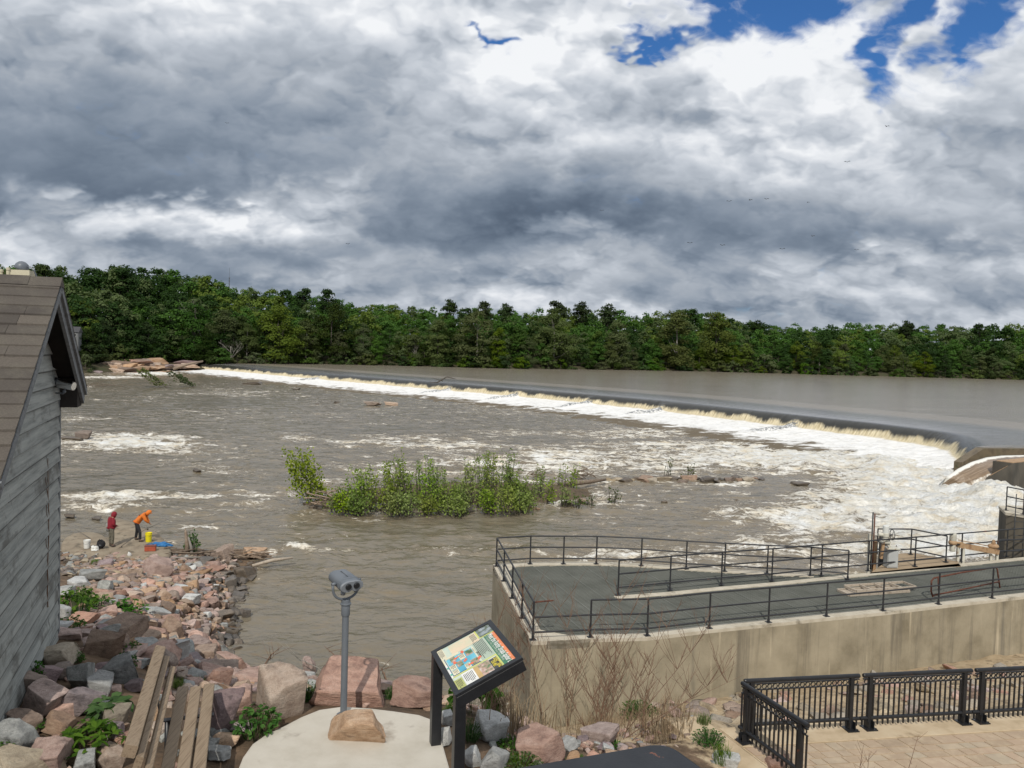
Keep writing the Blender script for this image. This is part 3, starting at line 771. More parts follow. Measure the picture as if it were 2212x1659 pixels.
# ================================================================== trees of the far bank
def leaf_cards(P, N, size, rs, elong=1.0):
    """one quad per point P facing roughly N"""
    n = len(P)
    Nn = N + rs.normal(0, .38, (n, 3)); Nn /= np.linalg.norm(Nn, axis=1)[:, None]
    a = np.cross(Nn, rs.normal(0, 1, (n, 3))); a /= np.linalg.norm(a, axis=1)[:, None] + 1e-9
    b = np.cross(Nn, a)
    sz = size * rs.uniform(.6, 1.3, n)[:, None]
    a = a * sz * elong; b = b * sz
    V = np.stack([P - a, P - b * .8, P + a, P + b * .8], 1).reshape(-1, 3)
    F = np.arange(4 * n).reshape(n, 4)
    return V, F
def crown_points(n, seed, H=20., base=.18, w=.30, lumps=34, kind='round'):
    rs = np.random.RandomState(seed)
    C = []; R = []
    for i in range(lumps):
        if kind == 'round':
            t = rs.uniform(0, 1) ** .8
            z = base + (1 - base) * t
            prof = math.sin(PI * min(1, (t * .86 + .14)) ** .85) ** .6
            rad = w * prof * math.sqrt(rs.uniform(.15, 1)); r_ = rs.uniform(.085, .15) * (1.12 - .42 * t)
        elif kind == 'pine':
            t = rs.uniform(0, 1); z = .55 + .43 * t
            rad = w * (.55 + .45 * math.sin(PI * min(1, t * 1.15))) * (1 - .35 * t) * math.sqrt(rs.uniform(.05, 1)); r_ = rs.uniform(.06, .10)
        elif kind == 'tall':
            t = rs.uniform(0, 1); z = base + (1 - base) * t
            rad = w * (.75 + .25 * math.sin(PI * t)) * (1 - .55 * t ** 3) * math.sqrt(rs.uniform(.1, 1)); r_ = rs.uniform(.07, .12) * (1.1 - .3 * t)
        else:                                  # bush
            t = rs.uniform(0, 1); z = .12 + .75 * t
            rad = w * math.sqrt(max(.02, 1 - t * t)) * math.sqrt(rs.uniform(.1, 1)); r_ = rs.uniform(.10, .2)
        a = rs.uniform(0, 2 * PI)
        C.append((rad * math.cos(a), rad * math.sin(a), z - r_ * (.5 + .4 * (z > .8)))); R.append(r_)
    C = np.array(C); R = np.array(R)
    idx = rs.choice(lumps, n, p=R ** 2 / (R ** 2).sum())
    d = rs.normal(0, 1, (n, 3)); d /= np.linalg.norm(d, axis=1)[:, None]
    d[:, 2] = np.where(d[:, 2] < -.35, -d[:, 2] * .5, d[:, 2])
    flat = np.array([1, 1, .68 if kind == 'pine' else .82])
    P = C[idx] + d * flat * (R[idx] * rs.uniform(.55, 1.08, n))[:, None]
    out = P - np.array([0, 0, .5]); out[:, 2] *= .6; out /= np.linalg.norm(out, axis=1)[:, None] + 1e-9
    N = d * .75 + out * .35 + np.array([0, 0, .25])
    return P * H, N, C * H, R * H, rs
def crown_mesh(name, n, seed, leaf, **kw):
    P, N, C, R, rs = crown_points(n, seed, **kw)
    V, F = leaf_cards(P, N, leaf, rs)
    return mesh_np(name, V, F), C
def trunk_mesh(name, C, H, seed, r=.24, top=.72, nb_=9):
    rr = random.Random(seed); m_ = MB()
    bend = [Vector((rr.uniform(-.02, .02) * H * t, rr.uniform(-.02, .02) * H * t, H * t)) for t in (0, .2, .4, .6, top)]
    bend[0].z = -1.0
    m_.tube(bend, [r * 1.3, r, r * .8, r * .55, r * .2], 6)
    for k in range(nb_):
        c = Vector(C[rr.randrange(len(C))]); t = max(.12, min(.6, c.z / H - rr.uniform(.12, .3)))
        p0 = Vector((bend[2].x * t * 2, bend[2].y * t * 2, H * t))
        mid = p0.lerp(c, .5) + Vector((0, 0, -.02 * H))
        m_.tube([p0, mid, c], [r * .45, r * .28, r * .1], 5)
    return m_.mesh(name)
PROTO = {}
for nm, cnt in (('round', 5), ('tall', 4)):
    for i in range(cnt):
        cm, C = crown_mesh(nm + '_crown', 6000, 100 + i * 7 + len(nm), .27, H=20., base=(.07 if nm == 'round' else .04), w=(.27 + .03 * (i % 3) if nm == 'round' else .19 + .02 * (i % 2)), lumps=46, kind=nm)
        PROTO[(nm, i)] = (cm, trunk_mesh(nm + '_trunk', C, 20., i))
for i in range(3):
    cm, C = crown_mesh('pine_crown', 1500, 300 + i, .36, H=22., w=.17, lumps=20, kind='pine')
    PROTO[('pine', i)] = (cm, trunk_mesh('pine_trunk', C, 22., i + 20, .26, .93, 12))
for i in range(4):
    cm, C = crown_mesh('bush_crown', 1100, 400 + i, .26, H=6., w=.55, lumps=20, kind='bush')
    PROTO[('bush', i)] = (cm, trunk_mesh('bush_trunk', C, 6., i + 40, .09, .5, 8))
def crown_variant(me, m_):
    key = me.name + '|' + m_.name
    if key not in PROTO:
        c = me.copy(); c.materials.clear(); c.materials.append(m_); PROTO[key] = c
    return PROTO[key]
def trunk_variant(me, m_): return crown_variant(me, m_)

SKYLINE = [(-120,552),(0,560),(60,568),(130,577),(200,580),(250,574),(300,576),(370,584),(420,592),(500,610),(560,622),(640,630),(700,636),(760,655),(850,659),(950,663),(1000,665),(1100,668),(1200,667),(1300,668),(1400,676),(1440,664),(1480,664),(1540,672),(1600,690),(1700,699),(1850,699),(1950,698),(2050,701),(2212,698),(2330,698)]
def sky_z(xp, Y):
    y = float(np.interp(xp, [a for a, b in SKYLINE], [b for a, b in SKYLINE]))
    d = ray(xp, y); return EYE + d.z * Y / d.y
def far_point(xp, d):
    """a spot d metres inland from the far shore on the bearing of picture column xp"""
    r_ = ray(xp, 790 + (xp - 1106) * .0297); az = math.atan2(r_.x, r_.y)
    R = float(np.interp(az, _saz, _sr)) + d
    return Vector((math.sin(az) * R, math.cos(az) * R, float(hill(np.array([d]), np.array([az]))[0])))
def tree(kind, idx, loc, h, m_leaf, label, group=None, m_bark=None, name=None, wide=1.0):
    cm, tm = PROTO[(kind, idx)]
    base_h = {'round': 20., 'tall': 20., 'pine': 22., 'bush': 6.}[kind]
    t = thing(name or {'round': 'broadleaf_tree', 'tall': 'broadleaf_tree', 'pine': 'pine_tree', 'bush': 'shrub'}[kind], label, 'shrub' if kind == 'bush' else 'tree', loc, group, RND.uniform(0, 6.28))
    s_ = h / base_h; t.scale = (s_ * wide, s_ * wide, s_)
    link_mesh('crown', crown_variant(cm, m_leaf), [], t)
    link_mesh('trunk', trunk_variant(tm, m_bark or M_bark), [], t)
    return t
rt = random.Random(11)
G_SH = 'trees along the far shore'
# distinct trees that can be told apart in the picture: (column, inland, top row, kind, foliage, width, label)
SPECIAL = [
 (600, 3, 654, 'round', M_leaf_yellow, 1.25, 'bright yellow-green broadleaf tree at the far shore right of the bare grey trees'),
 (715, 4, 648, 'round', M_leaf_dark, 1.0, 'dark green rounded tree at the shore below the two skyline pines'),
 (660, 2, 690, 'tall', M_leaf_grey, 1.3, 'grey-green drooping tree at the shore behind the drifting mist'),
 (945, 2, 690, 'tall', M_leaf, 1.25, 'bright green rounded shore tree beside a slim pale dead trunk'),
 (895, 3, 706, 'tall', M_leaf_grey, 1.2, 'thin pale-trunked grey-green tree left of the bright green shore tree'),
 (1030, 5, 668, 'round', M_leaf_grey, 1.3, 'broad greyish-green tree with bare twigs showing, left of the picture centre line'),
 (1075, 2, 706, 'tall', M_leaf_yellow, 1.0, 'slim light yellow-green tree at the waterline beyond the middle of the weir'),
 (1195, 6, 662, 'round', M_leaf_grey, 1.2, 'large pale green domed tree rising above its neighbours beyond the weir'),
 (1330, 3, 694, 'tall', M_leaf_grey, 1.35, 'pale silvery-green tree with a drooping crown at the far shore'),
 (1460, 5, 657, 'tall', M_leaf_grey, 1.3, 'tallest pale green tree standing at the water, above the skyline'),
 (1545, 9, 668, 'round', M_leaf, 1.1, 'dark green round-topped tree just right of the tallest shore tree'),
 (1650, 1.2, 757, 'bush', M_leaf_grey, 1.0, 'large olive-grey shrub pair bulging over the reservoir edge'),
 (1415, 1.0, 768, 'bush', M_leaf_grey, 1.0, 'low grey-green shrub at the waterline under the tallest shore tree'),
 (420, 6, 640, 'tall', M_leaf, 1.2, 'mid green tree standing left of the bare grey trees above the red rocks'),
]
for xp, d, ty_, kind, ml, wd, lab in SPECIAL:
    P = far_point(xp, d)
    rz = ray(xp, ty_); top = EYE + rz.z * P.y / rz.y
    tree(kind, rt.randrange(4 if kind != 'round' else 5), P, top - P.z + .3, ml, lab, None, M_pale_bark if ml is M_leaf_grey else None, wide=wd)
# the bare trees
def bare_tree(loc, h, label, lean, seed, pale=True, spread=.5):
    rr = random.Random(seed); m_ = MB()
    def grow(p, d, ln, r, lev):
        pts = [p]; q = p; dd = d
        for k in range(3):
            dd = (dd + Vector((rr.uniform(-.18, .18), rr.uniform(-.18, .18), .04))).normalized(); q = q + dd * ln / 3; pts.append(q)
        m_.tube(pts, [r, r * .85, r * .68, r * .5], 5)
        if lev > 0:
            for k in range(3 if lev > 1 else 4):
                t = pts[rr.choice([1, 2, 3])]
                nd = (dd + Vector((rr.uniform(-1, 1), rr.uniform(-1, 1), rr.uniform(-.1, .6))) * spread * 1.6).normalized()
                grow(t, nd, ln * rr.uniform(.5, .75), r * .5, lev - 1)
    grow(Vector((0, 0, -1)), Vector(lean).normalized(), h * .5, .28, 4)
    t = thing('bare_tree', label, 'tree', loc)
    m_.build('trunk', M_pale_bark if pale else M_bark, t, True)
    return t
bare_tree(far_point(500, 1.5), 15, 'leafless grey tree with spreading branches low over the far shore', (.05, 0, 1), 3, True, .75)
bare_tree(far_point(446, 8), 24, 'tall leafless forked grey tree leaning left above the far bank', (-.12, 0, 1), 9, True, .25)
bare_tree(far_point(900, .8), 13, 'slim pale dead trunk at the waterline of the far shore', (.03, 0, 1), 14, True, .3)

# the rest of the front rows: each its own tree
x = -60.
while x < 2330:
    for d, hmin, hmax in ((2.5, 9, 15), (14, 14, 20)):
        xp = x + rt.uniform(-16, 16) + (24 if d > 10 else 0)
        if abs(xp - 154) < 13: xp += 30
        P = far_point(xp, d + rt.uniform(-1, 4) + (12 if xp < 425 else 0))
        lim = sky_z(xp, P.y) - P.z
        h = min(rt.uniform(hmin, hmax), lim * .96)
        r_ = rt.random()
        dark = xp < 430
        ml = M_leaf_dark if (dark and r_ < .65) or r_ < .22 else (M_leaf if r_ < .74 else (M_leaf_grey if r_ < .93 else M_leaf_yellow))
        kind = 'tall' if rt.random() < .5 else 'round'
        nm = {'broadleaf_foliage': 'green', 'dark_foliage': 'dark green', 'grey_green_foliage': 'grey-green', 'yellow_green_foliage': 'yellowish green'}[ml.name]
        row = 'front row at the water' if d < 10 else 'second row behind the shore trees'
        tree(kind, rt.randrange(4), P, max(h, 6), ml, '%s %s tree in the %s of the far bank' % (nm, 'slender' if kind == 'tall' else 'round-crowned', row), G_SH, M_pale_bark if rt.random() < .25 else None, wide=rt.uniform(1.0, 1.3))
    for _b in range(2):
        bx_ = x + rt.uniform(-24, 24)
        if abs(bx_ - 157) < 18: continue
        P = far_point(bx_, rt.uniform(-1.2, .8) + (12 if bx_ < 425 else 0))
        ml = rt.choice([M_leaf, M_leaf, M_leaf_dark, M_leaf_grey])
        tree('bush', rt.randrange(4), P, rt.uniform(4.0, 8.5), ml, '%s shrub overhanging the far waterline' % {'broadleaf_foliage': 'green', 'dark_foliage': 'dark green', 'grey_green_foliage': 'grey-green'}[ml.name], 'shrubs along the far waterline', wide=rt.uniform(.9, 1.3))
    x += 46
# pines that stand out on the skyline
for xp, ty_, lab in [(655,618,'dark pine standing on the skyline, left of the close pair'),(706,621,'dark round-topped pine alone on the skyline above the mist'),(970,643,'dark pine on the skyline above the middle of the weir'),(1040,648,'flat-topped dark pine on the skyline, second of the central row'),(1092,652,'small dark pine on the skyline, third of the central row'),(1200,645,'dark pine poking above the pale domed tree'),(1250,647,'broad dark pine on the skyline right of the domed tree'),(1308,652,'dark bushy-topped pine on the skyline, last of the central row'),(1490,664,'dark pine behind the tallest shore tree'),(1955,690,'broad dark pine on the low skyline at the right'),(1630,690,'small dark pine on the skyline above the olive shrub'),(265,572,'dark pine on the left skyline above the shed roof'),(95,566,'dark pine on the skyline directly over the shed ridge'),(2110,698,'small dark pine on the skyline near the right edge')]:
    P = far_point(xp, 62); rz = ray(xp, ty_ - 7); top = EYE + rz.z * P.y / rz.y
    tree('pine', rt.randrange(3), P, max(12, top - P.z), M_leaf_dark, lab)
# the wood behind, which reads as one mass
VV = []; FF = []; off = 0
MV = {'woodland_dark': [[], [], 0], 'woodland': [[], [], 0]}
src = []
for i in range(6):
    P_, N_, C_, R_, rs_ = crown_points(1500, 700 + i, H=20., base=.2, w=.30, lumps=28, kind='round')
    src.append(leaf_cards(P_, N_, .42, rs_))
VV = []; FF = []; MI = []; off = 0
rw = random.Random(5)
for d, step in ((9, 40), (20, 30), (30, 26), (48, 24), (70, 22), (98, 22), (140, 24)):
    x = -150.
    while x < 2400:
        xp = x + rw.uniform(-10, 10); P = far_point(xp, d + rw.uniform(-7, 7))
        lim = sky_z(xp, P.y) - P.z
        h = lim * rw.uniform(.80, 1.07) if d > 60 else min(lim * rw.uniform(.78, .97), rw.uniform(17, 24) if d > 25 else rw.uniform(9, 16))
        h = min(max(h, 9), 30)
        V, F = src[rw.randrange(6)]
        a = rw.uniform(0, 6.28); s_ = h / 20.; sw = max(s_, .7) * rw.uniform(.9, 1.15)
        W = np.stack([(V[:, 0] * math.cos(a) - V[:, 1] * math.sin(a)) * sw + P.x, (V[:, 0] * math.sin(a) + V[:, 1] * math.cos(a)) * sw + P.y, V[:, 2] * s_ + P.z], -1)
        VV.append(W); FF.append(F + off); off += len(W)
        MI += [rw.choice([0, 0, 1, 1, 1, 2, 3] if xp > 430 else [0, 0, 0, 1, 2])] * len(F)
        x += step
me = mesh_np('woodland', np.concatenate(VV), np.concatenate(FF))
for q in (M_leaf_dark, M_leaf, M_leaf_grey, M_leaf_yellow): me.materials.append(q)
me.polygons.foreach_set('material_index', np.array(MI, np.int32))
tag(link_mesh('woodland', me, []), 'dense mixed green wood covering the hills behind the far shore', 'woodland', None, 'stuff')

# radio mast over the trees
P = far_point(493, 200)
t = thing('radio_mast', 'thin grey lattice radio mast rising from the wood on the left', 'mast', P)
rz = ray(493, 578); top = EYE + rz.z * P.y / rz.y - P.z
m_ = MB()
for k in range(3):
    a = k * 2.094; m_.tube([(.5 * math.cos(a), .5 * math.sin(a), 0), (.22 * math.cos(a), .22 * math.sin(a), top - 6)], .09, 5)
m_.tube([(0, 0, top - 7), (0, 0, top)], .09, 5)
k = 0
while k < top - 8:
    for q in range(3):
        a = q * 2.094; b = a + 2.094; m_.tube([(.45 * math.cos(a), .45 * math.sin(a), k), (.45 * math.cos(b), .45 * math.sin(b), k + 2)], .04, 4)
    k += 2
m_.build('lattice', M_grey_metal, t)
# house half hidden in the trees at the left
P = far_point(151, 11) ; P.z += 6.5
t = thing('white_house', 'pale two-storey house with a white railed porch half hidden in the left-hand wood', 'house', P, None, .2); t.scale = (.55, .55, .62)
M_white = surf('white_paint', [(.68, .68, .66), (.78, .78, .76)], 1, .7, .0)
M_roofdark = surf('dark_roof', [(.05, .05, .055), (.08, .08, .085)], 2, .9, 0)
M_glass = surf('dark_glass', [(.015, .018, .02), (.03, .035, .04)], 1, .1, 0)
MB().box((0, 3, 1), (9, 6, 10)).build('wall', surf('house_siding', [(.13, .135, .14), (.18, .185, .19)], 1, .8, 0), t)
r_ = MB().add([(-5, -.6, 6), (5, -.6, 6), (5, 6.6, 6), (-5, 6.6, 6), (-5, 3, 9), (5, 3, 9)], [(0, 1, 5, 4), (2, 3, 4, 5), (0, 4, 3), (1, 2, 5), (0, 3, 2, 1)]).build('roof', M_roofdark, t)
pb = MB(); pb.box((-1.5, -1.2, -.1), (6, 2.4, .25)); pb.box((-1.5, -1.2, 3.1), (6, 2.4, .25))
for q in (-4.3, -1.5, 1.3): pb.box((q, -2.3, 1), (.25, .25, 8))
for q in np.arange(-4.3, 1.3, .3): pb.box((q, -2.35, .5), (.06, .06, .9)); pb.box((q, -2.35, 3.7), (.06, .06, .9))
pb.box((-1.5, -2.35, .98), (6, .1, .1)); pb.box((-1.5, -2.35, 4.2), (6, .1, .1))
pb.build('porch', M_white, t)
for wx_ in (-3, -.5, 2.8):
    for wz_ in (1.4, 4.6):
        w = MB().box((wx_, -.03, wz_), (1.1, .06, 1.6)).build('window', M_white, t)
        MB().box((wx_, -.08, wz_), (.9, .05, 1.4)).build('pane', M_glass, w)

# red-brown ledges of rock on the left bank below the weir
def rock_mesh(name, seed, sub=3, cuts=11, amp=.05, flat=1.0):
    rr = random.Random(seed)
    bm = bmesh.new(); bmesh.ops.create_icosphere(bm, subdivisions=sub, radius=1.0)
    P = np.array([v.co[:] for v in bm.verts]); F = np.array([[v.index for v in f.verts] for f in bm.faces]); bm.free()
    Q = Matrix.Rotation(rr.uniform(-.5, .5), 3, 'Z') @ Matrix.Rotation(rr.uniform(-.35, .35), 3, 'X')
    planes = []
    for ax_ in ((1, 0, 0), (-1, 0, 0), (0, 1, 0), (0, -1, 0), (0, 0, 1), (0, 0, -1)):
        v = (Q @ Vector(ax_)) + Vector((rr.gauss(0, .22), rr.gauss(0, .22), rr.gauss(0, .2))); v.normalize(); planes.append((np.array(v[:]), rr.uniform(.40, .62)))
    for k in range(max(3, cuts - 5)):
        n = np.array([rr.gauss(0, 1), rr.gauss(0, 1), rr.gauss(0, .9)]); n /= np.linalg.norm(n); planes.append((n, rr.uniform(.52, .80)))
    for n, d in planes:
        s_ = P @ n - d
        P = P - np.where(s_ > 0, s_, 0)[:, None] * n[None, :] * .985
    o = np.array([rr.uniform(0, 90) for _ in range(3)])
    if amp:
        dd = np.array([mnoise.fractal(Vector(p * 2.2 + o), .9, 2.1, 5 if sub > 3 else 3) for p in P])
        P = P * (1 + amp * dd[:, None])
        d2 = np.array([mnoise.noise(Vector(p * 1.1 + o[::-1])) for p in P]); P = P * (1 + .08 * d2[:, None])
    P = P / np.abs(P).max(0)[None, :]            # fills the box -1..1
    return mesh_np(name, P, F, False)
RK_HI = [rock_mesh('rock', 10 + i, 4, 9 + i % 5, .065) for i in range(14)]
RK_LO = [rock_mesh('rock', 60 + i, 3, 9, .03) for i in range(12)]
def rock_variant(me, m_): return crown_variant(me, m_)
def rock(name, me, m_, loc, size, rotz, tilt, label, cat='rock', group=None):
    o = bpy.data.objects.new(name, rock_variant(me, m_)); COL.objects.link(o)
    o.location = loc; o.scale = (size[0] / 2, size[1] / 2, size[2] / 2); o.rotation_euler = (tilt[0], tilt[1], rotz)
    return tag(o, label, cat, group)
rk = random.Random(3)
LEDGE = []
for k in range(44):
    f = rk.random(); row_ = rk.choice([0, 0, 1, 1, 2, 3])
    x_ = 195 + 215 * f; y_ = 806 - row_ * 7.5 - 14 * f * (1 if row_ else .4)
    LEDGE.append((x_, y_, rk.uniform(22, 52), rk.choice(['orange', 'brown', 'brown', 'pink', 'orange', 'purple']), row_))
for i, (px_, py_, w, mt, row_) in enumerate(LEDGE):
    Y = 246 + (px_ - 195) / 215 * 34 + row_ * 3.0
    P = at_depth(px_, py_ + 1, Y); W = w * Y / FOC
    rock('ledge_rock', RK_HI[i % 14], M_rock[mt], (P.x, P.y, P.z - .7), (W * 1.35, W * .9, 1.3 + rk.random() * 1.2), rk.uniform(-.3, .3), (0, 0), '%s slab of bedrock among the ledges on the left bank below the weir' % {'brown': 'dark brown', 'orange': 'rusty orange', 'pink': 'pinkish', 'purple': 'purplish'}[mt], 'rock', 'bedrock ledges at the weir end')
P = on_z(215, 800, .3)
tree('bush', 1, (P.x + 3, P.y - 14, .2), 7.0, M_leaf_grey, 'pale olive willow bush in front of the red ledges at the left')
# ================================================================== shed at the left
SH_C = Vector((-5.919, 10.0, 6.6))                       # foot of the far corner of the gable wall
_sa = math.radians(-21.8)
sd = Vector((math.sin(_sa), math.cos(_sa), 0)); sn = Vector((math.cos(_sa), -math.sin(_sa), 0))
def sp(s, o, z): return SH_C + sd * s + sn * o + Vector((0, 0, z - SH_C.z))
shed = thing('wooden_shed', 'weathered grey clapboard shed with a brown shingled gable roof at the left edge', 'shed', SH_C)
SB = lambda: MB(SH_C)
W2 = 1.63; APEX = 11.43; EAVE_S = .38; SLOPE = (11.43 - 10.08) / (W2 + .47)
def roof_z(s): return APEX - abs(s + W2) * SLOPE
def siding_mat():
    m_, nb, p = mat('weathered_siding')
    co = obj_co(nb); x, y, z = nb.sep(co)
    along = nb.m('ADD', nb.m('MULTIPLY', x, sd.x), nb.m('MULTIPLY', y, sd.y))
    board = nb.m('FLOOR', nb.m('DIVIDE', nb.m('ADD', z, 3.0), .20))
    g = nb.noise(nb.comb(nb.m('MULTIPLY', along, 1.2), nb.m('MULTIPLY', board, 3.7), nb.m('MULTIPLY', z, 22)), 1.0, 8, .68).outputs[0]
    g2 = nb.noise(nb.comb(nb.m('MULTIPLY', along, .8), nb.m('MULTIPLY', board, 1.9), nb.m('MULTIPLY', z, 1.5)), 1.3, 6, .65).outputs[0]
    c = nb.ramp(nb.mr(g, .3, .7, 0, 1, 'LINEAR'), [(0, (.16, .172, .165)), (.5, (.29, .305, .288)), (1, (.39, .405, .38))])
    c = nb.mix(nb.mr(g2, .52, .66, 0, .7), c, (.075, .07, .06))
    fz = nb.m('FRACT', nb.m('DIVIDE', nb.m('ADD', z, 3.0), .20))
    c = nb.mix(nb.m('MAXIMUM', nb.mr(fz, .90, .97, 0, .9), nb.mr(fz, .05, .02, 0, .6)), c, (.02, .02, .02))  # shadow lines at the board laps, painted into the siding colour
    st = nb.noise(nb.comb(nb.m('MULTIPLY', along, 7), board, nb.m('MULTIPLY', z, 2.0)), 1.0, 4, .6).outputs[0]
    c = nb.mix(nb.mr(st, .64, .72, 0, .8), c, (.035, .033, .03))
    nb.put(p.inputs['Base Color'], c); p.inputs['Roughness'].default_value = .9
    bump(nb, p, g, .4, .01)
    return m_
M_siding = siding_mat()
M_trim = surf('grey_trim', [(.13, .14, .145), (.2, .21, .215), (.09, .092, .095)], 4, .85, .3, 20, .005, stretch=(1, 1, 3))
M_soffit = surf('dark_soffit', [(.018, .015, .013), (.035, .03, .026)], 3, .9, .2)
def shingle_mat():
    m_, nb, p = mat('brown_shingles')
    co = obj_co(nb)
    n = nb.noise(co, 3, 6, .65).outputs[0]; n2 = nb.noise(co, 60, 3, .7).outputs[0]
    isl = nb.n('ShaderNodeNewGeometry').outputs['Random Per Island']
    c = nb.ramp(isl, [(0, (.060, .050, .042)), (.5, (.088, .074, .062)), (1, (.125, .105, .085))])
    c = nb.mix(nb.mr(n, .45, .65, 0, .5), c, (.13, .115, .09))
    c = nb.mix(nb.mr(n2, .35, .65, .35, 0), c, (.04, .035, .03))
    nb.put(p.inputs['Base Color'], c); p.inputs['Roughness'].default_value = .95
    bump(nb, p, n2, .5, .01)
    return m_
M_shingle = shingle_mat()
# walls: core plus lapped boards on the gable
core = SB()
pts = [sp(-2 * W2, -.02, 5.6), sp(0, -.02, 5.6), sp(0, -.02, roof_z(0) - .12), sp(-W2, -.02, APEX - .12), sp(-2 * W2, -.02, roof_z(-2 * W2) - .12)]
back = [p - sn * 5 for p in pts]
core.add(pts + back, [(0, 1, 2, 3, 4), (9, 8, 7, 6, 5)] + [(i, i + 5, (i + 1) % 5 + 5, (i + 1) % 5) for i in range(5)])
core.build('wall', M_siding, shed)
sid = SB(); z = 6.0; rs_ = random.Random(4)
while z < 11.3:
    z1 = z + .20
    sl = max(0, (APEX - .14 - z) / SLOPE); s0 = max(-2 * W2, -W2 - sl); s1 = min(0, -W2 + sl)
    if s1 - s0 < .15: break
    cuts = [s0] + sorted(rs_.uniform(s0, s1) for _ in range(rs_.choice([0, 1, 1, 2])) ) + [s1]
    for a, b in zip(cuts[:-1], cuts[1:]):
        if b - a < .05: continue
        j = rs_.uniform(-.006, .006)
        slt = max(.01, (APEX - .14 - z1) / SLOPE); at_, bt_ = max(a, -W2 - slt), min(b, -W2 + slt)
        if bt_ - at_ < .01: at_ = bt_ = -W2
        sid.add([sp(a + .002, .003, z + j), sp(b - .002, .003, z + j), sp(b - .002, .042, z + j), sp(a + .002, .042, z + j), sp(at_ + .002, .003, z1), sp(bt_ - .002, .003, z1), sp(bt_ - .002, .012, z1 + .004), sp(at_ + .002, .012, z1 + .004)],
                [(0, 3, 2, 1), (4, 5, 6, 7), (0, 1, 5, 4), (2, 3, 7, 6), (1, 2, 6, 5), (3, 0, 4, 7)])
    z = z1
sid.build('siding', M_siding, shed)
cb = SB(); cb.beam(sp(.06, -.03, 5.8), sp(.06, -.03, roof_z(0) - .15), .10, .12, up=tuple(sn)); cb.build('corner_board', M_trim, shed)
# roof: deck, courses of shingles, rake boards, soffit
OV = .27
for sgn in (1, -1):
    rf = SB(); ends = -W2 + sgn * (W2 + (EAVE_S if sgn > 0 else 1.1))
    prof = [(-W2, APEX), (ends, roof_z(ends))]
    th = .06
    P_ = [sp(prof[0][0], OV, prof[0][1]), sp(prof[1][0], OV, prof[1][1]), sp(prof[1][0], OV, prof[1][1] - th), sp(prof[0][0], OV, prof[0][1] - th)]
    Q_ = [p - sn * 5.4 for p in P_]
    rf.add(P_ + Q_, [(0, 1, 2, 3), (7, 6, 5, 4)] + [(i, i + 4, (i + 1) % 4 + 4, (i + 1) % 4) for i in range(4)])
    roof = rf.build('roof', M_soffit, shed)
    shg = SB(); L_ = (Vector((prof[1][0], prof[1][1])) - Vector((prof[0][0], prof[0][1]))).length; nrow = 17
    ds = (prof[1][0] - prof[0][0]) / L_; dz_ = (prof[1][1] - prof[0][1]) / L_
    nz = abs(ds); ns = -dz_ * (1 if ds > 0 else -1)
    for r_ in range(nrow):
        a = r_ * L_ / nrow - .01; b = (r_ + 1) * L_ / nrow + .012
        o = OV + .025
        while o > -5.1:
            w = rs_.uniform(.22, .42) if rs_.random() < .8 else .9
            jz = rs_.uniform(-.004, .004); jb = rs_.uniform(-.008, .006)
            vs = []
            for (t, h) in ((a, .010), (b + jb, .026), (b + jb, .004), (a, .002)):
                for oo in (o, o - w + .003):
                    hh = h + jz * (1 if h > .02 else 0)
                    vs.append(sp(-W2 + ds * t + ns * hh * (1 if ds > 0 else -1) * 0, oo, APEX + dz_ * t + hh / max(nz, .3)))
            shg.add(vs, [(0, 2, 3, 1), (2, 4, 5, 3), (4, 6, 7, 5), (0, 1, 7, 6), (0, 6, 4, 2), (1, 3, 5, 7)])
            o -= w
    shg.build('shingles', M_shingle, roof)
    rb = SB()
    rb.beam(sp(-W2 + sgn * .03, OV - .02, APEX - .16), sp(ends, OV - .02, roof_z(ends) - .14), .035, .17, up=(0, 0, 1))
    rb.build('rake_board', M_trim, shed)
    rb2 = SB()
    rb2.beam(sp(-W2 + sgn * .02, OV + .012, APEX - .085), sp(ends, OV + .012, roof_z(ends) - .065), .03, .075, up=(0, 0, 1))
    rb2.build('rake_trim', M_trim, shed)
    if sgn < 0: continue
    ev = SB()
    ev.add([sp(ends, OV - .04, roof_z(ends) - .08), sp(ends, OV - .04, roof_z(ends) - .24), sp(-W2 + sgn * (W2 + .02), OV - .04, roof_z(ends) - .24), sp(-W2 + sgn * (W2 + .02), OV - .04, roof_z(0) - .10)] + [p - sn * 4.9 for p in (sp(ends, OV - .04, roof_z(ends) - .08), sp(ends, OV - .04, roof_z(ends) - .24), sp(-W2 + sgn * (W2 + .02), OV - .04, roof_z(ends) - .24), sp(-W2 + sgn * (W2 + .02), OV - .04, roof_z(0) - .10))],
           [(0, 1, 2, 3), (7, 6, 5, 4), (0, 4, 5, 1), (1, 5, 6, 2), (2, 6, 7, 3), (3, 7, 4, 0)])
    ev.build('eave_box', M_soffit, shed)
rc = SB()
o = OV + .03
while o > -5.1:
    w = rs_.uniform(.28, .34); j = rs_.uniform(0, .006)
    rc.add([sp(-W2 - .15, o, APEX - .15 * SLOPE + .035 + j), sp(-W2, o, APEX + .045 + j), sp(-W2 + .15, o, APEX - .15 * SLOPE + .035 + j), sp(-W2 - .15, o - w - .03, APEX - .15 * SLOPE + .03 + j), sp(-W2, o - w - .03, APEX + .04 + j), sp(-W2 + .15, o - w - .03, APEX - .15 * SLOPE + .03 + j)], [(0, 1, 4, 3), (1, 2, 5, 4), (0, 2, 1), (3, 4, 5), (0, 3, 5, 2)])
    o -= w
rc.build('ridge_cap', M_shingle, shed)
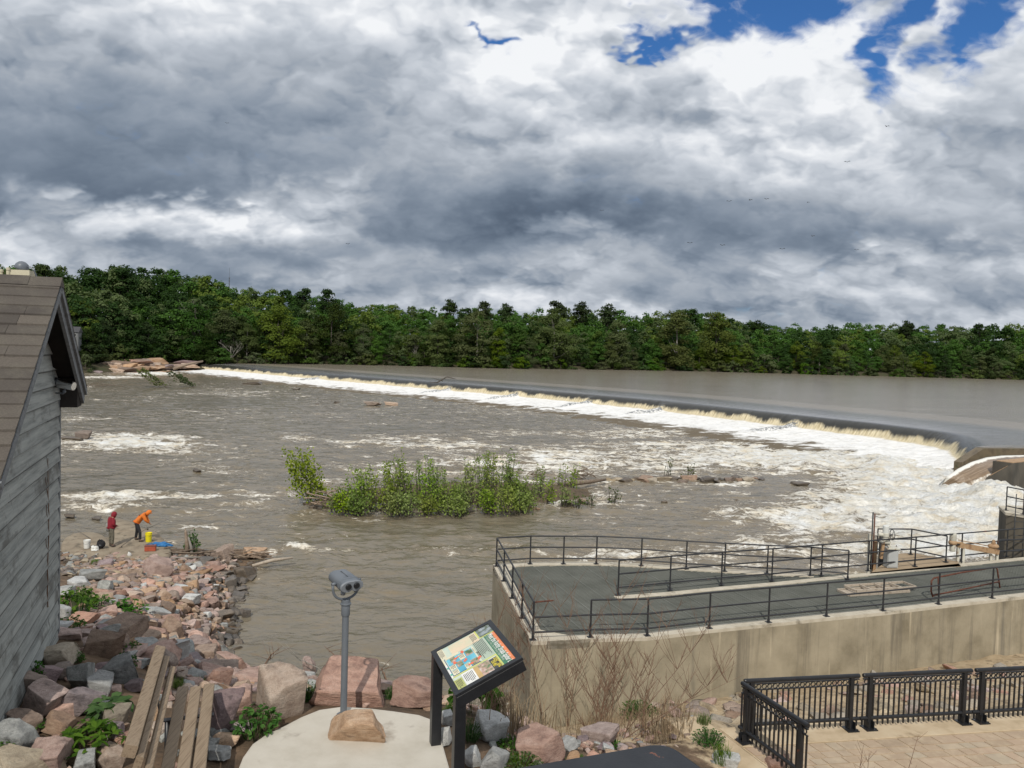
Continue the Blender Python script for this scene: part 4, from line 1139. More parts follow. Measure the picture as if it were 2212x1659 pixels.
# dead vine on the siding
v = SB(); p = sp(-.83, .035, 9.35); pts = [p]
for k in range(16):
    p = p + Vector((0, 0, -.115)) + sd * rs_.uniform(-.03, .035); pts.append(p)
v.tube(pts, [.004 + .004 * i / 16 for i in range(17)], 5)
for i, L2 in ((4, .25), (7, .3), (10, .22)): v.tube([pts[i], pts[i] + sd * -.12 + Vector((0, 0, .12)), pts[i] + sd * -.16 + Vector((0, 0, L2))], .004, 4)
tag(v.build('dead_vine', M_twig), 'thin dead vine creeping down the grey shed siding', 'vine')

# bullet camera on its arm
ca = at_depth(140, 833, 9.7)
base_c = ca
t = thing('security_camera', 'silver bullet security camera on a short arm under the shed gable', 'camera', base_c)
ax = Vector((.93, -.05, -.16)).normalized()
CBm = lambda: MB(base_c)
c0 = base_c - ax * .10 + Vector((0, 0, .015))
CBm().tube([c0, c0 + ax * .02, c0 + ax * .20, c0 + ax * .22], [.05, .057, .057, .052], 16).build('body', M_chrome, t, sharp=40)
CBm().tube([c0 - ax * .035, c0 + ax * .012], [.066, .062], 16).build('hood', M_black, t, True)
CBm().tube([c0 - ax * .01, c0 - ax * .004], .03, 14).build('lens', M_glass, t)
wallp = base_c + Vector((-.06, -.0, -.11)); 
arm = CBm(); arm.tube([base_c + ax * -.0 + Vector((0, 0, -.04)), base_c + Vector((.0, 0, -.085)), base_c + Vector((-.02, 0, -.10)), base_c + Vector((-.30, .12, -.10))], .011, 8); arm.box(base_c + Vector((-.305, .122, -.10)), (.03, .08, .13), _sa); arm.blob(base_c + Vector((-.005, 0, -.075)), (.022, .022, .022), 1, 2, 0)
arm.build('bracket', M_grey_metal, t)
CBm().tube([c0 + ax * .03 + Vector((0, 0, .045)), c0 + ax * .09 + Vector((0, 0, .052)), c0 + ax * .15 + Vector((.0, -.02, .035)), c0 + ax * .20 + Vector((0, -.03, .02))], .004, 5).build('cable', M_black, t)
# fixtures along the ridge
M_cream = surf('cream_plastic', [(.52, .47, .33), (.6, .55, .4)], 5, .5, .05)
rp = at_depth(45, 588, 8.9)
t = thing('ridge_lamp', 'grey domed floodlight on a cream box behind the shed ridge', 'lamp', rp)
b_ = rp
MB(b_).box(b_ + Vector((0, 0, -.10)), (.24, .16, .24), .2).build('junction_box', M_cream, t)
dome = MB(b_); prof = [(.072, 0), (.075, .022), (.068, .055), (.047, .083), (.022, .096), (.002, .099)]
dome.lathe(prof, 18, 0, Matrix.Rotation(.35, 3, 'Y'), b_ + Vector((.0, 0, .03))); dome.build('hood', M_grey_metal, t, True)
MB(b_).tube([b_ + Vector((.10, 0, .07)), b_ + Vector((.15, 0, .03)), b_ + Vector((.17, .03, -.06))], .008, 6).build('conduit', M_grey_metal, t)
for k, (px_, h) in enumerate(((18, .20), (3, .16))):
    rp = at_depth(px_, 597, 8.8)
    pi = MB(rp); pi.tube([rp + Vector((0, 0, -.6)), rp + Vector((0, 0, h * .5))], .018, 10); pi.tube([rp + Vector((0, 0, h * .5 - .03)), rp + Vector((0, 0, h * .5))], .023, 10)
    tag(pi.build('vent_pipe', M_cream, None, sharp=40), ['cream pipe stub standing behind the shed ridge', 'short cream pipe behind the shed ridge at the picture edge'][k], 'pipe')

# ================================================================== overlook pad
PADZ = 6.80
pad_px = [(512,1665),(524,1635),(545,1606),(575,1585),(612,1568),(650,1548),(690,1532),(740,1525),(800,1529),(850,1535),(905,1543),(930,1552),(955,1600),(972,1660),(990,1720),(900,1790),(500,1790)]
poly = [on_z(x, y, PADZ) for x, y in pad_px]
pd = MB((-1.5, 7.3, PADZ - .3)); pd.prism([(p.x, p.y) for p in poly][::-1], PADZ - .45, PADZ)
tag(pd.build('concrete_pad', M_concrete_pad, bevel=.02), kind='structure')

# coin viewer on its post
vb = on_z(742, 1545, PADZ)
t = thing('tower_viewer', 'grey pedestal binocular viewer standing on the pale concrete pad', 'viewer', vb)
VB = lambda: MB(vb)
ph = 1.20
VB().tube([vb, vb + Vector((0, 0, ph))], .036, 20).build('post', M_grey_metal, t, sharp=40)
VB().lathe([(.075, 0), (.075, .012), (.04, .018)], 20, c=vb).build('base_flange', M_grey_metal, t, sharp=40)
VB().lathe([(.043, ph - .10), (.047, ph - .09), (.047, ph + .012), (.045, ph + .02), (.058, ph + .024), (.060, ph + .034), (.050, ph + .042), (.048, ph + .075), (.042, ph + .082)], 22, c=vb).build('collar', M_grey_metal, t, sharp=35)
hd = vb + Vector((0, 0, ph + .268)); yaw = math.radians(40)
Hd = Matrix.Rotation(yaw, 3, 'Z')          # the eyepieces face the viewer, turned to the right
fwd = Hd @ Vector((0, -1, 0)); sid_ = Hd @ Vector((1, 0, 0)); upv = Vector((0, 0, 1))
tl = Matrix.Rotation(math.radians(8), 3, sid_)
fwd = tl @ fwd; upv = tl @ upv
yk = VB(); pts = []
for k in range(21):
    a = PI * k / 20
    pts.append(hd + sid_ * (-.158 * math.cos(a)) + Vector((0, 0, -.178 * math.sin(a) ** .7 - .01)) )
yk.tube(pts, .014, 10)
for s_ in (-1, 1): yk.tube([hd + sid_ * s_ * .17 + Vector((0, 0, -.002)), hd + sid_ * s_ * .115 + Vector((0, 0, -.002))], .018, 12)
yk.build('yoke', M_grey_metal, t, True)
# housing: a lofted twin-barrel shell
def loft(mb_, secs, n=28):
    vs = []; fs = []
    for (c, w, h, e) in secs:
        for k in range(n):
            a = 2 * PI * k / n
            ca_, sa_ = math.cos(a), math.sin(a)
            x = w * (abs(ca_) ** e) * (1 if ca_ >= 0 else -1); y = h * (abs(sa_) ** e) * (1 if sa_ >= 0 else -1)
            dip = .022 * math.exp(-(x / .028) ** 2) * (1 if y < 0 else .35)
            vs.append(hd + fwd * c + sid_ * x + upv * (y + (dip if y < 0 else -dip * .6)))
    for i in range(len(secs) - 1):
        for k in range(n): fs.append((i * n + k, i * n + (k + 1) % n, (i + 1) * n + (k + 1) % n, (i + 1) * n + k))
    fs.append(tuple(range(n - 1, -1, -1))); fs.append(tuple(range((len(secs) - 1) * n, len(secs) * n)))
    mb_.add(vs, fs)
hs = VB(); loft(hs, [(-.20, .10, .055, .8), (-.19, .115, .066, .75), (-.06, .122, .072, .75), (.03, .120, .070, .75), (.036, .126, .074, .75), (.06, .126, .074, .75), (.066, .118, .066, .75), (.115, .118, .062, .8)])
hs.build('housing', M_grey_metal, t, sharp=35)
fp = VB(); loft(fp, [(.112, .134, .063, .9), (.128, .136, .066, .9), (.138, .130, .060, .9)]); fp.build('face_plate', surf('viewer_face', [(.17, .185, .205), (.21, .225, .245)], 4, .4, .08, 80, .002), t, sharp=35)
for s_ in (-1, 1):
    c = hd + fwd * .136 + sid_ * s_ * .048 + upv * .008
    e = VB(); e.tube([c, c + fwd * .014, c + fwd * .020, c + fwd * .020, c + fwd * .006], [.034, .034, .030, .020, .018], 20)
    e = e.build('eyepiece', M_black, t, sharp=35)
    VB().tube([c + fwd * .004, c + fwd * .007], .017, 16).build('lens', M_glass, e)
VB().beam(hd - fwd * .14 + upv * .066, hd + fwd * .02 + upv * .066, .008, .006).build('sight_groove', M_black, t)
gp = VB(); gp.tube([hd + upv * -.05 + fwd * .09 + sid_ * -.075, hd + upv * -.095 + fwd * .085 + sid_ * -.075], [.03, .024], 12); gp.tube([hd + upv * -.05 + fwd * .09 + sid_ * .075, hd + upv * -.085 + fwd * .085 + sid_ * .075], [.03, .024], 12)
gp.build('hand_grip', M_grey_metal, t, True)

# ================================================================== interpretive sign
P1 = Vector((-.738, 7.70, 7.72)); P4 = Vector((-.416, 6.723, 7.72))
e1 = (P4 - P1).normalized(); q_ = Vector((-e1.y, e1.x, 0)); SW = 1.0285
e2 = (q_ * .62 + Vector((0, 0, .28))); SHT = e2.length; e2 = e2.normalized(); en = e1.cross(e2).normalized()
sign = thing('information_sign', 'black framed information panel about a river lily on two black posts by the pad', 'sign', (P1 + P4) / 2 - Vector((0, 0, .92)))
so = sign.location
SG = lambda: MB(so)
bot = PADZ - .3
for P_, sgn in ((P1, 1), (P4, -1)):
    c = P_ + e1 * .055 * sgn + q_ * .05
    SG().beam(Vector((c.x, c.y, bot)), Vector((c.x, c.y, P_.z + .005)), .10, .10, up=tuple(q_), bev=.004).build('leg', M_black, sign)
    a = P_ + e1 * .05 * sgn + e2 * .0 - en * .065; b = a + e2 * (SHT - .005)
    SG().beam(a, b, .10, .105, up=tuple(en), bev=.004).build('arm', M_black, sign)
fr = SG()
for a, b in ((P1, P4), (P1 + e2 * SHT, P4 + e2 * SHT)): fr.beam(a + e2 * (.022 if a is P1 else -.022), b + e2 * (.022 if a is P1 else -.022), .052, .03, up=tuple(en))
for a in (P1 + e1 * .028, P4 - e1 * .028): fr.beam(a + e2 * .04, a + e2 * (SHT - .04), .056, .031, up=tuple(en))
fr.build('frame', M_black, sign, bevel=.003)
def flat(name, col, rough=.35, scale=6, var=.12, blotch=None):
    c2 = tuple(min(1, q * (1 + var)) for q in col); c1 = tuple(q * (1 - var) for q in col)
    return surf(name, [c1, col, c2] if not blotch else list(blotch), scale, rough, 0, spec=.5)
U0, V0 = .056, .048; PW = SW - 2 * U0; PH = SHT - 2 * V0
def PT(u, v, h=.004): return P1 + e1 * (U0 + u * PW) + e2 * (V0 + v * PH) + en * h
def quad(u0, v0, u1, v1, h): return [PT(u0, v0, h), PT(u1, v0, h), PT(u1, v1, h), PT(u0, v1, h)]
panel = SG(); a = quad(0, 0, 1, 1, .004); b = quad(0, 0, 1, 1, -.02)
panel.add(b + a, [(3, 2, 1, 0), (4, 5, 6, 7), (0, 1, 5, 4), (1, 2, 6, 5), (2, 3, 7, 6), (3, 0, 4, 7)])
panel = panel.build('panel', flat('panel_print', (.62, .66, .52), scale=2.5, blotch=((.42, .64, .62), (.62, .68, .55), (.72, .72, .58))), sign)
def patch(name, rects, m_, h):
    g = SG()
    for r_ in rects: g.add(quad(*r_, h), [(0, 1, 2, 3)])
    return g.build(name, m_, panel)
C_green = flat('print_green', (.055, .20, .115)); C_or = flat('print_orange', (.80, .25, .10)); C_red = flat('print_red_orange', (.82, .16, .07))
C_cream = flat('print_cream', (.78, .72, .52)); C_ink = flat('print_ink', (.06, .06, .055)); C_blue = flat('print_blue', (.10, .42, .58), scale=4, blotch=((.06, .30, .46), (.12, .48, .62), (.35, .68, .72)))
C_lime = flat('print_lime', (.62, .64, .16)); C_olive = flat('print_olive', (.46, .48, .16)); C_white = flat('print_white', (.80, .80, .76)); C_yell = flat('print_yellow', (.80, .66, .06))
C_sage = flat('print_sage', (.42, .50, .40)); C_navy = flat('print_navy', (.05, .10, .22)); C_tan = flat('print_tan', (.55, .38, .16)); C_grn2 = flat('print_teal', (.10, .45, .32)); C_map = flat('print_map', (.72, .66, .44), scale=5, blotch=((.60, .62, .44), (.78, .62, .44), (.76, .70, .52)))
C_ph = flat('photo_dark', (.1, .1, .08), scale=14, blotch=((.02, .025, .02), (.10, .13, .08), (.30, .34, .36), (.45, .5, .55)))
C_ph2 = flat('photo_flower', (.3, .3, .2), scale=12, blotch=((.03, .05, .02), (.10, .20, .08), (.55, .35, .28), (.7, .7, .66)))
# u runs along the lower edge (0 left .. 1 right), v from the lower edge to the title
patch('title_band', [(.22, .80, 1, .945)], C_green, .0055)
patch('orange_strip', [(.22, .945, 1, 1)], C_or, .0055)
patch('photograph', [(0, .74, .215, 1.0)], C_ph, .0055)
for q in ((.205, .74, .222, 1), (.70, .02, .72, .78), (0, .715, .205, .74), (.70, .78, 1, .80)): patch('lime_rule', [q], C_lime, .006)
patch('text_ground', [(.22, .56, .70, .79)], C_sage, .0055)
patch('map', [(.02, .20, .25, .72)], C_map, .0056)
patch('river_blue', [(.30, .06, .68, .52)], C_blue, .0056)
patch('navy_rule', [(.68, .04, .692, .54), (.26, .035, .692, .047)], C_navy, .0062)
patch('photograph', [(.32, .39, .44, .51), (.45, .18, .57, .28), (.56, .39, .68, .52), (.30, .12, .41, .21)], C_ph2, .0066)
patch('caption_card', [(.32, .52, .46, .55), (.33, .27, .45, .37), (.58, .28, .69, .37), (.46, .06, .57, .16), (.58, .06, .68, .16), (.25, .06, .29, .3)], C_cream, .0066)
patch('sponsor_box', [(0, .0, .25, .10), (.25, 0, .40, .03)], C_cream, .0058)
patch('sponsor_box', [(.40, 0, .72, .045)], C_white, .0058)
patch('emblem', [(.46, .008, .50, .036), (.62, .008, .66, .038)], C_grn2, .0068)
patch('footer', [(.78, 0, 1, .14)], C_olive, .0058)
patch('white_box', [(.73, .15, 1, .36)], C_white, .0058)
patch('warning_band', [(.73, .36, 1, .44)], C_tan, .0062)
patch('photograph', [(.73, .44, 1, .63)], C_ph2, .0060)
patch('black_box', [(.75, .635, .99, .775)], C_ink, .0062)
# printed text lines
lines = []
for (u0, u1, v0, v1, n) in ((.24, .67, .58, .77, 8), (.34, .45, .525, .545, 2), (.335, .445, .28, .36, 4), (.585, .685, .29, .36, 4), (.465, .565, .07, .15, 4), (.585, .675, .07, .15, 4), (.02, .23, .01, .09, 5), (.76, .97, .17, .34, 7), (.80, .98, .02, .12, 5), (.04, .24, .60, .70, 5)):
    for k in range(n):
        vv = v0 + (v1 - v0) * (k + .25) / n; lines.append((u0, vv, u0 + (u1 - u0) * rs_.uniform(.7, 1), vv + (v1 - v0) / n * .38))
    patch('printed_text', lines, C_ink, .0072); lines = []
for (u, v, a_) in ((.30, .36, .0), (.60, .545, 2.6), (.50, .335, -.5), (.36, .225, -1.3), (.44, .165, .0), (.63, .385, 1.6)):
    c = PT(u, v, .0078); d = e1 * math.cos(a_) + e2 * math.sin(a_); n_ = en.cross(d)
    ar = SG(); ar.add([c - d * .03 + n_ * .012, c - d * .03 - n_ * .012, c - n_ * .012, c - n_ * .026, c + d * .034, c + n_ * .026, c + n_ * .012], [(0, 1, 2, 6), (2, 3, 4), (2, 4, 6), (6, 4, 5)]).build('arrow', C_red, panel)
def text_on(body, u, v, height, m_, h=.0075, align='LEFT', name='lettering', squeeze=1.0):
    cu = bpy.data.curves.new(name, 'FONT'); cu.body = body; cu.size = height; cu.align_x = align; cu.resolution_u = 2; cu.offset = height * .018
    o = bpy.data.objects.new('tmp', cu); COL.objects.link(o)
    dg = bpy.context.evaluated_depsgraph_get(); me_ = bpy.data.meshes.new_from_object(o.evaluated_get(dg))
    bpy.data.objects.remove(o)
    org = PT(u, v, h)
    M4 = Matrix((e1 * squeeze, e2, en)).transposed().to_4x4(); M4.translation = org - so
    me_.transform(M4)
    me_.materials.clear()
    return link_mesh(name, me_, m_, panel)
text_on('Meet the Rocky Shoals Spider Lily', .235, .868, .082, C_white, squeeze=.66)
text_on("In Columbia's rivers, this rare beauty clings to survival", .24, .822, .034, C_sage, squeeze=.82)
text_on('LIFE CYCLE', .46, .548, .032, C_ink, squeeze=.8)
text_on("DON'T TREAD", .765, .712, .052, C_yell, squeeze=.62)
text_on('ON ME!', .80, .652, .052, C_yell, squeeze=.66)

# ================================================================== bench seen from its end
A0 = Vector((-3.27, 7.75, 7.25)); A1 = Vector((-2.62, 5.85, 7.25))
bd = (A1 - A0); bl = bd.length; bd.normalize(); bq = Vector((-bd.y, bd.x, 0))          # bq points to the right, towards the seat front
bench = thing('wooden_bench', 'weathered timber slat bench facing the pad, seen from its end', 'bench', (A0 + A1) / 2 - Vector((0, 0, .45)))
bo = bench.location
for k in range(3):
    j = A0 + bq * (-.01 + .125 * k) - bd * .0
    MB(bo).beam(j + bd * .03 * (k % 2), j + bd * bl, .104, .045, bev=.006).build('seat_slat', M_wood, bench)
B0 = Vector((-3.47, 7.60, 7.70)); 
lean = Vector((-.16, -.06, 0))
for k, (w, h) in enumerate(((.10, .095), (.056, .10), (.056, .10))):
    c = B0 + Vector((.058, .016, -.098)) * k + bq * .01
    MB(bo).beam(c + bd * (.0 + .03 * k), c + bd * (bl + .02), w, h, bev=.006, up=(.30, .09, 1)).build('back_slat', M_wood, bench)
for f_ in (.30, .92):
    c = A0 + bd * bl * f_
    g = MB(bo)
    g.beam(c - bq * .16 + Vector((0, 0, -.03)), c + bq * .31 + Vector((0, 0, -.03)), .06, .012)
    g.beam(c - bq * .15 + Vector((0, 0, -.03)), c - bq * .24 + Vector((0, 0, .47)), .06, .012, up=tuple(bq))
    g.build('bracket', M_black, bench)
    for q in (-.10, .24):
        l_ = MB(bo); l_.tube([c + bq * q + Vector((0, 0, -.04)), c + bq * q + Vector((0, 0, -.62))], .025, 10); l_.build('leg', M_black, bench, True)

# ---- black metal housing whose top shows at the bottom edge
hr = thing('metal_housing', 'scuffed black metal housing with a rounded corner at the bottom edge of the picture', 'housing', (1.0, 4.6, 7.0))
ho = hr.location
M_hand = surf('scuffed_black_paint', [(.010, .011, .014), (.02, .022, .026)], 5, .4, .25, 50, .004, patches=((.20, .07, .035), 7, .67, .70))
ct = at_depth(1440, 1603, 5.0); lf = on_z(1110, 1660, ct.z); ed = (on_z(1530, 1668, ct.z) - ct).normalized()
zt = ct.z; out = []
for k in range(9):
    f = k / 8; a = lf.lerp(ct, .86).lerp(ct, f); b = ct.lerp(ct + ed * .14, f); out.append(a.lerp(b, f))
outline = [lf - (ct - lf).normalized() * .9, lf] + out + [ct + ed * 1.2, lf - (ct - lf).normalized() * .9 + ed * 1.2]
g = MB(ho); n = len(outline); cc = sum(outline, Vector()) / n; rings = ((1.0, -.9), (1.0, -.05), (.995, -.02), (.99, -.005), (.98, 0)); vs = []; fs = []
for s_, dz_ in rings:
    for q in outline: w = cc + (q - cc) * s_; vs.append((w.x, w.y, zt + dz_))
for r_ in range(len(rings) - 1):
    for k in range(n): fs.append((r_ * n + k, (r_ + 1) * n + k, (r_ + 1) * n + (k + 1) % n, r_ * n + (k + 1) % n))
fs.append(tuple(range((len(rings) - 1) * n, len(rings) * n))[::-1])
g.add(vs, fs).build('shell', M_hand, hr, sharp=50)
for q in (outline[1], outline[-2]):
    w = cc + (q - cc) * .8; g = MB(ho); g.beam(Vector((w.x, w.y, zt - .89)), Vector((w.x, w.y, gz(w.x, w.y) - .2)), .08, .08, up=(0, 1, 0)); g.build('leg', M_hand, hr)
# ================================================================== intake platform
PZ = 2.75
def row(pxs, z=PZ): return [on_z(x, y, z) for x, y in pxs]
front = row([(1148,1386),(1275,1380),(1398,1377),(1532,1361),(1660,1348),(1785,1335),(1907,1323),(2027,1309),(2143,1296),(2260,1283)])
rear = row([(1065,1219),(1146,1214),(1217,1213),(1288,1213),(1386,1217),(1484,1224),(1566,1229),(1657,1234),(1750,1238)])
inner = row([(1326,1286),(1447,1277),(1558,1266),(1667,1257),(1774,1246),(1875,1236),(1976,1226),(2076,1216),(2174,1206),(2290,1195)])
front += [front[-1] + (front[-1] - front[-2]).normalized() * 14]
inner += [inner[-1] + (inner[-1] - inner[-2]).normalized() * 16]
plat = thing('intake_platform', 'tan concrete intake wall carrying a dark grated deck over the river', 'platform', (6, 24, -1))
po = plat.location
PB = lambda: MB(po)
def strip_wall(name, outer, th_in, z0, z1, m_, side=1):
    """a wall along a polyline, thickness to the left (side=1) of travel"""
    n = len(outer); off = []
    for i, p in enumerate(outer):
        d = (outer[min(i + 1, n - 1)] - outer[max(i - 1, 0)]); d.z = 0; d.normalize()
        off.append(p + Vector((-d.y, d.x, 0)) * th_in * side)
    vs = []; fs = []
    for a, b in zip(outer, off):
        vs += [(a.x, a.y, z0), (a.x, a.y, z1), (b.x, b.y, z1), (b.x, b.y, z0)]
    for i in range(n - 1):
        for k in range(4): fs.append((i * 4 + k, i * 4 + (k + 1) % 4, (i + 1) * 4 + (k + 1) % 4, (i + 1) * 4 + k))
    fs += [(3, 2, 1, 0), ((n - 1) * 4, (n - 1) * 4 + 1, (n - 1) * 4 + 2, (n - 1) * 4 + 3)]
    return PB().add(vs, fs).build(name, m_, plat), off
CAPT = .34
fw_, fin = strip_wall('front_wall', front, CAPT, -1.5, PZ - .10, M_wall)
for i, nm in ((0, 'front_coping'),): strip_wall(nm, [p + Vector((0, 0, 0)) for p in front], CAPT + .02, PZ - .0995, PZ, M_cap)
left = [rear[0], rear[0].lerp(front[0], .33), rear[0].lerp(front[0], .66), front[0]]
lw, lin_ = strip_wall('side_wall', left, .42, -1.5, PZ - .103, M_wall)
strip_wall('side_coping', left, .44, PZ - .1025, PZ - .003, M_cap)
rv = rear[::-1]
rw_, rin = strip_wall('rear_wall', rv, .40, -1.5, PZ - .106, M_wall)
strip_wall('rear_coping', rv, .42, PZ - .1055, PZ - .006, M_cap)
iw, iin = strip_wall('inner_wall', inner, -.30, -1.5, PZ - .02, M_cap)
# corner gussets of the coping, as in a chamfered pit
for cpt, d1, d2 in ((rear[0], (rear[2] - rear[0]).normalized() * 1.15, (front[0] - rear[0]).normalized() * 1.5), (front[0], (front[1] - front[0]).normalized() * 1.7, (rear[0] - front[0]).normalized() * 1.2)):
    g = PB(); a, b, c = cpt, cpt + d1, cpt + d2
    g.prism([(a.x, a.y), (b.x, b.y), (c.x, c.y)] if (b - a).cross(c - a).z > 0 else [(a.x, a.y), (c.x, c.y), (b.x, b.y)], PZ - .25, PZ - .009)
    g.build('coping_corner', M_cap, plat)
# grating: bearing bars and cross rods really modelled over a dark pit
def grate_mat():
    m_, nb, p = mat('galvanised_grating')
    co = pos_co(nb)
    n = nb.noise(co, .8, 5, .6).outputs[0]
    c = nb.ramp(nb.mr(n, .3, .7, 0, 1, 'LINEAR'), [(0, (.11, .115, .10)), (1, (.17, .175, .155))])
    nb.put(p.inputs['Base Color'], c); p.inputs['Roughness'].default_value = .7; p.inputs['Specular IOR Level'].default_value = .15
    return m_
M_grate = grate_mat()
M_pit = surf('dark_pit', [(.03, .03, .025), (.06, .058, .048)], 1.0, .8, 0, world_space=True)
def clip_seg(poly, p, d):
    """spans of the line p+t*d inside a polygon"""
    ts = []; n = len(poly)
    for i in range(n):
        a = poly[i]; b = poly[(i + 1) % n]; e = (b[0] - a[0], b[1] - a[1]); den = d[0] * e[1] - d[1] * e[0]
        if abs(den) < 1e-9: continue
        w = (a[0] - p[0], a[1] - p[1]); t = (w[0] * e[1] - w[1] * e[0]) / den; s_ = (w[0] * d[1] - w[1] * d[0]) / den
        if 0 <= s_ < 1: ts.append(t)
    ts.sort(); return list(zip(ts[::2], ts[1::2]))
poly = [(p.x, p.y) for p in fin] + [(p.x, p.y) for p in inner[:0]] 
deck = [(p.x, p.y) for p in lin_[::-1][:1]] + [(p.x, p.y) for p in fin[1:]] + [(p.x, p.y) for p in inner[::-1][:6]] + [(p.x, p.y) for p in rin[1:-1]] + [(p.x, p.y) for p in lin_[:1]]
bdv = (front[6] - front[2]); bdv.z = 0; bdv.normalize(); cdv = Vector((-bdv.y, bdv.x, 0))
g = PB(); t = -2.0; org = front[0]
i = 0
while t < 13:
    p = (org.x + cdv.x * t, org.y + cdv.y * t)
    for a, b in clip_seg(deck, p, (bdv.x, bdv.y)):
        if b - a < .1: continue
        A = (p[0] + bdv.x * a, p[1] + bdv.y * a); B = (p[0] + bdv.x * b, p[1] + bdv.y * b); w = .021
        g.add([(A[0] - cdv.x * w, A[1] - cdv.y * w, PZ - .04), (B[0] - cdv.x * w, B[1] - cdv.y * w, PZ - .04), (B[0] + cdv.x * w, B[1] + cdv.y * w, PZ - .04), (A[0] + cdv.x * w, A[1] + cdv.y * w, PZ - .04),
               (A[0] - cdv.x * w, A[1] - cdv.y * w, PZ - .08), (B[0] - cdv.x * w, B[1] - cdv.y * w, PZ - .08)], [(0, 1, 2, 3), (0, 4, 5, 1)])
    t += .11; i += 1
t = -3.0
while t < 34:
    p = (org.x + bdv.x * t, org.y + bdv.y * t)
    for a, b in clip_seg(deck, p, (cdv.x, cdv.y)):
        A = (p[0] + cdv.x * a, p[1] + cdv.y * a); B = (p[0] + cdv.x * b, p[1] + cdv.y * b); w = .008 if round((t + 3) / .16) % 6 else .022
        zz = PZ - .041 if w < .01 else PZ - .037
        g.add([(A[0] - bdv.x * w, A[1] - bdv.y * w, zz), (A[0] + bdv.x * w, A[1] + bdv.y * w, zz), (B[0] + bdv.x * w, B[1] + bdv.y * w, zz), (B[0] - bdv.x * w, B[1] - bdv.y * w, zz)], [(0, 1, 2, 3)])
    t += .16
g.build('grating', M_grate, plat)
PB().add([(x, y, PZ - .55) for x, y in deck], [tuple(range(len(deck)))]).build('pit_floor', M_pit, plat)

# ---- pipe railings
def railing(label, bases, h=1.07, heights=(1.07, .64, .21), r=.028, posts=None, m_=None, flange=True, ends=None, post_h=None, wave=True, top_from=0):
    o = bases[0]
    t = thing('pipe_railing', label, 'railing', o)
    m_ = m_ or M_rail
    for i, b in enumerate(bases):
        if posts is not None and i not in posts: continue
        g = MB(o); g.tube([b, b + Vector((0, 0, h))], r, 8)
        if flange: g.box(b + Vector((0, 0, .008)), (.17, .15, .016), .3); g.tube([b, b + Vector((0, 0, .10))], r * 1.5, 8)
        g.build('post', m_, t, sharp=40)
    for k, hh in enumerate(heights):
        pts = [b + Vector((0, 0, hh)) for b in bases]
        if k == 0: pts = pts[top_from:]
        MB(o).tube(pts, r, 8).build('top_rail' if k == 0 else 'rail', m_, t, sharp=40)
    return t
lb = row([(1072,1223),(1088,1255),(1106,1292),(1127,1335),(1151,1382)])
railing('black pipe railing along the left side of the grated deck', lb)
railing('black pipe railing along the river side of the grated deck', [lb[0] + Vector((.05, .02, 0))] + row([(1145,1218),(1217,1218),(1288,1218),(1385,1222),(1482,1229),(1565,1234),(1657,1239),(1750,1243),(1831,1251)]), posts=list(range(1, 10)))
fb = [lb[-1] + Vector((.04, 0, 0))] + row([(1275,1376),(1398,1373),(1532,1357),(1660,1344),(1785,1331),(1907,1319),(2027,1305),(2143,1292),(2262,1279)])
railing('rust-flecked black pipe railing on the front wall, top rail missing at its left end', fb + [fb[-1] + (fb[-1] - fb[-2]) * 1, fb[-1] + (fb[-1] - fb[-2]) * 2], posts=list(range(1, 12)), top_from=1)
st_ = MB(lb[-1]); st_.tube([lb[-1] + Vector((.03, 0, 1.07)), lb[-1] + Vector((.55, .10, 1.10))], .024, 8); tag(st_.build('rail_stub', M_rust), 'short rusty stub of broken top rail at the near corner post of the deck', 'pipe')
ib = row([(1335,1285),(1447,1274),(1558,1263),(1667,1254),(1774,1243),(1875,1233),(1976,1223),(2076,1213),(2174,1203),(2275,1194)])
railing('black pipe railing on the middle wall that runs up to the right across the deck', ib, h=1.17, heights=(1.17, .71, .25))
# loose rusty rail section leaning on the deck
a = on_z(2018, 1295, PZ); b = on_z(2160, 1270, PZ)
t = thing('rusty_rail', 'loose rust-red looped pipe rail lying against the front railing on the deck', 'rail', a)
d = (b - a).normalized(); up = Vector((-.05, .25, 1)).normalized()
MB(a).tube([a + up * .12, a + up * .10 + d * -.06, a + up * .30 + d * -.10, a + up * .62 + d * -.02, a + up * .70 + d * .12, a + up * .74 + d * 1.6, b + up * .74 - d * .1, b + up * .66, b + up * .0], .028, 8).build('loop', M_rust, t, True)
MB(a).tube([a + up * .14, a + d * 1.2 + up * .16, b + up * .22], .028, 8).build('lower_pipe', M_rust, t, True)
MB(a).tube([a + d * .35 + up * .70, a + d * .28 + up * .15], .026, 8).build('stay', M_rust, t, True)
# wooden frames lying on the grating
ax0 = on_z(1835, 1288, PZ - .03); ax1 = on_z(1990, 1277, PZ - .03); dv = (ax1 - ax0); wl = dv.length; dv.normalize(); wv = Vector((-dv.y, dv.x, 0))
for k, (s0, zz, lab) in enumerate(((0, .03, 'lower of the two pale timber frames stacked on the grating'), (.35, .13, 'upper of the two pale timber frames stacked on the grating'))):
    o = ax0 + dv * s0 + Vector((0, 0, zz)) + wv * .08 * k
    t = thing('timber_frame', lab, 'frame', o)
    L_ = wl - .5; W_ = .62
    for q in (0, W_): MB(o).beam(o + wv * q, o + dv * L_ + wv * q, .05, .08).build('long_board', M_old_wood, t)
    for j in range(5):
        MB(o).beam(o + dv * L_ * j / 4 + wv * .03, o + dv * L_ * j / 4 + wv * (W_ - .03), .05, .075).build('cross_board', M_old_wood, t)
    if k == 0: MB(o).beam(o + wv * W_ / 2 + dv * .1, o + dv * (L_ - .05) + wv * W_ / 2, .5, .012).build('panel_board', M_old_wood, t)

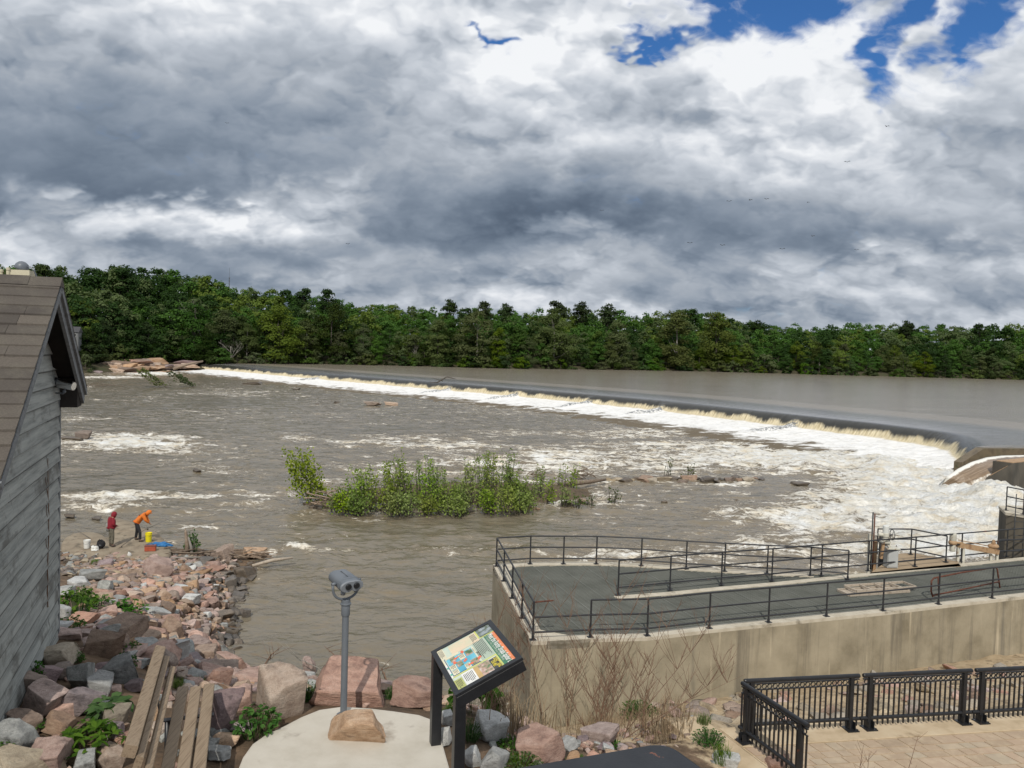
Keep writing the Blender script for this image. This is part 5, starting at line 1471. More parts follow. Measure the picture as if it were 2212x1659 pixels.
# ---- rear deck with gate machinery
M_cream2 = surf('cream_enamel', [(.50, .48, .40), (.62, .60, .52)], 4, .5, .1, patches=((.25, .13, .06), 4, .56, .66))
M_tanrust = surf('rust_stained_steel', [(.30, .18, .09), (.42, .28, .16), (.20, .10, .05)], 5, .7, .2)
M_steel = surf('dark_steel', [(.03, .032, .035), (.07, .072, .075)], 5, .6, .2)
dk = row([(1878,1238),(1939,1195),(1975,1193),(2068,1212),(2076,1222)])
w_ = thing('gate_deck', 'brown concrete gate deck behind the railing at the right', 'deck', (16.5, 31, 0))
MB(w_.location).prism([(p.x, p.y) for p in dk][::-1], -1.5, PZ - .02).build('slab', surf('brown_concrete', [(.30, .22, .14), (.38, .29, .19)], 2, .9, .2, 15, world_space=True), w_)
rd = row([(1894,1197),(1967,1197),(2043,1214)])
rdl = [rd[0] + Vector((.0, 0, 0)), rd[1], rd[2]]
railing('black looped pipe railing round the back of the gate deck', rdl, m_=M_rail)
# gate frame and actuator
g0 = on_z(1897, 1228, PZ - .6)
t = thing('sluice_gate_frame', 'rusty steel sluice gate guides at the left end of the gate deck', 'gate', g0)
for px_, w, h0, h1, mm in ((1877, .16, 1.5, 1, M_cream2), (1887, .14, 1.2, 1, M_tanrust), (1900, .10, 1.45, 1, M_steel), (1908, .16, 1.4, 1, M_steel), (1915, .10, 1.3, 1, M_steel)):
    p = on_z(px_, 1232, PZ - .4); MB(g0).beam(p - Vector((0, 0, .6)), p + Vector((0, 0, h0)), w, .12, up=(0, 1, 0)).build('gate_guide', mm, t)
p = on_z(1896, 1232, PZ - .4); MB(g0).box(p + Vector((0, .05, 1.18)), (.75, .10, .07)).build('cross_head', M_steel, t)
for px_, top in ((1880, 2.35), (1884, 2.30)):
    p = on_z(px_, 1230, PZ - .2); MB(g0).tube([p, p + Vector((0, 0, top - .05))], .028, 8).build('ladder_rail', M_rust if px_ == 1884 else M_rail, t, True)
a0 = on_z(1912, 1226, PZ)
ac = at_depth(1913, 1157, a0.y)
t = thing('gate_actuator', 'cream electric gate actuator on a steel A-frame, left of the two', 'actuator', a0)
AB = lambda: MB(a0)
for s_ in (-1, 1):
    AB().beam(a0 + Vector((.30 * s_ + .12, 0, 0.35)), ac + Vector((.07 * s_, 0, -.28)), .09, .10, up=(0, 1, 0)).build('frame_leg', M_cream2 if s_ > 0 else M_tanrust, t)
AB().box(ac + Vector((0, 0, -.25)), (.34, .26, .06)).build('mount_plate', M_cream2, t)
AB().lathe([(.10, -.22), (.10, -.05), (.13, -.03), (.13, .10), (.09, .12)], 18, c=ac).build('gearbox', M_cream2, t, sharp=35)
AB().lathe([(.11, .10), (.115, .14), (.115, .38), (.10, .40)], 18, c=ac).build('motor_cover', surf('white_enamel', [(.62, .63, .60), (.70, .71, .68)], 4, .4, 0), t, sharp=35)
AB().tube([ac + Vector((-.12, 0, .03)), ac + Vector((-.30, -.02, .04))], .07, 14).build('control_housing', M_cream2, t, sharp=35)
hw = AB(); cw = ac + Vector((.24, -.05, .05)); hw.tube([cw + Vector((.0, .20 * math.cos(k * PI / 8), .20 * math.sin(k * PI / 8))) for k in range(16)], .013, 6, closed=True)
for k in range(3): hw.tube([cw, cw + Vector((0, .2 * math.cos(k * 2.09), .2 * math.sin(k * 2.09)))], .01, 5)
hw.tube([ac, cw], .025, 8); hw.build('hand_wheel', M_steel, t, True)
b0 = on_z(1926, 1226, PZ)
t = thing('control_cabinet', 'light grey metal control cabinet beside the left actuator', 'cabinet', b0)
MB(b0).box(b0 + Vector((0, .1, .36)), (.42, .34, .72)).build('body', surf('grey_enamel', [(.36, .37, .36), (.45, .46, .45)], 3, .5, 0), t, bevel=.01)
MB(b0).box(b0 + Vector((0, -.085, .36)), (.36, .02, .62)).build('door', surf('grey_enamel_door', [(.40, .41, .40), (.48, .49, .48)], 3, .5, 0), t, bevel=.004)
MB(b0).box(b0 + Vector((0, .1, .76)), (.52, .44, .05)).build('hood', M_cream2, t, bevel=.01)
st_ = MB(b0); st_.tube([b0 + Vector((.45, .6, 0)), b0 + Vector((.45, .6, .75))], .015, 6); st_.box(b0 + Vector((.45, .6, .01)), (.2, .14, .02))
tag(st_.build('marker_post', M_steel), 'thin dark steel stub post on the brown gate deck', 'post')
# right actuator with its beam
c0 = on_z(2058, 1214, PZ); c1 = at_depth(2058, 1172, c0.y)
t = thing('gate_actuator', 'tall cream gate actuator with rusty gearing on a brown beam, right of two', 'actuator', c0)
AB = lambda: MB(c0)
AB().lathe([(.10, -.36), (.11, -.34), (.11, -.08), (.10, -.06)], 16, c=c1).build('lower_cover', M_cream2, t, sharp=35)
AB().lathe([(.12, .08), (.13, .10), (.13, .37), (.11, .39)], 16, c=c1).build('motor_cover', M_cream2, t, sharp=35)
AB().blob(c1, (.17, .15, .13), 3, 3, .05).build('gearbox', M_tanrust, t, True)
AB().tube([c1 + Vector((.1, 0, .0)), c1 + Vector((.45, .08, -.03))], .05, 12).build('drive_shaft', M_tanrust, t, True)
e0 = at_depth(2070, 1177, c0.y + .1); e1_ = at_depth(2154, 1192, c0.y + .6)
AB().beam(e0, e1_, .22, .20).build('beam', M_tanrust, t)
AB().tube([e0 + Vector((.0, 0, .2)), e1_ + Vector((-.3, 0, .22))], .018, 8).build('line_shaft', M_tanrust, t, True)
for q in (e0 + Vector((.0, 0, 0)), e0 + Vector((.22, 0, 0)), e1_ - Vector((.26, 0, 0)), e1_):
    AB().beam(q - Vector((0, 0, .1)), Vector((q.x, q.y, 1.2)), .09, .10, up=(0, 1, 0)).build('beam_leg', M_cream2, t)
gx = at_depth(2146, 1180, c0.y + .55)
AB().blob(gx, (.22, .16, .12), 5, 3, .06).build('end_gearbox', M_tanrust, t, True)
AB().lathe([(.07, .05), (.09, .1), (.06, .22), (.05, .26)], 12, c=gx).build('end_cap', M_tanrust, t, sharp=40)
cr = row([(2153,1208)], PZ)[0]
cr2 = MB(cr); cr2.tube([cr, cr + Vector((0, 0, .75)), cr + Vector((.08, 0, .83)), cr + Vector((1.0, .1, .83))], .024, 8); cr2.tube([cr + Vector((0, 0, .35)), cr + Vector((1.0, .1, .35))], .024, 8)
tag(cr2.build('grab_rail', M_rail), 'short black pipe grab rail between the right actuator and the dark pier', 'rail')

# ---- dark concrete pier with ladder and railing at the right edge
tp = at_depth(2174, 1107, 34.0)
t = thing('concrete_pier', 'dark weathered concrete pier with an iron ladder at the right edge', 'pier', (tp.x, tp.y, 0))
poly = [(tp.x, tp.y), (tp.x + .9, tp.y - 1.0), (tp.x + 4.5, tp.y - .2), (tp.x + 4.0, tp.y + 2.2), (tp.x + .7, tp.y + 1.6)]
MB((tp.x, tp.y, 0)).prism(poly, -1.5, tp.z - .12).build('shaft', M_dark_conc, t)
MB((tp.x, tp.y, 0)).prism([(x - .04 * (1 if x < tp.x + 1 else -1), y) for x, y in poly], tp.z - .1195, tp.z).build('cap_slab', M_cap, t)
ld = MB((tp.x, tp.y, 0)); lx = at_depth(2196, 1150, 33.2)
for s_ in (-.2, .2): ld.tube([(lx.x + s_, lx.y - .15, 1.5), (lx.x + s_, lx.y - .15, tp.z + 1.0)], .02, 6)
for k in range(12): ld.tube([(lx.x - .2, lx.y - .15, 1.7 + k * .3), (lx.x + .2, lx.y - .15, 1.7 + k * .3)], .014, 6)
ld.build('ladder', M_steel, t, True)
rb_ = [Vector((tp.x + .30, tp.y + .5, tp.z)), Vector((tp.x + .55, tp.y - .3, tp.z)), Vector((tp.x + 1.0, tp.y - .8, tp.z)), Vector((tp.x + 4.2, tp.y - .1, tp.z))]
railing('grey pipe railing standing on top of the dark concrete pier', rb_, r=.026)

# ---- training walls and spillway at the end of the weir
tw = thing('training_wall', 'mossy concrete training wall at the near end of the weir crest', 'wall', (46, 74, 0))
pa = on_z(2079, 999, 1.9); pb_ = on_z(2126, 968.5, 3.1); pc = on_z(2187, 969, 3.1)
to = tw.location
def thick_wall(a, b, th, z0, name, m_, parent, org):
    d = (b - a); d.z = 0; d.normalize(); n = Vector((-d.y, d.x, 0)) * th
    g = MB(org); g.prism([(a.x, a.y), (b.x, b.y), (b.x + n.x, b.y + n.y), (a.x + n.x, a.y + n.y)], z0, [a.z, b.z, b.z, a.z]); return g.build(name, m_, parent)
thick_wall(pa, pb_, .8, -.5, 'sloping_wall', M_wet_conc, tw, to)
thick_wall(pb_, pc + (pc - pb_) * .02, .8, -.5, 'crest_wall', M_wet_conc, tw, to)
far_w = pc + Vector((40, 8, 0)); thick_wall(pc + (pc - pb_) * .021, far_w, .8, -.5, 'crest_wall', M_wet_conc, tw, to)
tw2 = thing('training_wall', 'dark concrete pier wall with a sloping brown top below the spillway at the right edge', 'wall', (41, 65, 0))
qa_ = on_z(2131, 1033, 1.25); qb = on_z(2188, 1001, 2.7); qc = on_z(2260, 994, 2.7)
thick_wall(qa_, qb, 1.6, -.5, 'sloping_wall', M_dark_conc, tw2, tw2.location); thick_wall(qb, qc, 1.6, -.5, 'level_wall', M_dark_conc, tw2, tw2.location)
thick_wall(qa_.lerp(qb, .12) + Vector((.1, .15, .01)), qb + Vector((.1, .15, .05)), 1.3, .5, 'sloping_cap', M_tanrust, tw2, tw2.location)
thick_wall(qb + Vector((.1, .15, .05)), qc + Vector((0, .15, .05)), 1.3, .5, 'level_cap', M_tanrust, tw2, tw2.location)
# brown chute of water over the spillway
rg = [(2270,981,2.85),(2212,983,2.8),(2165,984,2.75),(2130,988,2.6),(2098,998,2.3),(2068,1013,1.75),(2045,1030,1.1),(2028,1046,.35)]
lo = [(2270,1002,2.3),(2212,1006,2.2),(2180,1011,2.05),(2152,1018,1.75),(2125,1030,1.3),(2100,1042,.85),(2078,1051,.4),(2056,1056,.1)]
RG = [on_z(*q) for q in rg]; LO = [on_z(*q) for q in lo]
V = []; nn = 9
for i in range(len(RG)):
    for k in range(nn):
        f = k / (nn - 1); p = RG[i].lerp(LO[i], f); p.z += .18 * math.sin(f * PI); V.append(p)
V0 = [r_ + (r_ - l_).normalized() * .7 + Vector((0, 0, -1.6)) for r_, l_ in zip(RG, LO)]
nr = len(RG)
rows_ = []
for i in range(nr): rows_.append([V0[i]] + V[i * nn:(i + 1) * nn] + [LO[i] + (LO[i] - RG[i]).normalized() * .5 + Vector((0, 0, -1.2))])
allv = np.array([[p[:] for p in r_] for r_ in rows_])
# refine along the flow
ti = np.linspace(0, nr - 1, 60); fi = np.array([[np.interp(ti, np.arange(nr), allv[:, k, c]) for c in range(3)] for k in range(allv.shape[1])]).transpose(2, 0, 1)
me = mesh_np('spillway_water', fi.reshape(-1, 3), grid_faces(60, allv.shape[1]), True)
uvl = me.uv_layers.new(name='flow'); li = np.zeros(len(me.loops), np.int32); me.loops.foreach_get('vertex_index', li)
uu, vv_ = np.meshgrid(np.arange(60) / 6.0, np.linspace(0, 1, allv.shape[1]), indexing='ij')
uvl.data.foreach_set('uv', np.stack([uu.ravel()[li], vv_.ravel()[li]], -1).astype(np.float32).ravel())
m_, nb, p_ = mat('chute_flow')
u_, v_, _ = nb.sep(nb.n('ShaderNodeUVMap', uv_map='flow').outputs[0])
sn_ = nb.noise(nb.comb(nb.m('MULTIPLY', u_, .5), nb.m('MULTIPLY', v_, 14), 0), 1.0, 5, .6).outputs[0]
cn = nb.ramp(nb.mr(sn_, .3, .7, 0, 1, 'LINEAR'), [(0, (.13, .09, .055)), (.5, (.22, .155, .10)), (1, (.33, .25, .17))])
wn = nb.noise(pos_co(nb), 2.2, 6, .7).outputs[0]
ed_ = nb.m('ADD', v_, nb.m('MULTIPLY', nb.m('SUBTRACT', wn, .5), .25))
wh = nb.m('MAXIMUM', nb.mr(ed_, .36, .28), nb.mr(ed_, .86, .95))
nb.put(p_.inputs['Base Color'], nb.mix(wh, cn, (.80, .78, .72))); nb.put(p_.inputs['Roughness'], nb.mixf(wh, .25, .8))
bump(nb, p_, nb.m('ADD', sn_, nb.m('MULTIPLY', wn, .6)), .5, .15)
tag(link_mesh('spillway_water', me, m_), kind='structure')

# ================================================================== plaza
PL = 3.60
F0 = Vector((4.50, 14.42, PL)); fdir = (on_z(2125, 1548, PL) - on_z(1845, 1563, PL)); fdir = Vector((.985, .17, 0)).normalized(); fn = Vector((-fdir.y, fdir.x, 0))
ldir = Vector((.36, -.93, 0)).normalized(); lnm = Vector((-ldir.y, ldir.x, 0)) * -1    # along the left fence, towards the viewer
def pv(o, a, b): return o + fdir * a + ldir * b
def paver_mat():
    m_, nb, p = mat('plaza_pavers')
    isl = nb.n('ShaderNodeNewGeometry').outputs['Random Per Island']; co = pos_co(nb)
    c = nb.ramp(isl, [(0, (.36, .27, .185)), (.35, (.40, .30, .21)), (.6, (.42, .305, .215)), (.8, (.385, .315, .23)), (1, (.44, .34, .24))])
    n = nb.noise(co, 5, 7, .65).outputs[0]
    c = nb.mix(nb.mr(n, .42, .7, 0, .6), c, (.5, .40, .28)); c = nb.mix(nb.mr(nb.noise(co, 1.3, 5, .6).outputs[0], .5, .7, 0, .5), c, (.25, .19, .13))
    nb.put(p.inputs['Base Color'], c); p.inputs['Roughness'].default_value = .9
    bump(nb, p, nb.noise(co, 30, 4, .6).outputs[0], .35, .006); return m_
M_paver = paver_mat()
M_sandconc = surf('sandy_concrete', [(.38, .29, .18), (.50, .39, .26), (.56, .46, .32)], 2.2, .92, .3, 30, .008, world_space=True, patches=((.25, .18, .11), 1.6, .55, .7))
pl = MB((8, 13, PL))
A = F0 + fdir * -.05 + ldir * .0
poly = [pv(F0, -.18, -.35), pv(F0, 18, -.35), pv(F0, 18, 7), pv(F0, -.18, 7)]
pl.prism([(p.x, p.y) for p in poly][::-1], PL - .4, PL - .02)
tag(pl.build('plaza_base', M_sandconc), kind='structure')
cb = MB((8, 13, PL)); poly = [pv(F0, -.16, -.33), pv(F0, 18, -.33), pv(F0, 18, .42), pv(F0, -.16, .42)]
cb.prism([(p.x, p.y) for p in poly][::-1], PL - .019, PL)
tag(cb.build('kerb_strip', M_sandconc, bevel=.01), kind='structure')
wk = MB((4, 13, PL)); poly = [pv(F0, -.95, -.9), pv(F0, -.185, -.9), pv(F0, -.185, 5), pv(F0, -.95, 5)]
wk.prism([(p.x, p.y) for p in poly][::-1], PL - .5, PL - .015)
tag(wk.build('side_path', M_sandconc, bevel=.02), kind='structure')
pvr = MB((8, 13, PL)); rp_ = random.Random(8); v = .44; r0 = 0
while v < 6.5:
    hrow = rp_.choice([.22, .30, .30, .40]); u = -.15 + (r0 % 2) * -.1; r0 += 1
    while u < 17:
        w = rp_.choice([.24, .32, .40, .48]); j = .012; zt = PL - .008 + rp_.uniform(-.003, .003)
        q = [pv(F0, max(u, -.16) + j, v + j), pv(F0, u + w - j, v + j), pv(F0, u + w - j, v + hrow - j), pv(F0, max(u, -.16) + j, v + hrow - j)]
        if u + w > -.1: pvr.add([(p.x, p.y, zt) for p in q] + [(p.x, p.y, PL - .06) for p in q], [(3, 2, 1, 0), (0, 1, 5, 4), (1, 2, 6, 5), (2, 3, 7, 6), (3, 0, 4, 7)])
        u += w
    v += hrow
tag(pvr.build('paving', M_paver), kind='structure')
# ornamental iron fence panels
def fence_mesh_parts(L, H=1.10):
    """parts of one panel along +x from the origin"""
    parts = []
    g = MB(); g.tube([(0, 0, H - .045), (0.02, 0, H - .045), (L - .02, 0, H - .045), (L, 0, H - .045)], [.038, .044, .044, .038], 14); parts.append(('top_rail', g.mesh('top_rail'), True))
    g = MB(); g.tube([(-.03, 0, .20), (L + .03, 0, .20)], .036, 12); parts.append(('bottom_rail', g.mesh('bottom_rail'), True))
    g = MB(); g.box((L / 2, 0, H - .11), (L, .03, .018)); g.box((L / 2, 0, H - .225), (L, .03, .018)); parts.append(('ring_band', g.mesh('ring_band'), False))
    n = int(L / .112); ps_ = []
    for i in range(n + 1):
        x = .02 + (L - .04) * i / n
        g = MB(); g.box((x, 0, (H - .22 + .06) / 2 + .0), (.026, .026, H - .22 - .06)); ps_.append(('picket', g.mesh('picket')))
    parts.append(('pickets', ps_))
    rg_ = []
    for i in range(n):
        x = .02 + (L - .04) * (i + .5) / n
        g = MB(); R0, R1 = .049, .038; vs = []; m2 = 18
        for k in range(m2):
            a = 2 * PI * k / m2
            for (r_, yy) in ((R0, -.012), (R0, .012), (R1, .012), (R1, -.012)): vs.append((x + r_ * math.cos(a), yy, H - .1675 + r_ * math.sin(a)))
        fs = []
        for k in range(m2):
            for q in range(4): fs.append((k * 4 + q, k * 4 + (q + 1) % 4, ((k + 1) % m2) * 4 + (q + 1) % 4, ((k + 1) % m2) * 4 + q))
        g.add(vs, fs); rg_.append(('ring', g.mesh('ring')))
    parts.append(('rings', rg_))
    ps2 = []
    for x in (.16, L - .16):
        g = MB(); g.box((x, 0, H / 2 - .03), (.075, .075, H - .06)); ps2.append(('post', g.mesh('post')))
        g = MB(); g.box((x, -.03, .01), (.24, .24, .02)); g.box((x - .055, -.03, .09), (.015, .16, .15)); g.box((x + .055, -.03, .09), (.015, .16, .15))
        for bx in (-.09, .09):
            g.tube([(x + bx, -.12, .02), (x + bx, -.12, .045)], .014, 6)
        ps2.append(('base_shoe', g.mesh('base_shoe')))
    parts.append(('posts', ps2))
    return parts
def fence_panel(parts, loc, d, label):
    t = thing('iron_fence', label, 'fence', loc, 'black iron fence panels round the plaza', math.atan2(d.y, d.x))
    for p in parts:
        if isinstance(p[1], list):
            for nm, me_ in p[1]: link_mesh(nm, me_, M_black, t)
        else: link_mesh(p[0], p[1], M_black, t)
    return t
FP = fence_mesh_parts(2.42); FS = fence_mesh_parts(1.75)
fence_panel(FP, F0 + fdir * .10, fdir, 'left one of the long black iron fence panels along the back of the plaza')
fence_panel(FP, F0 + fdir * 2.60, fdir, 'middle one of the long black iron fence panels along the back of the plaza')
fence_panel(FP, F0 + fdir * 5.10, fdir, 'black iron fence panel running out of the picture at the right edge')
fence_panel(FS, F0 + ldir * .08, ldir, 'black iron fence panel turned towards the viewer at the left side of the plaza')
# ================================================================== rocks of the near bank
rk = random.Random(21)
RKN = [0]
def near_rock(px_, py_, w, asp, mt, label, group=None, depth=.9, tilt=.22, sink=.16, name='boulder', cat='rock', seed=None, z=None):
    P = ground_hit(px_, py_) if z is None else on_z(px_, py_, z)
    W = w * P.y / FOC; Hh = max(W * asp, .08)
    i = RKN[0] if seed is None else seed; RKN[0] += 1
    # the picture shows the near face: step back half the depth
    dr = Vector((P.x, P.y, 0)).normalized()
    c = P + dr * W * depth * .42
    g = max(gz(c.x, c.y) if z is None else z, P.z - .3)
    return rock(name, RK_HI[i % 14], M_rock[mt], (c.x, c.y, P.z + Hh * (.5 - sink)), (W, W * depth, Hh * 1.15), rk.uniform(-.5, .5) if seed is None else 0, (rk.uniform(-tilt, tilt), rk.uniform(-tilt, tilt)), label, cat, group)
BIG = [
 (256,1392,108,.46,'brown','long brown-grey slab tilted to the right, topmost of the big rocks by the shed'),
 (222,1432,92,.66,'brown','pinkish-brown angular boulder below the long slab near the shed'),
 (123,1446,86,.56,'tan','ochre block leaning against the foot of the shed wall'),
 (93,1490,74,.60,'purple','dark red wedge-shaped rock at the shed wall, under the ochre block'),
 (137,1474,60,.55,'brown','dark reddish-brown rock wedged between the ochre block and a grey boulder'),
 (175,1502,68,1.15,'grey','tall mottled grey boulder standing upright in the rock pile by the shed'),
 (212,1518,56,1.10,'pale','pale grey split boulder right of the tall mottled grey one'),
 (70,1512,66,.85,'brown','pointed brown rock against the lower shed wall'),
 (95,1548,104,.62,'pink','broad flat-faced pink rock near the bottom of the shed wall'),
 (172,1552,86,.66,'purple','purplish layered rock in the middle of the pile left of the bench'),
 (33,1642,78,1.0,'grey','large grey-pink block at the lower left corner, tilted to the right'),
 (48,1594,80,.62,'brown','brown mossy boulder just above the grey-pink corner block'),
 (122,1600,92,.46,'brown','low dark brown rock behind the broad-leaved weed patch'),
 (104,1676,118,.52,'pink','rounded pink boulder at the bottom edge, left of the weed patch'),
 (182,1680,54,.95,'grey','upright grey-pink stone at the bottom edge beside the weed patch'),
 (250,1584,66,.85,'tan','tan boulder touching the left side of the bench back'),
 (50,1700,140,.42,'tan','long tan boulder at the bottom left corner'),
 (240,1672,62,.85,'orange','orange-pink rock at the foot of the bench back'),
 (262,1492,88,.78,'grey','grey mossy boulder directly behind the top of the bench'),
 (289,1502,46,.75,'purple','small purplish rock under the raised bench back'),
 (314,1418,56,.62,'grey','blue-grey rock at the far end of the bench back'),
 (141,1392,66,.45,'pink','flat reddish rock near the shed corner'),
 (177,1356,70,.36,'pink','long flat red rock at the top of the pile near the shed corner'),
 (126,1372,52,.5,'pale','pale grey-white stone by the shed corner'),
 (190,1384,42,.5,'pink','small red block between the long slab and the flat reddish rock'),
 (134,1335,36,.8,'pale','pale lichen-covered stone at the shed corner among weeds'),
 (245,1604,56,.7,'purple','grey-pink flat-topped rock left of the bench back'),
 (604,1560,122,1.0,'orange','big orange-pink boulder with a dark hollow left of the viewer post'),
 (752,1530,182,.36,'pink','broad pink boulder behind the viewer post'),
 (486,1588,74,1.35,'purple','tall dark reddish-grey boulder right of the bench seat'),
 (520,1540,66,.95,'pink','dusty pink boulder between the tall dark one and the big orange-pink one'),
 (472,1485,60,.62,'pink','pink flat rock behind the bench seat'),
 (505,1462,56,.55,'pink','light pink block on the slope behind the tall dark boulder'),
 (390,1430,62,.85,'blue','dark blue-green angular rock on the slope behind the bench'),
 (437,1440,66,.60,'brown','brown pyramid-shaped rock right of the dark blue-green one'),
 (433,1416,54,.72,'pink','pink block above the brown pyramid-shaped rock'),
 (460,1422,34,1.1,'pink','small upright pink stone at the water end of the slope'),
 (558,1468,44,.55,'pink','small pink stone with green sprigs behind the big orange-pink boulder'),
 (356,1456,48,1.0,'brown','grey-brown rounded rock right of the top of the bench back'),
 (468,1648,62,.45,'grey','flat grey slab lying right of the bench seat by the pad'),
 (906,1540,134,.34,'pink','long low pinkish slab along the pad edge left of the sign'),
 (1057,1612,84,.76,'pale','grey speckled boulder right of the sign post'),
 (966,1568,32,.9,'pale','small grey boulder between the sign posts'),
 (962,1617,32,1.3,'pale','upright pale grey stone between the sign posts, below the other'),
 (1018,1660,44,1.1,'pale','pale grey stone at the foot of the near sign post'),
 (1066,1676,70,.7,'pale','light grey mossy boulder at the bottom edge right of the sign'),
 (1160,1655,128,.50,'pink','long sloping pink slab right of the sign at the bottom of the picture'),
 (1224,1632,46,.85,'pale','small grey-white stone touching the end of the long pink slab'),
 (1296,1617,86,.46,'pink','low pink boulder under the bare shrub'),
 (1313,1628,28,.55,'pale','little white stone in front of the low pink boulder'),
 (1566,1668,64,.5,'pale','white-topped grey rock below the left fence of the plaza'),
 (1672,1676,72,.42,'pink','pink rock at the bottom edge under the near end of the left fence'),
 (666,1462,30,1.4,'pink','small upright pinkish stone at the water edge behind the viewer'),
 (660,1480,44,.5,'pale','white slab lying between the orange-pink boulder and the broad pink boulder'),
 (346,1252,78,.50,'pink','large pink block in the middle of the rubble slope'),
 (197,1258,70,.36,'grey','grey mound of rock on the slope near the shed edge'),
 (480,1212,46,.75,'brown','rounded brown boulder at the tip of the rocky point'),
 (551,1208,56,.40,'orange','rusty orange rock at the very end of the rocky point'),
 (526,1250,46,.62,'wet','wet dark boulder standing at the water edge of the slope'),
 (532,1337,20,1.2,'wet','small dark rock standing alone in the water off the slope'),
 (172,1268,52,.30,'pale','whitish flat slab high on the rubble slope near the shed'),
 (140,1290,50,.5,'pale','pale bluish-white rock on the slope at the shed edge'),
]
for q in BIG: near_rock(*q)
# the boulder on the pad
bp = on_z(765, 1606, PADZ); 
rock('boulder', rock_mesh('rock', 83, 4, 8, .05), M_rock['orange'], (bp.x, bp.y + .12, PADZ + .135), (.66, .42, .33), .1, (.08, -.05), 'reddish-brown boulder resting on the concrete pad at the foot of the viewer', 'rock')

# riprap: throw stones on the slope, biggest ones as things of their own
def slope_ok(x, y):
    z = gz(x, y)
    if z < -.12 or z > 6.5: return None
    return z
def shed_block(x, y):
    v = Vector((x, y, 0)) - Vector((SH_C.x, SH_C.y, 0)); return v.dot(sn) < .25 and v.dot(sd) < .3
taken = []
cand = []
rr_ = random.Random(99)
tries = 0
while len(cand) < 1500 and tries < 30000:
    tries += 1
    y = 10.5 + (36.5 - 10.5) * rr_.random() ** 1.1; x = rr_.uniform(-.52, .0) * y * 1.02
    if shed_block(x, y): continue
    z = gz(x, y)
    if z < -.10: continue
    if x > -2 and y < 9.5: continue
    sz = rr_.choice([.28, .34, .4, .48, .58, .72]) * rr_.uniform(.8, 1.2)
    if y > 34 and x < -14.5: sz *= .6
    if any((x - a) ** 2 + (y - b) ** 2 < ((sz + c) * .36) ** 2 for a, b, c in taken): continue
    taken.append((x, y, sz)); cand.append((x, y, z, sz))
cand.sort(key=lambda c: -c[3] / c[1])
N_OWN = 300 - len(BIG) - 14
GROUPS = {'pink': 'pink', 'orange': 'orange-tan', 'brown': 'brown', 'grey': 'grey', 'pale': 'whitish', 'purple': 'purplish', 'wet': 'wet dark'}
VV = {}; 
for i, (x, y, z, sz) in enumerate(cand):
    wetz = z < .35
    left = x < -.36 * y
    mt = 'wet' if (z < .12 or (wetz and rr_.random() < .5)) else rr_.choice(['pink'] * 8 + ['orange'] * 5 + ['brown'] * 3 + ['purple'] + (['grey', 'pale'] if left else []))
    asp = rr_.uniform(.45, .85)
    if i < N_OWN:
        rock('riprap_rock', RK_HI[rr_.randrange(14)] if sz / y > .02 else RK_LO[rr_.randrange(12)], M_rock[mt], (x, y, z + sz * asp * .22), (sz * rr_.uniform(.9, 1.35), sz, sz * asp), rr_.uniform(0, 6.28), (rr_.uniform(-.35, .35), rr_.uniform(-.35, .35)), 'loose %s riprap rock on the rubble slope beside the water' % GROUPS[mt], 'rock', 'riprap rocks of the bank')
    else: VV.setdefault(mt, []).append((x, y, z, sz, asp))
# smaller rubble filling the gaps
for k in range(5200):
    y = 10 + 27.5 * rr_.random() ** 1.0; x = rr_.uniform(-.56, .02) * y
    if shed_block(x, y): continue
    z = gz(x, y)
    if z < -.12: continue
    mt = 'wet' if z < .15 else rr_.choice(['pink'] * 7 + ['orange'] * 4 + ['brown'] * 4 + ['grey'])
    VV.setdefault(mt, []).append((x, y, z, rr_.uniform(.12, .30), rr_.uniform(.4, .8)))
for k in range(900):
    y = rr_.uniform(30, 37.5); x = rr_.uniform(-.66, -.40) * y
    z = gz(x, y)
    if z < -.1: continue
    VV.setdefault(rr_.choice(['brown', 'tan', 'grey', 'brown', 'wet']), []).append((x, y, z, rr_.uniform(.15, .42), rr_.uniform(.35, .6)))
# rubble under the wall and behind the fence, round the pad
for k in range(260):
    x = rr_.uniform(4.5, 20); y = 16.3 + rr_.random() * 6 + (x - 5) * .22
    VV.setdefault(rr_.choice(['tan', 'pink', 'brown', 'tan', 'tan']), []).append((x, y, gz(x, y), rr_.uniform(.15, .6) , rr_.uniform(.2, .4)))
for k in range(1700):
    x = rr_.uniform(-6.5, 4.2); y = rr_.uniform(5.6, 16)
    if shed_block(x, y) or (abs(x + 1.5) < 1.25 and 5 < y < 8.9): continue
    VV.setdefault(rr_.choice(['pink', 'pink', 'brown', 'purple', 'orange', 'grey']), []).append((x, y, gz(x, y), rr_.choice([.06, .1, .15, .22, .3]) * rr_.uniform(.8, 1.2) * (1 if x < -1.5 else .6), rr_.uniform(.4, .8)))
protoV = []
for me_ in RK_LO:
    a = np.zeros(len(me_.vertices) * 3, np.float32); me_.vertices.foreach_get('co', a); f = np.zeros(len(me_.loops), np.int32); me_.loops.foreach_get('vertex_index', f)
    protoV.append((a.reshape(-1, 3), f.reshape(-1, 3)))
allV = []; allF = []; allM = []; off = 0; mats_ = list(VV)
for mi, mt in enumerate(mats_):
    for (x, y, z, sz, asp) in VV[mt]:
        V, F = protoV[rr_.randrange(12)]
        M3 = (Matrix.Rotation(rr_.uniform(0, 6.28), 3, 'Z') @ Matrix.Rotation(rr_.uniform(-.5, .5), 3, 'X'))
        W = (V * np.array([sz * rr_.uniform(.8, 1.4) / 2, sz / 2, sz * asp / 2])) @ np.array(M3).T + np.array([x, y, z + sz * asp * .15])
        allV.append(W); allF.append(F + off); off += len(W); allM += [mi] * len(F)
me = mesh_np('rubble', np.concatenate(allV), np.concatenate(allF))
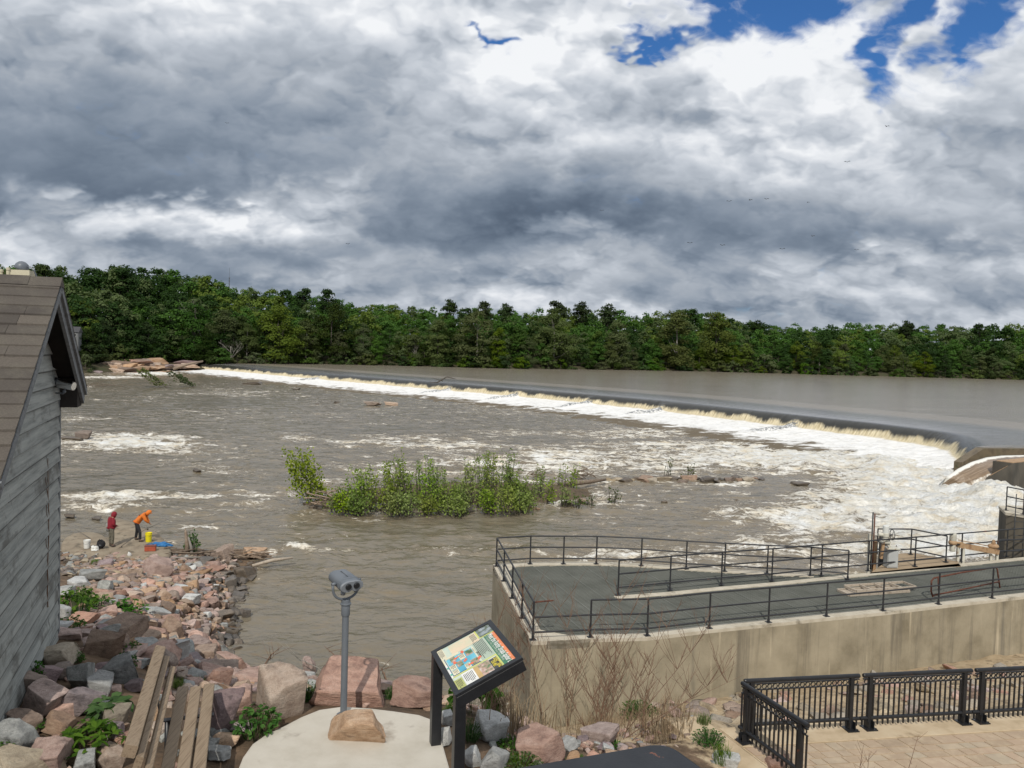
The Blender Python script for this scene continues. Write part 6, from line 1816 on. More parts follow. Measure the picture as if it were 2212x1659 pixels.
def rubble_mat(mt):
    base = M_rock[mt]; m_ = base.copy(); m_.name = base.name + '_rubble'
    nt = m_.node_tree; oi = [n for n in nt.nodes if n.type == 'OBJECT_INFO'][0]
    g = nt.nodes.new('ShaderNodeNewGeometry')
    for l in list(nt.links):
        if l.from_node == oi and l.from_socket.name == 'Random':
            nt.links.new(g.outputs['Random Per Island'], l.to_socket)
    return m_
for mt in mats_: me.materials.append(rubble_mat(mt))
me.polygons.foreach_set('material_index', np.array(allM, np.int32))
tag(link_mesh('rubble', me, []), 'small broken pink and tan stones filling the gaps of the bank', 'rubble', None, 'stuff')

# rocks standing in the river
RIV = [(180,950,34,.55,'brown','brown rock with a wave-washed tail in the rapids near the shed edge'),(155,953,44,.2,'wet','low dark ledge awash beside the brown rock near the shed'),
 (424,1022,24,.35,'wet','small dark rock awash left of the island'),(727,872,16,.35,'wet','tiny dark rock in the middle of the river, left of the orange pair'),(803,878,44,.25,'orange','orange flat rock in mid-river, left one of the pair'),(843,876,36,.2,'orange','orange flat rock in mid-river, right one of the pair'),(685,875,10,.4,'wet','dark pebble-like rock in mid-river, leftmost of the row'),
 (1726,1050,44,.18,'wet','low brown ledge in the foam right of the island tail'),(545,831,44,.14,'wet','black flat ledge under the far foam of the weir'),(640,842,20,.2,'wet','short black ledge under the far foam, right of the long one'),(1435,1088,18,.4,'wet','dark rock with a twig right of the island'),(380,1162,14,.5,'brown','small brown rock in the water beside the blue tarp'),(1590,1082,8,.4,'wet','tiny dark snag rock right of the island')]
for q in RIV: near_rock(*q, name='river_rock', z=-.05, sink=.05, depth=.6, tilt=.1)

# ---- flat sandstone shelf where the people stand
def slab(pts, z, th, label):
    P_ = [on_z(x, y, z) for x, y in pts]
    c = sum((p for p in P_), Vector()) / len(P_)
    # resample the outline with rounded wobble
    out = []
    n = len(P_)
    for i in range(n):
        a, b, d = P_[i], P_[(i + 1) % n], P_[(i + 2) % n]
        for k in range(6):
            f = k / 6; m1 = a.lerp(b, .5); m2 = b.lerp(d, .5)
            q = m1 * (1 - f) ** 2 + b * 2 * f * (1 - f) + m2 * f * f
            out.append(q)
    g = MB(c); m_ = len(out); rings = ((1.04, -th), (1.03, -.12), (1.0, -.04), (.94, .0), (.5, .03), (.05, .04)); vs = []; fs = []
    for (s_, dz_) in rings:
        for q in out:
            w = c + (q - c) * s_; vs.append(Vector((w.x, w.y, z + dz_ + .035 * mnoise.noise(Vector((w.x * 1.3, w.y * 1.3, z))))))
    for r_ in range(len(rings) - 1):
        for k in range(m_): fs.append((r_ * m_ + k, r_ * m_ + (k + 1) % m_, (r_ + 1) * m_ + (k + 1) % m_, (r_ + 1) * m_ + k))
    fs.append(tuple(range((len(rings) - 1) * m_, len(rings) * m_)))
    g.add(vs, fs); o = g.build('rock_shelf', M_shelf, None, True)
    return tag(o, label, 'rock')
M_shelf = surf('shelf_sandstone', [(.17, .135, .095), (.26, .21, .15), (.31, .26, .19)], 1.6, .9, .5, 9, .05, patches=((.12, .10, .07), 1.8, .55, .68))
slab([(128,1178),(150,1150),(205,1146),(232,1160),(246,1192),(222,1204),(150,1206)], .55, .8, 'flat tan sandstone shelf under the white bucket')
slab([(238,1150),(280,1136),(330,1142),(352,1160),(372,1186),(362,1200),(300,1206),(246,1204),(232,1180)], .60, .9, 'flat tan sandstone shelf under the two anglers')
slab([(240,1120),(268,1122),(306,1134),(300,1146),(262,1152),(236,1146)], .62, .8, 'raised tan sandstone ledge behind the red-jacketed angler')
near_rock(150, 1120, 26, .45, 'wet', 'dark mossy rock at the water behind the flat shelves', name='boulder', z=.05)
near_rock(208, 1124, 20, .35, 'wet', 'small wet rock at the water behind the white bucket', name='boulder', z=.05)
near_rock(236, 1150, 14, 1.6, 'grey', 'upright grey stone beside the red-jacketed angler', name='boulder', z=.55)

# ================================================================== people
def skin_body(name, joints, edges, radii, m_, parent, org, levels=2, root=0):
    me_ = bpy.data.meshes.new(name); me_.from_pydata([tuple(Vector(j) - org) for j in joints], edges, []); me_.update()
    o = bpy.data.objects.new(name, me_); COL.objects.link(o); o.parent = parent
    md = o.modifiers.new('skin', 'SKIN'); md.use_smooth_shade = True
    for i, r_ in enumerate(radii):
        sv = me_.skin_vertices[0].data[i]; sv.radius = (r_, r_) if isinstance(r_, (int, float)) else r_; sv.use_root = (i == root)
    sb = o.modifiers.new('sub', 'SUBSURF'); sb.levels = levels; sb.render_levels = levels
    me_.materials.append(m_); return o
M_skin = surf('skin', [(.30, .17, .11), (.36, .21, .14)], 8, .6, .05)
M_hair = surf('dark_hair', [(.012, .009, .007), (.02, .015, .012)], 20, .7, .2)
M_red = surf('red_jacket', [(.16, .008, .016), (.26, .015, .028)], 6, .8, .3, 12, .02)
M_orange = surf('orange_jacket', [(.55, .13, .015), (.75, .21, .03)], 6, .75, .3, 12, .02)
M_trouser = surf('black_trousers', [(.010, .010, .012), (.022, .022, .026)], 6, .85, .3, 14, .02)
M_camo = surf('camouflage_cloth', [(.03, .03, .022), (.10, .09, .065), (.17, .155, .12), (.05, .045, .035)], 9, .9, .2, 14, .02, detail=2)
M_shoe = surf('dark_shoes', [(.03, .022, .018), (.07, .05, .04)], 8, .8, .1)
def person(loc, yaw, label, pose, jacket, trouser):
    t = thing('person', label, 'person', loc)
    R = Matrix.Rotation(yaw, 3, 'Z'); J = {k: loc + R @ Vector(v) for k, v in pose.items()}
    loc = Vector(loc)
    # body: one continuous figure from feet to crown
    order = ['pelvis', 'belly', 'chest', 'neck', 'head', 'crown', 'shL', 'elL', 'wrL', 'shR', 'elR', 'wrR', 'hipL', 'knL', 'anL', 'toL', 'hipR', 'knR', 'anR', 'toR']
    ix = {k: i for i, k in enumerate(order)}
    ed = [('pelvis','belly'),('belly','chest'),('chest','neck'),('neck','head'),('head','crown'),('chest','shL'),('shL','elL'),('elL','wrL'),('chest','shR'),('shR','elR'),('elR','wrR'),('pelvis','hipL'),('hipL','knL'),('knL','anL'),('anL','toL'),('pelvis','hipR'),('hipR','knR'),('knR','anR'),('anR','toR')]
    rad = dict(pelvis=.14, belly=.13, chest=.15, neck=.05, head=.085, crown=.06, shL=.075, elL=.045, wrL=.03, shR=.075, elR=.045, wrR=.03, hipL=.085, knL=.055, anL=.04, toL=.035, hipR=.085, knR=.055, anR=.04, toR=.035)
    skin_body('body', [J[k] for k in order], [(ix[a], ix[b]) for a, b in ed], [rad[k] for k in order], M_skin, t, loc)
    # hands with five fingers
    for s_ in 'LR':
        w = J['wr' + s_]; fdir = (w - J['el' + s_]).normalized(); u, v = frame_of(fdir)
        hj = [w, w + fdir * .045, w + fdir * .085]; he = [(0, 1), (1, 2)]; hr_ = [.028, (.04, .02), (.038, .018)]
        for k in range(4):
            b = w + fdir * .085 + u * (-.03 + .02 * k); i0 = len(hj); ln = (.06, .072, .068, .052)[k]
            hj += [b + fdir * .012, b + fdir * ln * .55 + v * .008, b + fdir * ln * .9 + v * .028]; he += [(2, i0), (i0, i0 + 1), (i0 + 1, i0 + 2)]; hr_ += [.010, .009, .008]
        i0 = len(hj); hj += [w + fdir * .04 - u * .045, w + fdir * .075 - u * .055 + v * .015]; he += [(1, i0), (i0, i0 + 1)]; hr_ += [.011, .009]
        skin_body('hand', hj, he, hr_, M_skin, t, loc, 1)
    # face: eyes, nose, mouth on the front of the head, under the hood
    fw_ = R @ Vector(pose['face']).normalized(); hc = J['head']; up_ = (J['crown'] - J['neck']).normalized(); sd_ = fw_.cross(up_).normalized()
    for s_ in (-1, 1): MB(loc).blob(hc + fw_ * .085 + sd_ * .032 * s_ + up_ * .02, (.012, .012, .010), 1, 1, 0).build('eye', M_hair, t)
    MB(loc).tube([hc + fw_ * .085 + up_ * .02, hc + fw_ * .115 - up_ * .018], [.010, .016], 6).build('nose', M_skin, t, True)
    MB(loc).beam(hc + fw_ * .09 - up_ * .05 - sd_ * .025, hc + fw_ * .09 - up_ * .05 + sd_ * .025, .012, .01).build('mouth', M_red, t)
    # trousers
    o2 = ['pelvis', 'waist', 'hipL', 'knL', 'anL', 'hipR', 'knR', 'anR']; J['waist'] = J['pelvis'].lerp(J['belly'], .6); ix = {k: i for i, k in enumerate(o2)}
    skin_body('trousers', [J[k] for k in o2], [(ix[a], ix[b]) for a, b in [('pelvis','waist'),('pelvis','hipL'),('hipL','knL'),('knL','anL'),('pelvis','hipR'),('hipR','knR'),('knR','anR')]], [.165, .15, .105, .082, .07, .105, .082, .07], trouser, t, loc)
    # jacket with sleeves
    o3 = ['hem', 'belly', 'chest', 'neckb', 'shL', 'elL', 'cuL', 'shR', 'elR', 'cuR']; J['hem'] = J['pelvis'].lerp(J['belly'], .25); J['neckb'] = J['chest'].lerp(J['neck'], .7)
    for s_ in 'LR': J['cu' + s_] = J['el' + s_].lerp(J['wr' + s_], .9)
    ix = {k: i for i, k in enumerate(o3)}
    skin_body('jacket', [J[k] for k in o3], [(ix[a], ix[b]) for a, b in [('belly','hem'),('belly','chest'),('chest','neckb'),('chest','shL'),('shL','elL'),('elL','cuL'),('chest','shR'),('shR','elR'),('elR','cuR')]], [(.205, .17), (.195, .165), (.205, .17), .10, .105, .078, .055, .105, .078, .055], jacket, t, loc, root=1)
    # hood drawn up over the head
    hd_ = MB(loc); n = 18; vs = []; fs = []
    secs = [(-.115, .02), (-.105, .07), (-.07, .112), (-.01, .135), (.05, .13), (.085, .115), (.10, .098)]
    for (f, r_) in secs:
        for k in range(n):
            a = 2 * PI * k / n; c = hc + up_ * .02 + fw_ * f
            q = c + sd_ * r_ * .92 * math.cos(a) + up_ * (r_ * 1.05 * math.sin(a) if math.sin(a) > 0 else r_ * 1.45 * math.sin(a)); vs.append(q)
    for i in range(len(secs) - 1):
        for k in range(n): fs.append((i * n + k, i * n + (k + 1) % n, (i + 1) * n + (k + 1) % n, (i + 1) * n + k))
    fs.append(tuple(range(n - 1, -1, -1))); hd_.add(vs, fs)
    ho_ = hd_.build('hood', jacket, t, True)
    # peak of the cap under the hood
    MB(loc).add([hc + fw_ * .09 + sd_ * .08 + up_ * .06, hc + fw_ * .09 - sd_ * .08 + up_ * .06, hc + fw_ * .17 - sd_ * .05 + up_ * .035, hc + fw_ * .17 + sd_ * .05 + up_ * .035, hc + fw_ * .09 + sd_ * .08 + up_ * .05, hc + fw_ * .09 - sd_ * .08 + up_ * .05, hc + fw_ * .17 - sd_ * .05 + up_ * .025, hc + fw_ * .17 + sd_ * .05 + up_ * .025], [(0, 1, 2, 3), (7, 6, 5, 4), (0, 3, 7, 4), (1, 5, 6, 2), (2, 6, 7, 3)]).build('cap_peak', jacket, t)
    for s_ in 'LR':
        a, b = J['an' + s_], J['to' + s_]; d = (b - a); d.z = 0; d.normalize()
        g = MB(loc); c = Vector((a.x, a.y, loc.z + .045)) + d * .05
        g.blob(c, (.05 + .08 * abs(d.x), .05 + .08 * abs(d.y), .05), 2, 2, .03); g.build('shoe', M_shoe, t, True)
    return t, J
pr = on_z(240, 1180, .62)
person(pr, -.75, 'person in a hooded red jacket and camouflage trousers standing with arms folded low', dict(
    pelvis=(0, 0, .90), belly=(0, .0, 1.06), chest=(0, .02, 1.28), neck=(0, .06, 1.46), head=(0, .115, 1.555), crown=(0, .125, 1.66), face=(0, 1, -.35),
    shL=(-.18, .02, 1.37), elL=(-.25, .02, 1.10), wrL=(-.12, .20, 1.02), shR=(.18, .02, 1.37), elR=(.25, .02, 1.10), wrR=(.10, .21, 1.00),
    hipL=(-.10, 0, .86), knL=(-.12, .02, .48), anL=(-.12, -.01, .09), toL=(-.14, .12, .04), hipR=(.10, 0, .86), knR=(.12, .03, .48), anR=(.12, .0, .09), toR=(.15, .13, .04)), M_red, M_camo)
po_ = on_z(300, 1168, .64)
_, JO = person(po_, -PI / 2 + .25, 'person in a hooded orange jacket and black trousers bending forward with a rod', dict(
    pelvis=(0, -.12, .93), belly=(0, -.04, 1.09), chest=(0, .17, 1.27), neck=(0, .34, 1.38), head=(0, .43, 1.43), crown=(0, .46, 1.53), face=(0, 1, -.5),
    shL=(-.18, .22, 1.33), elL=(-.21, .33, 1.08), wrL=(-.09, .46, .90), shR=(.18, .22, 1.33), elR=(.21, .36, 1.07), wrR=(.08, .50, .90),
    hipL=(-.11, -.12, .89), knL=(-.20, -.13, .49), anL=(-.24, -.20, .09), toL=(-.26, -.06, .04), hipR=(.11, -.10, .89), knR=(.20, .09, .50), anR=(.24, .10, .09), toR=(.26, .24, .04)), M_orange, M_trouser)
# fishing rods
def rod(a, b, label, bend=.0):
    t = thing('fishing_rod', label, 'rod', a); d = (b - a); L_ = d.length
    pts = [a.lerp(b, k / 10) + Vector((0, 0, -bend * (k / 10) ** 2)) for k in range(11)]
    MB(a).tube(pts, [.012 - .009 * k / 10 for k in range(11)], 6).build('blank', M_black, t, True)
    MB(a).tube([a - d.normalized() * .35, a + d.normalized() * .05], .017, 8).build('grip', M_drift, t, True)
    dn = d.normalized(); c = a + dn * .02 - Vector((0, 0, .05)); u, v = frame_of(dn)
    MB(a).tube([c - u * .03, c + u * .03], [.035, .035], 10).build('reel', M_steel, t, sharp=40)
    return t
hand = (JO['wrL'] + JO['wrR']) / 2
rod(on_z(262, 1180, .68), at_depth(326, 1135, po_.y + .1), 'dark fishing rod lying low across the shelf behind the orange-jacketed angler')
rod(at_depth(318, 1142, po_.y + .05) , at_depth(372, 1118, po_.y + 1.2), 'black fishing rod pointing over the water above the yellow bucket')
wr = on_z(195, 1163, .6)
rod(wr, on_z(160, 1142, .75), 'fishing rod lying on the shelf beside the white bucket')
# buckets
def bucket(loc, m_, label, lid=False, r=.15, h=.37):
    t = thing('bucket', label, 'bucket', loc)
    g = MB(loc); g.lathe([(r * .86, 0), (r * .88, .01), (r * .97, h * .78), (r * 1.04, h * .79), (r * 1.04, h * .84), (r, h * .85), (r * 1.02, h * .98), (r * 1.05, h), (r * .97, h), (r * .93, h * .9)], 24, c=loc); g.build('shell', m_, t, sharp=35)
    hdl = MB(loc); hdl.tube([loc + Vector((r * 1.04 * math.cos(a), -.05 - .10 * math.sin(a), h * .82 - .10 * math.sin(a))) for a in [PI * k / 12 for k in range(13)]], .004, 5); hdl.build('handle', M_steel, t)
    return t
M_yel = surf('yellow_plastic', [(.72, .60, .01), (.80, .70, .02)], 4, .4, 0); M_wplas = surf('white_plastic', [(.66, .66, .63), (.75, .75, .72)], 4, .45, 0)
b1 = bucket(on_z(321, 1170, .64), M_yel, 'bright yellow bucket beside the bending angler', r=.16, h=.46)
b2 = bucket(on_z(188, 1184, .60), M_wplas, 'white plastic bucket on the left rock shelf', r=.155, h=.40)
# bags, tarp and box
bl_ = on_z(218, 1184, .60)
t = thing('backpack', 'black backpack on the shelf between the white bucket and the red-jacketed angler', 'bag', bl_)
MB(bl_).blob(bl_ + Vector((0, 0, .20)), (.19, .15, .23), 4, 3, .1).build('body', M_trouser, t, True)
MB(bl_).blob(bl_ + Vector((.0, -.13, .13)), (.13, .06, .10), 5, 2, .1).build('pocket', M_black, t, True)
MB(bl_).tube([bl_ + Vector((-.09, -.1, .35)), bl_ + Vector((-.02, -.12, .46)), bl_ + Vector((.08, -.08, .36))], .018, 6).build('strap', M_trouser, t, True)
def crumple(loc, r, m_, seed, name, label, cat):
    bm = bmesh.new(); bmesh.ops.create_icosphere(bm, subdivisions=4, radius=1)
    o = Vector((seed * 3.1, seed * 1.7, 0))
    vs = []
    for v in bm.verts:
        k = 1 + .35 * mnoise.noise(v.co * 2.1 + o) + .22 * mnoise.noise(v.co * 5 + o); z = max(v.co.z, -.25)
        vs.append(loc + Vector((v.co.x * r[0] * k, v.co.y * r[1] * k, (z + .22) * r[2] * k)))
    bm.verts.index_update(); fs = [tuple(v.index for v in f.verts) for f in bm.faces]; bm.free()
    return tag(MB(loc).add(vs, fs).build(name, m_, None), label, cat)
crumple(on_z(205, 1188, .60), (.17, .13, .16), M_wplas, 3, 'plastic_bag', 'crumpled white plastic bag in front of the white bucket', 'bag')
M_tarp = surf('blue_tarp', [(.012, .10, .28), (.03, .19, .42)], 7, .5, .3, 14, .02)
crumple(on_z(343, 1180, .60), (.58, .22, .16), M_tarp, 8, 'tarp', 'crumpled blue tarp on the rock shelf edge', 'tarp')
tb = on_z(325, 1190, .62)
t = thing('tackle_box', 'red-orange tackle bag in front of the blue tarp', 'bag', tb)
M_tackle = surf('tackle_red', [(.30, .06, .03), (.42, .10, .05)], 6, .6, .1)
MB(tb).box(tb + Vector((0, 0, .12)), (.50, .26, .24), .25).build('body', M_tackle, t, bevel=.03)
MB(tb).box(tb + Vector((0, 0, .262)), (.52, .28, .045), .25).build('lid', surf('tackle_dark', [(.16, .05, .04), (.2, .07, .05)], 6, .6, 0), t, bevel=.015)
MB(tb).tube([tb + Vector((-.12, -.03, .28)), tb + Vector((-.10, -.03, .35)), tb + Vector((.10, .03, .35)), tb + Vector((.12, .03, .28))], .012, 6).build('handle', M_black, t)
jl = on_z(281, 1205, .5); t = thing('plastic_bottle', 'clear white bottle lying among the rubble below the shelf', 'bottle', jl)
MB(jl).lathe([(.07, 0), (.085, .03), (.085, .17), (.05, .24), (.03, .26), (.03, .29)], 14, c=jl + Vector((0, 0, .05)), M=Matrix.Rotation(.5, 3, 'X')).build('shell', M_wplas, t, True)

# ---- driftwood, stump
def stick_pile(c, n, L_, label, name='driftwood_pile', spread=(1.2, .5), seed=1, hgt=.3, flatten=.25, m_=None):
    rr = random.Random(seed); g = MB(c)
    for k in range(n):
        p = Vector(c) + Vector((rr.uniform(-1, 1) * spread[0], rr.uniform(-1, 1) * spread[1], rr.uniform(0, hgt)))
        a = rr.gauss(0, .35); d = Vector((math.cos(a), math.sin(a), rr.uniform(-flatten, flatten))) * L_ * rr.uniform(.4, 1); r_ = rr.uniform(.012, .055)
        m1 = p + d * .5 + Vector((rr.uniform(-.1, .1), rr.uniform(-.1, .1), rr.uniform(-.05, .12)))
        g.tube([p, m1, p + d], [r_, r_ * .85, r_ * .4], 6)
    return tag(g.build(name, m_ or M_drift, None, True), label, 'driftwood')
stick_pile(on_z(395, 1204, .25), 34, 1.7, 'tangled pile of grey driftwood beside the dead stump', seed=2, spread=(1.7, .5))
stick_pile(on_z(510, 1206, .25), 22, 1.5, 'brown driftwood heap on the tip of the rocky point', seed=5, spread=(1.3, .3))
dl = on_z(545, 1222, .15); tag(MB(dl).tube([dl, dl + Vector((.8, .5, .15)), dl + Vector((1.7, .9, .2))], [.07, .09, .05], 8).build('drift_log', M_old_wood, None, True), 'pale driftwood plank jutting into the water at the rocky point', 'log')
sp_ = on_z(403, 1196, .3); t = thing('dead_stump', 'broken grey tree stump standing at the water edge', 'stump', sp_)
MB(sp_).tube([sp_ - Vector((0, 0, .3)), sp_ + Vector((.02, 0, .5)), sp_ + Vector((-.05, 0, 1.05)), sp_ + Vector((-.09, .02, 1.25))], [.13, .10, .07, .015], 9).build('trunk', M_drift, t, True)
MB(sp_).tube([sp_ + Vector((.30, 0, -.3)), sp_ + Vector((.22, 0, .35)), sp_ + Vector((.07, .0, .85))], [.08, .07, .03], 8).build('split_limb', M_pale_bark, t, True)
lp = on_z(330, 1207, .45); tag(MB(lp).tube([lp, lp + Vector((1.6, .25, .05)), lp + Vector((3.0, .5, .02))], [.03, .04, .025], 7).build('drift_log', M_pale_bark, None, True), 'long bleached pole lying along the back of the driftwood pile', 'log')

# ================================================================== plants
def leaf_shape(L_, w, fold=.15):
    """one leaf as four faces along +x"""
    return np.array([(0, 0, 0), (.35, w, fold * w), (.35, -w, fold * w), (.35, 0, 0), (.75, w * .7, fold * w - .06), (.75, -w * .7, fold * w - .06), (.75, 0, -.06), (1, 0, -.16)]) * L_, [(0, 3, 1), (0, 2, 3), (3, 6, 4, 1), (3, 2, 5, 6), (6, 7, 4), (6, 5, 7)]
def weed_mesh(name, seed, n=60, R_=.3, H_=.3, leaf=.07, w=.32, palm=0, whorl=5):
    rr = random.Random(seed); g = MB(); st = MB()
    for k in range(n):
        a = rr.uniform(0, 6.28); rad = R_ * math.sqrt(rr.random()); h = H_ * (1 - (rad / R_) ** 2 * .6) * rr.uniform(.45, 1.05)
        b = Vector((rad * math.cos(a) * .6, rad * math.sin(a) * .6, -.03)); tip = Vector((rad * math.cos(a), rad * math.sin(a), h))
        st.tube([b, b.lerp(tip, .6) + Vector((0, 0, .03)), tip], .0035, 4)
        for j in range(palm if palm else rr.choice([2, 3])):
            L_, F_ = leaf_shape(leaf * rr.uniform(.7, 1.3), w)
            yaw = (2 * PI * j / palm + k) if palm else a + rr.uniform(-1.6, 1.6)
            M3 = Matrix.Rotation(yaw, 3, 'Z') @ Matrix.Rotation(rr.uniform(-.35, .45), 3, 'Y') @ Matrix.Rotation(rr.uniform(-.4, .4), 3, 'X')
            g.add([M3 @ Vector(p) + tip for p in L_], F_)
    return g.mesh('leaves'), st.mesh('stems')
WD = {'leafy': [weed_mesh('leafy', i, 90, .34, .30, .075, .34) for i in range(3)], 'palm': [weed_mesh('palm', 10, 24, .40, .26, .13, .20, 7)], 'big': [weed_mesh('big', 20, 26, .45, .5, .30, .34)], 'fine': [weed_mesh('fine', 30 + i, 170, .34, .22, .035, .3) for i in range(2)]}
def grass_mesh(seed, n=130, R_=.3, H_=.35):
    rr = random.Random(seed); g = MB()
    for k in range(n):
        a = rr.uniform(0, 6.28); rad = R_ * math.sqrt(rr.random()) * .5; b = Vector((rad * math.cos(a), rad * math.sin(a), -.02)); lean = rr.uniform(.1, .7); yaw = rr.uniform(0, 6.28); h = H_ * rr.uniform(.5, 1); w = .005
        d = Vector((math.cos(yaw), math.sin(yaw), 0)); s_ = Vector((-d.y, d.x, 0)) * w; m1 = b + d * h * lean * .35 + Vector((0, 0, h * .6)); tp_ = b + d * h * lean + Vector((0, 0, h * (1 - lean * .45)))
        g.add([b - s_, b + s_, m1 + s_ * .8, m1 - s_ * .8, tp_], [(0, 1, 2, 3), (3, 2, 4)])
    return g.mesh('blades')
GR = [grass_mesh(50 + i) for i in range(3)]
rp_ = random.Random(31)
def weed(kind, px_, py_, w, label, m_=None, group=None, hs=1.0, z=None):
    P = ground_hit(px_, py_) if z is None else on_z(px_, py_, z)
    s_ = w * P.y / FOC / (.68 if kind != 'big' else .9) * 1.2
    if z is None:
        k_ = Vector((P.x, P.y, P.z - EYE)).normalized() * (-.22 * min(1.6, P.y / 9))      # grows on top of the stones, a little nearer
        P = P + k_
        P.z = max(P.z - .04, gz(P.x, P.y))
    if kind == 'grass':
        t = thing('grass_tuft', label, 'grass', P, group, rp_.uniform(0, 6)); link_mesh('blades', rock_variant(GR[rp_.randrange(3)], m_ or M_leaf_grass), [], t); t.scale = (s_ * 1.1, s_ * 1.1, s_ * hs)
    else:
        ms = WD[kind][rp_.randrange(len(WD[kind]))]
        t = thing('weed', label, 'plant', P, group, rp_.uniform(0, 6)); link_mesh('leaves', rock_variant(ms[0], m_ or M_leaf_weed), [], t); link_mesh('stems', rock_variant(ms[1], M_leaf_weed), [], t); t.scale = (s_, s_, s_ * hs)
    return t
PLANTS = [('palm',195,1612,100,'large patch of palmate-leaved weeds in front of the low brown rock at lower left',1.3),('leafy',555,1578,82,'dense dark green leafy clump at the left edge of the pad',1.35),('fine',664,1512,44,'feathery green weeds between the two big boulders behind the viewer',2.6),('fine',850,1503,40,'green weeds by the right end of the broad pink boulder',1.6),
 ('grass',385,1480,46,'bright green grass tuft at the far end of the bench seat',1.2),('grass',428,1474,40,'grass growing over a flat stone beside the bench seat',.9),('grass',540,1478,52,'bright grass tuft behind the dusty pink boulder',1.3),('fine',515,1470,40,'dark ferny weeds left of the bright grass tuft',1.2),
 ('leafy',150,1360,50,'leafy green weeds at the foot of the shed corner',1.4),('leafy',165,1320,70,'tall leafy weeds on the slope by the shed corner',1.5),('leafy',210,1310,50,'green weeds with white flower specks on the slope by the shed',1.1),('leafy',275,1322,66,'creeping green patch in the middle of the rubble slope',.8),('grass',178,1300,60,'yellow-green grass clump on the slope near the shed',1.2),
 ('leafy',285,1410,40,'green weeds between the long slab and the blue-grey rock',1.4),('leafy',268,1440,44,'dark green weeds right of the pinkish-brown boulder',1.6),('leafy',215,1475,30,'weeds in the gap behind the tall grey boulder',1.2),('leafy',80,1470,36,'vine leaves climbing at the foot of the shed wall',2.4),('leafy',165,1425,28,'small weeds between the reddish rock and the pinkish-brown boulder',1.5),('big',235,1545,60,'long-leaved green plant right of the purplish layered rock',1.2),('leafy',190,1572,50,'leafy sprigs under the purplish layered rock',.9),('leafy',75,1565,44,'trailing weeds over the brown mossy boulder',.8),('leafy',10,1620,44,'dark green weeds at the left picture edge',1.2),('leafy',110,1640,56,'low dark green weeds left of the palmate patch',.8),
 ('big',1020,1545,70,'large dark-leaved dock plant behind the sign',1.9),('fine',1015,1590,46,'fine green weeds behind the near sign post',2.4),('fine',1110,1610,70,'bright green creeping weeds in front of the long pink slab',.8),('fine',1125,1650,80,'sprawling green ground weed between the pale boulders and the pink slab',.7),('fine',1245,1640,36,'small green weeds beside the grey-white stone',1.2),('leafy',1330,1612,24,'small green weeds at the right of the low pink boulder',1.3),
 ('fine',1530,1600,60,'green weeds on the bank left of the side path',1.3),('grass',1560,1640,60,'green grass tuft hanging over the edge of the side path',1.5),('fine',1380,1545,70,'grey-green weeds inside the bare shrub',1.2),('grass',940,1530,40,'dry-green grass behind the far sign post',1.5),('fine',975,1540,40,'green weeds under the sign panel',1.8),('grass',1520,1560,50,'grass tuft on the sandy bank above the side path',1.0),
 ('leafy',415,1190,28,'green sapling leaves round the dead stump',3.2),('grass',205,1215,30,'small green grass patch in the rubble below the shelf',.7)]
for kind, x, y, w, lab, hs in PLANTS: weed(kind, x, y, w, lab, None, None, hs)
# bare brown saplings in front of the wall
def sapling(px_, py_, hpx, lean, label, seed, group=None, m_=None, branches=9):
    P = ground_hit(px_, py_); rr = random.Random(seed); H_ = hpx * P.y / FOC; g = MB(P); k_ = P.y / 15.0
    pts = [P]; d = Vector((lean, rr.uniform(-.1, .1), 1)).normalized()
    for k in range(7):
        d = (d + Vector((rr.uniform(-.06, .06) + lean * .03, rr.uniform(-.06, .06), 0))).normalized(); pts.append(pts[-1] + d * H_ / 7)
    g.tube(pts, [(.0095 - .0011 * k) * k_ for k in range(8)], 5)
    for b in range(branches):
        i = rr.randrange(1, 7); s_ = rr.choice([-1, 1]); bd_ = Vector((s_ * rr.uniform(.15, .7), rr.uniform(-.4, .4), rr.uniform(.6, 1))).normalized(); L_ = H_ * rr.uniform(.12, .38)
        q = pts[i]; e = q + bd_ * L_ * .5; f = e + (bd_ + Vector((0, 0, .25))).normalized() * L_ * .5
        g.tube([q, e, f], [.005 * k_, .004 * k_, .0022 * k_], 4)
        for c in range(3):
            u = rr.uniform(.3, 1); w0 = q.lerp(f, u); g.tube([w0, w0 + (bd_ + Vector((rr.uniform(-.6, .6), rr.uniform(-.4, .4), rr.uniform(-.2, .5)))).normalized() * L_ * .3], [.0032 * k_, .002 * k_], 3)
    t = thing('bare_sapling', label, 'shrub', P, group)
    g.v = [tuple(v) for v in g.v]; g.build('stems', m_ or M_twig, t); return t
rs2 = random.Random(12)
for i in range(26):
    x = rs2.uniform(1060, 1300) if i < 16 else rs2.uniform(1280, 1420)
    sapling(x, rs2.uniform(1535, 1600), rs2.uniform(150, 330) if x < 1300 else rs2.uniform(120, 220), rs2.uniform(-.12, .16) + (x - 1180) / 1100, 'leafless brown sapling in the thicket before the concrete wall', 200 + i, 'bare saplings before the wall', branches=13)
for i, (x, y, h, ln) in enumerate(((1300,1590,300,-.25),(1330,1596,330,.25),(1345,1590,330,.75),(1280,1600,250,-.6),(1350,1596,300,1.3),(1318,1594,360,.02),(1365,1600,290,1.0))):
    sapling(x, y, h, ln, ['spreading leafless shrub stem leaning left above the low pink boulder','tall leafless shrub stem leaning right above the low pink boulder','long leafless shrub stem arching right across the wall','short leafless shrub stem leaning far left','leafless shrub stem bent low to the right over the sand','upright tallest leafless shrub stem above the low pink boulder','thin leafless shrub stem fanning right over the sand'][i], 300 + i, None, branches=16)
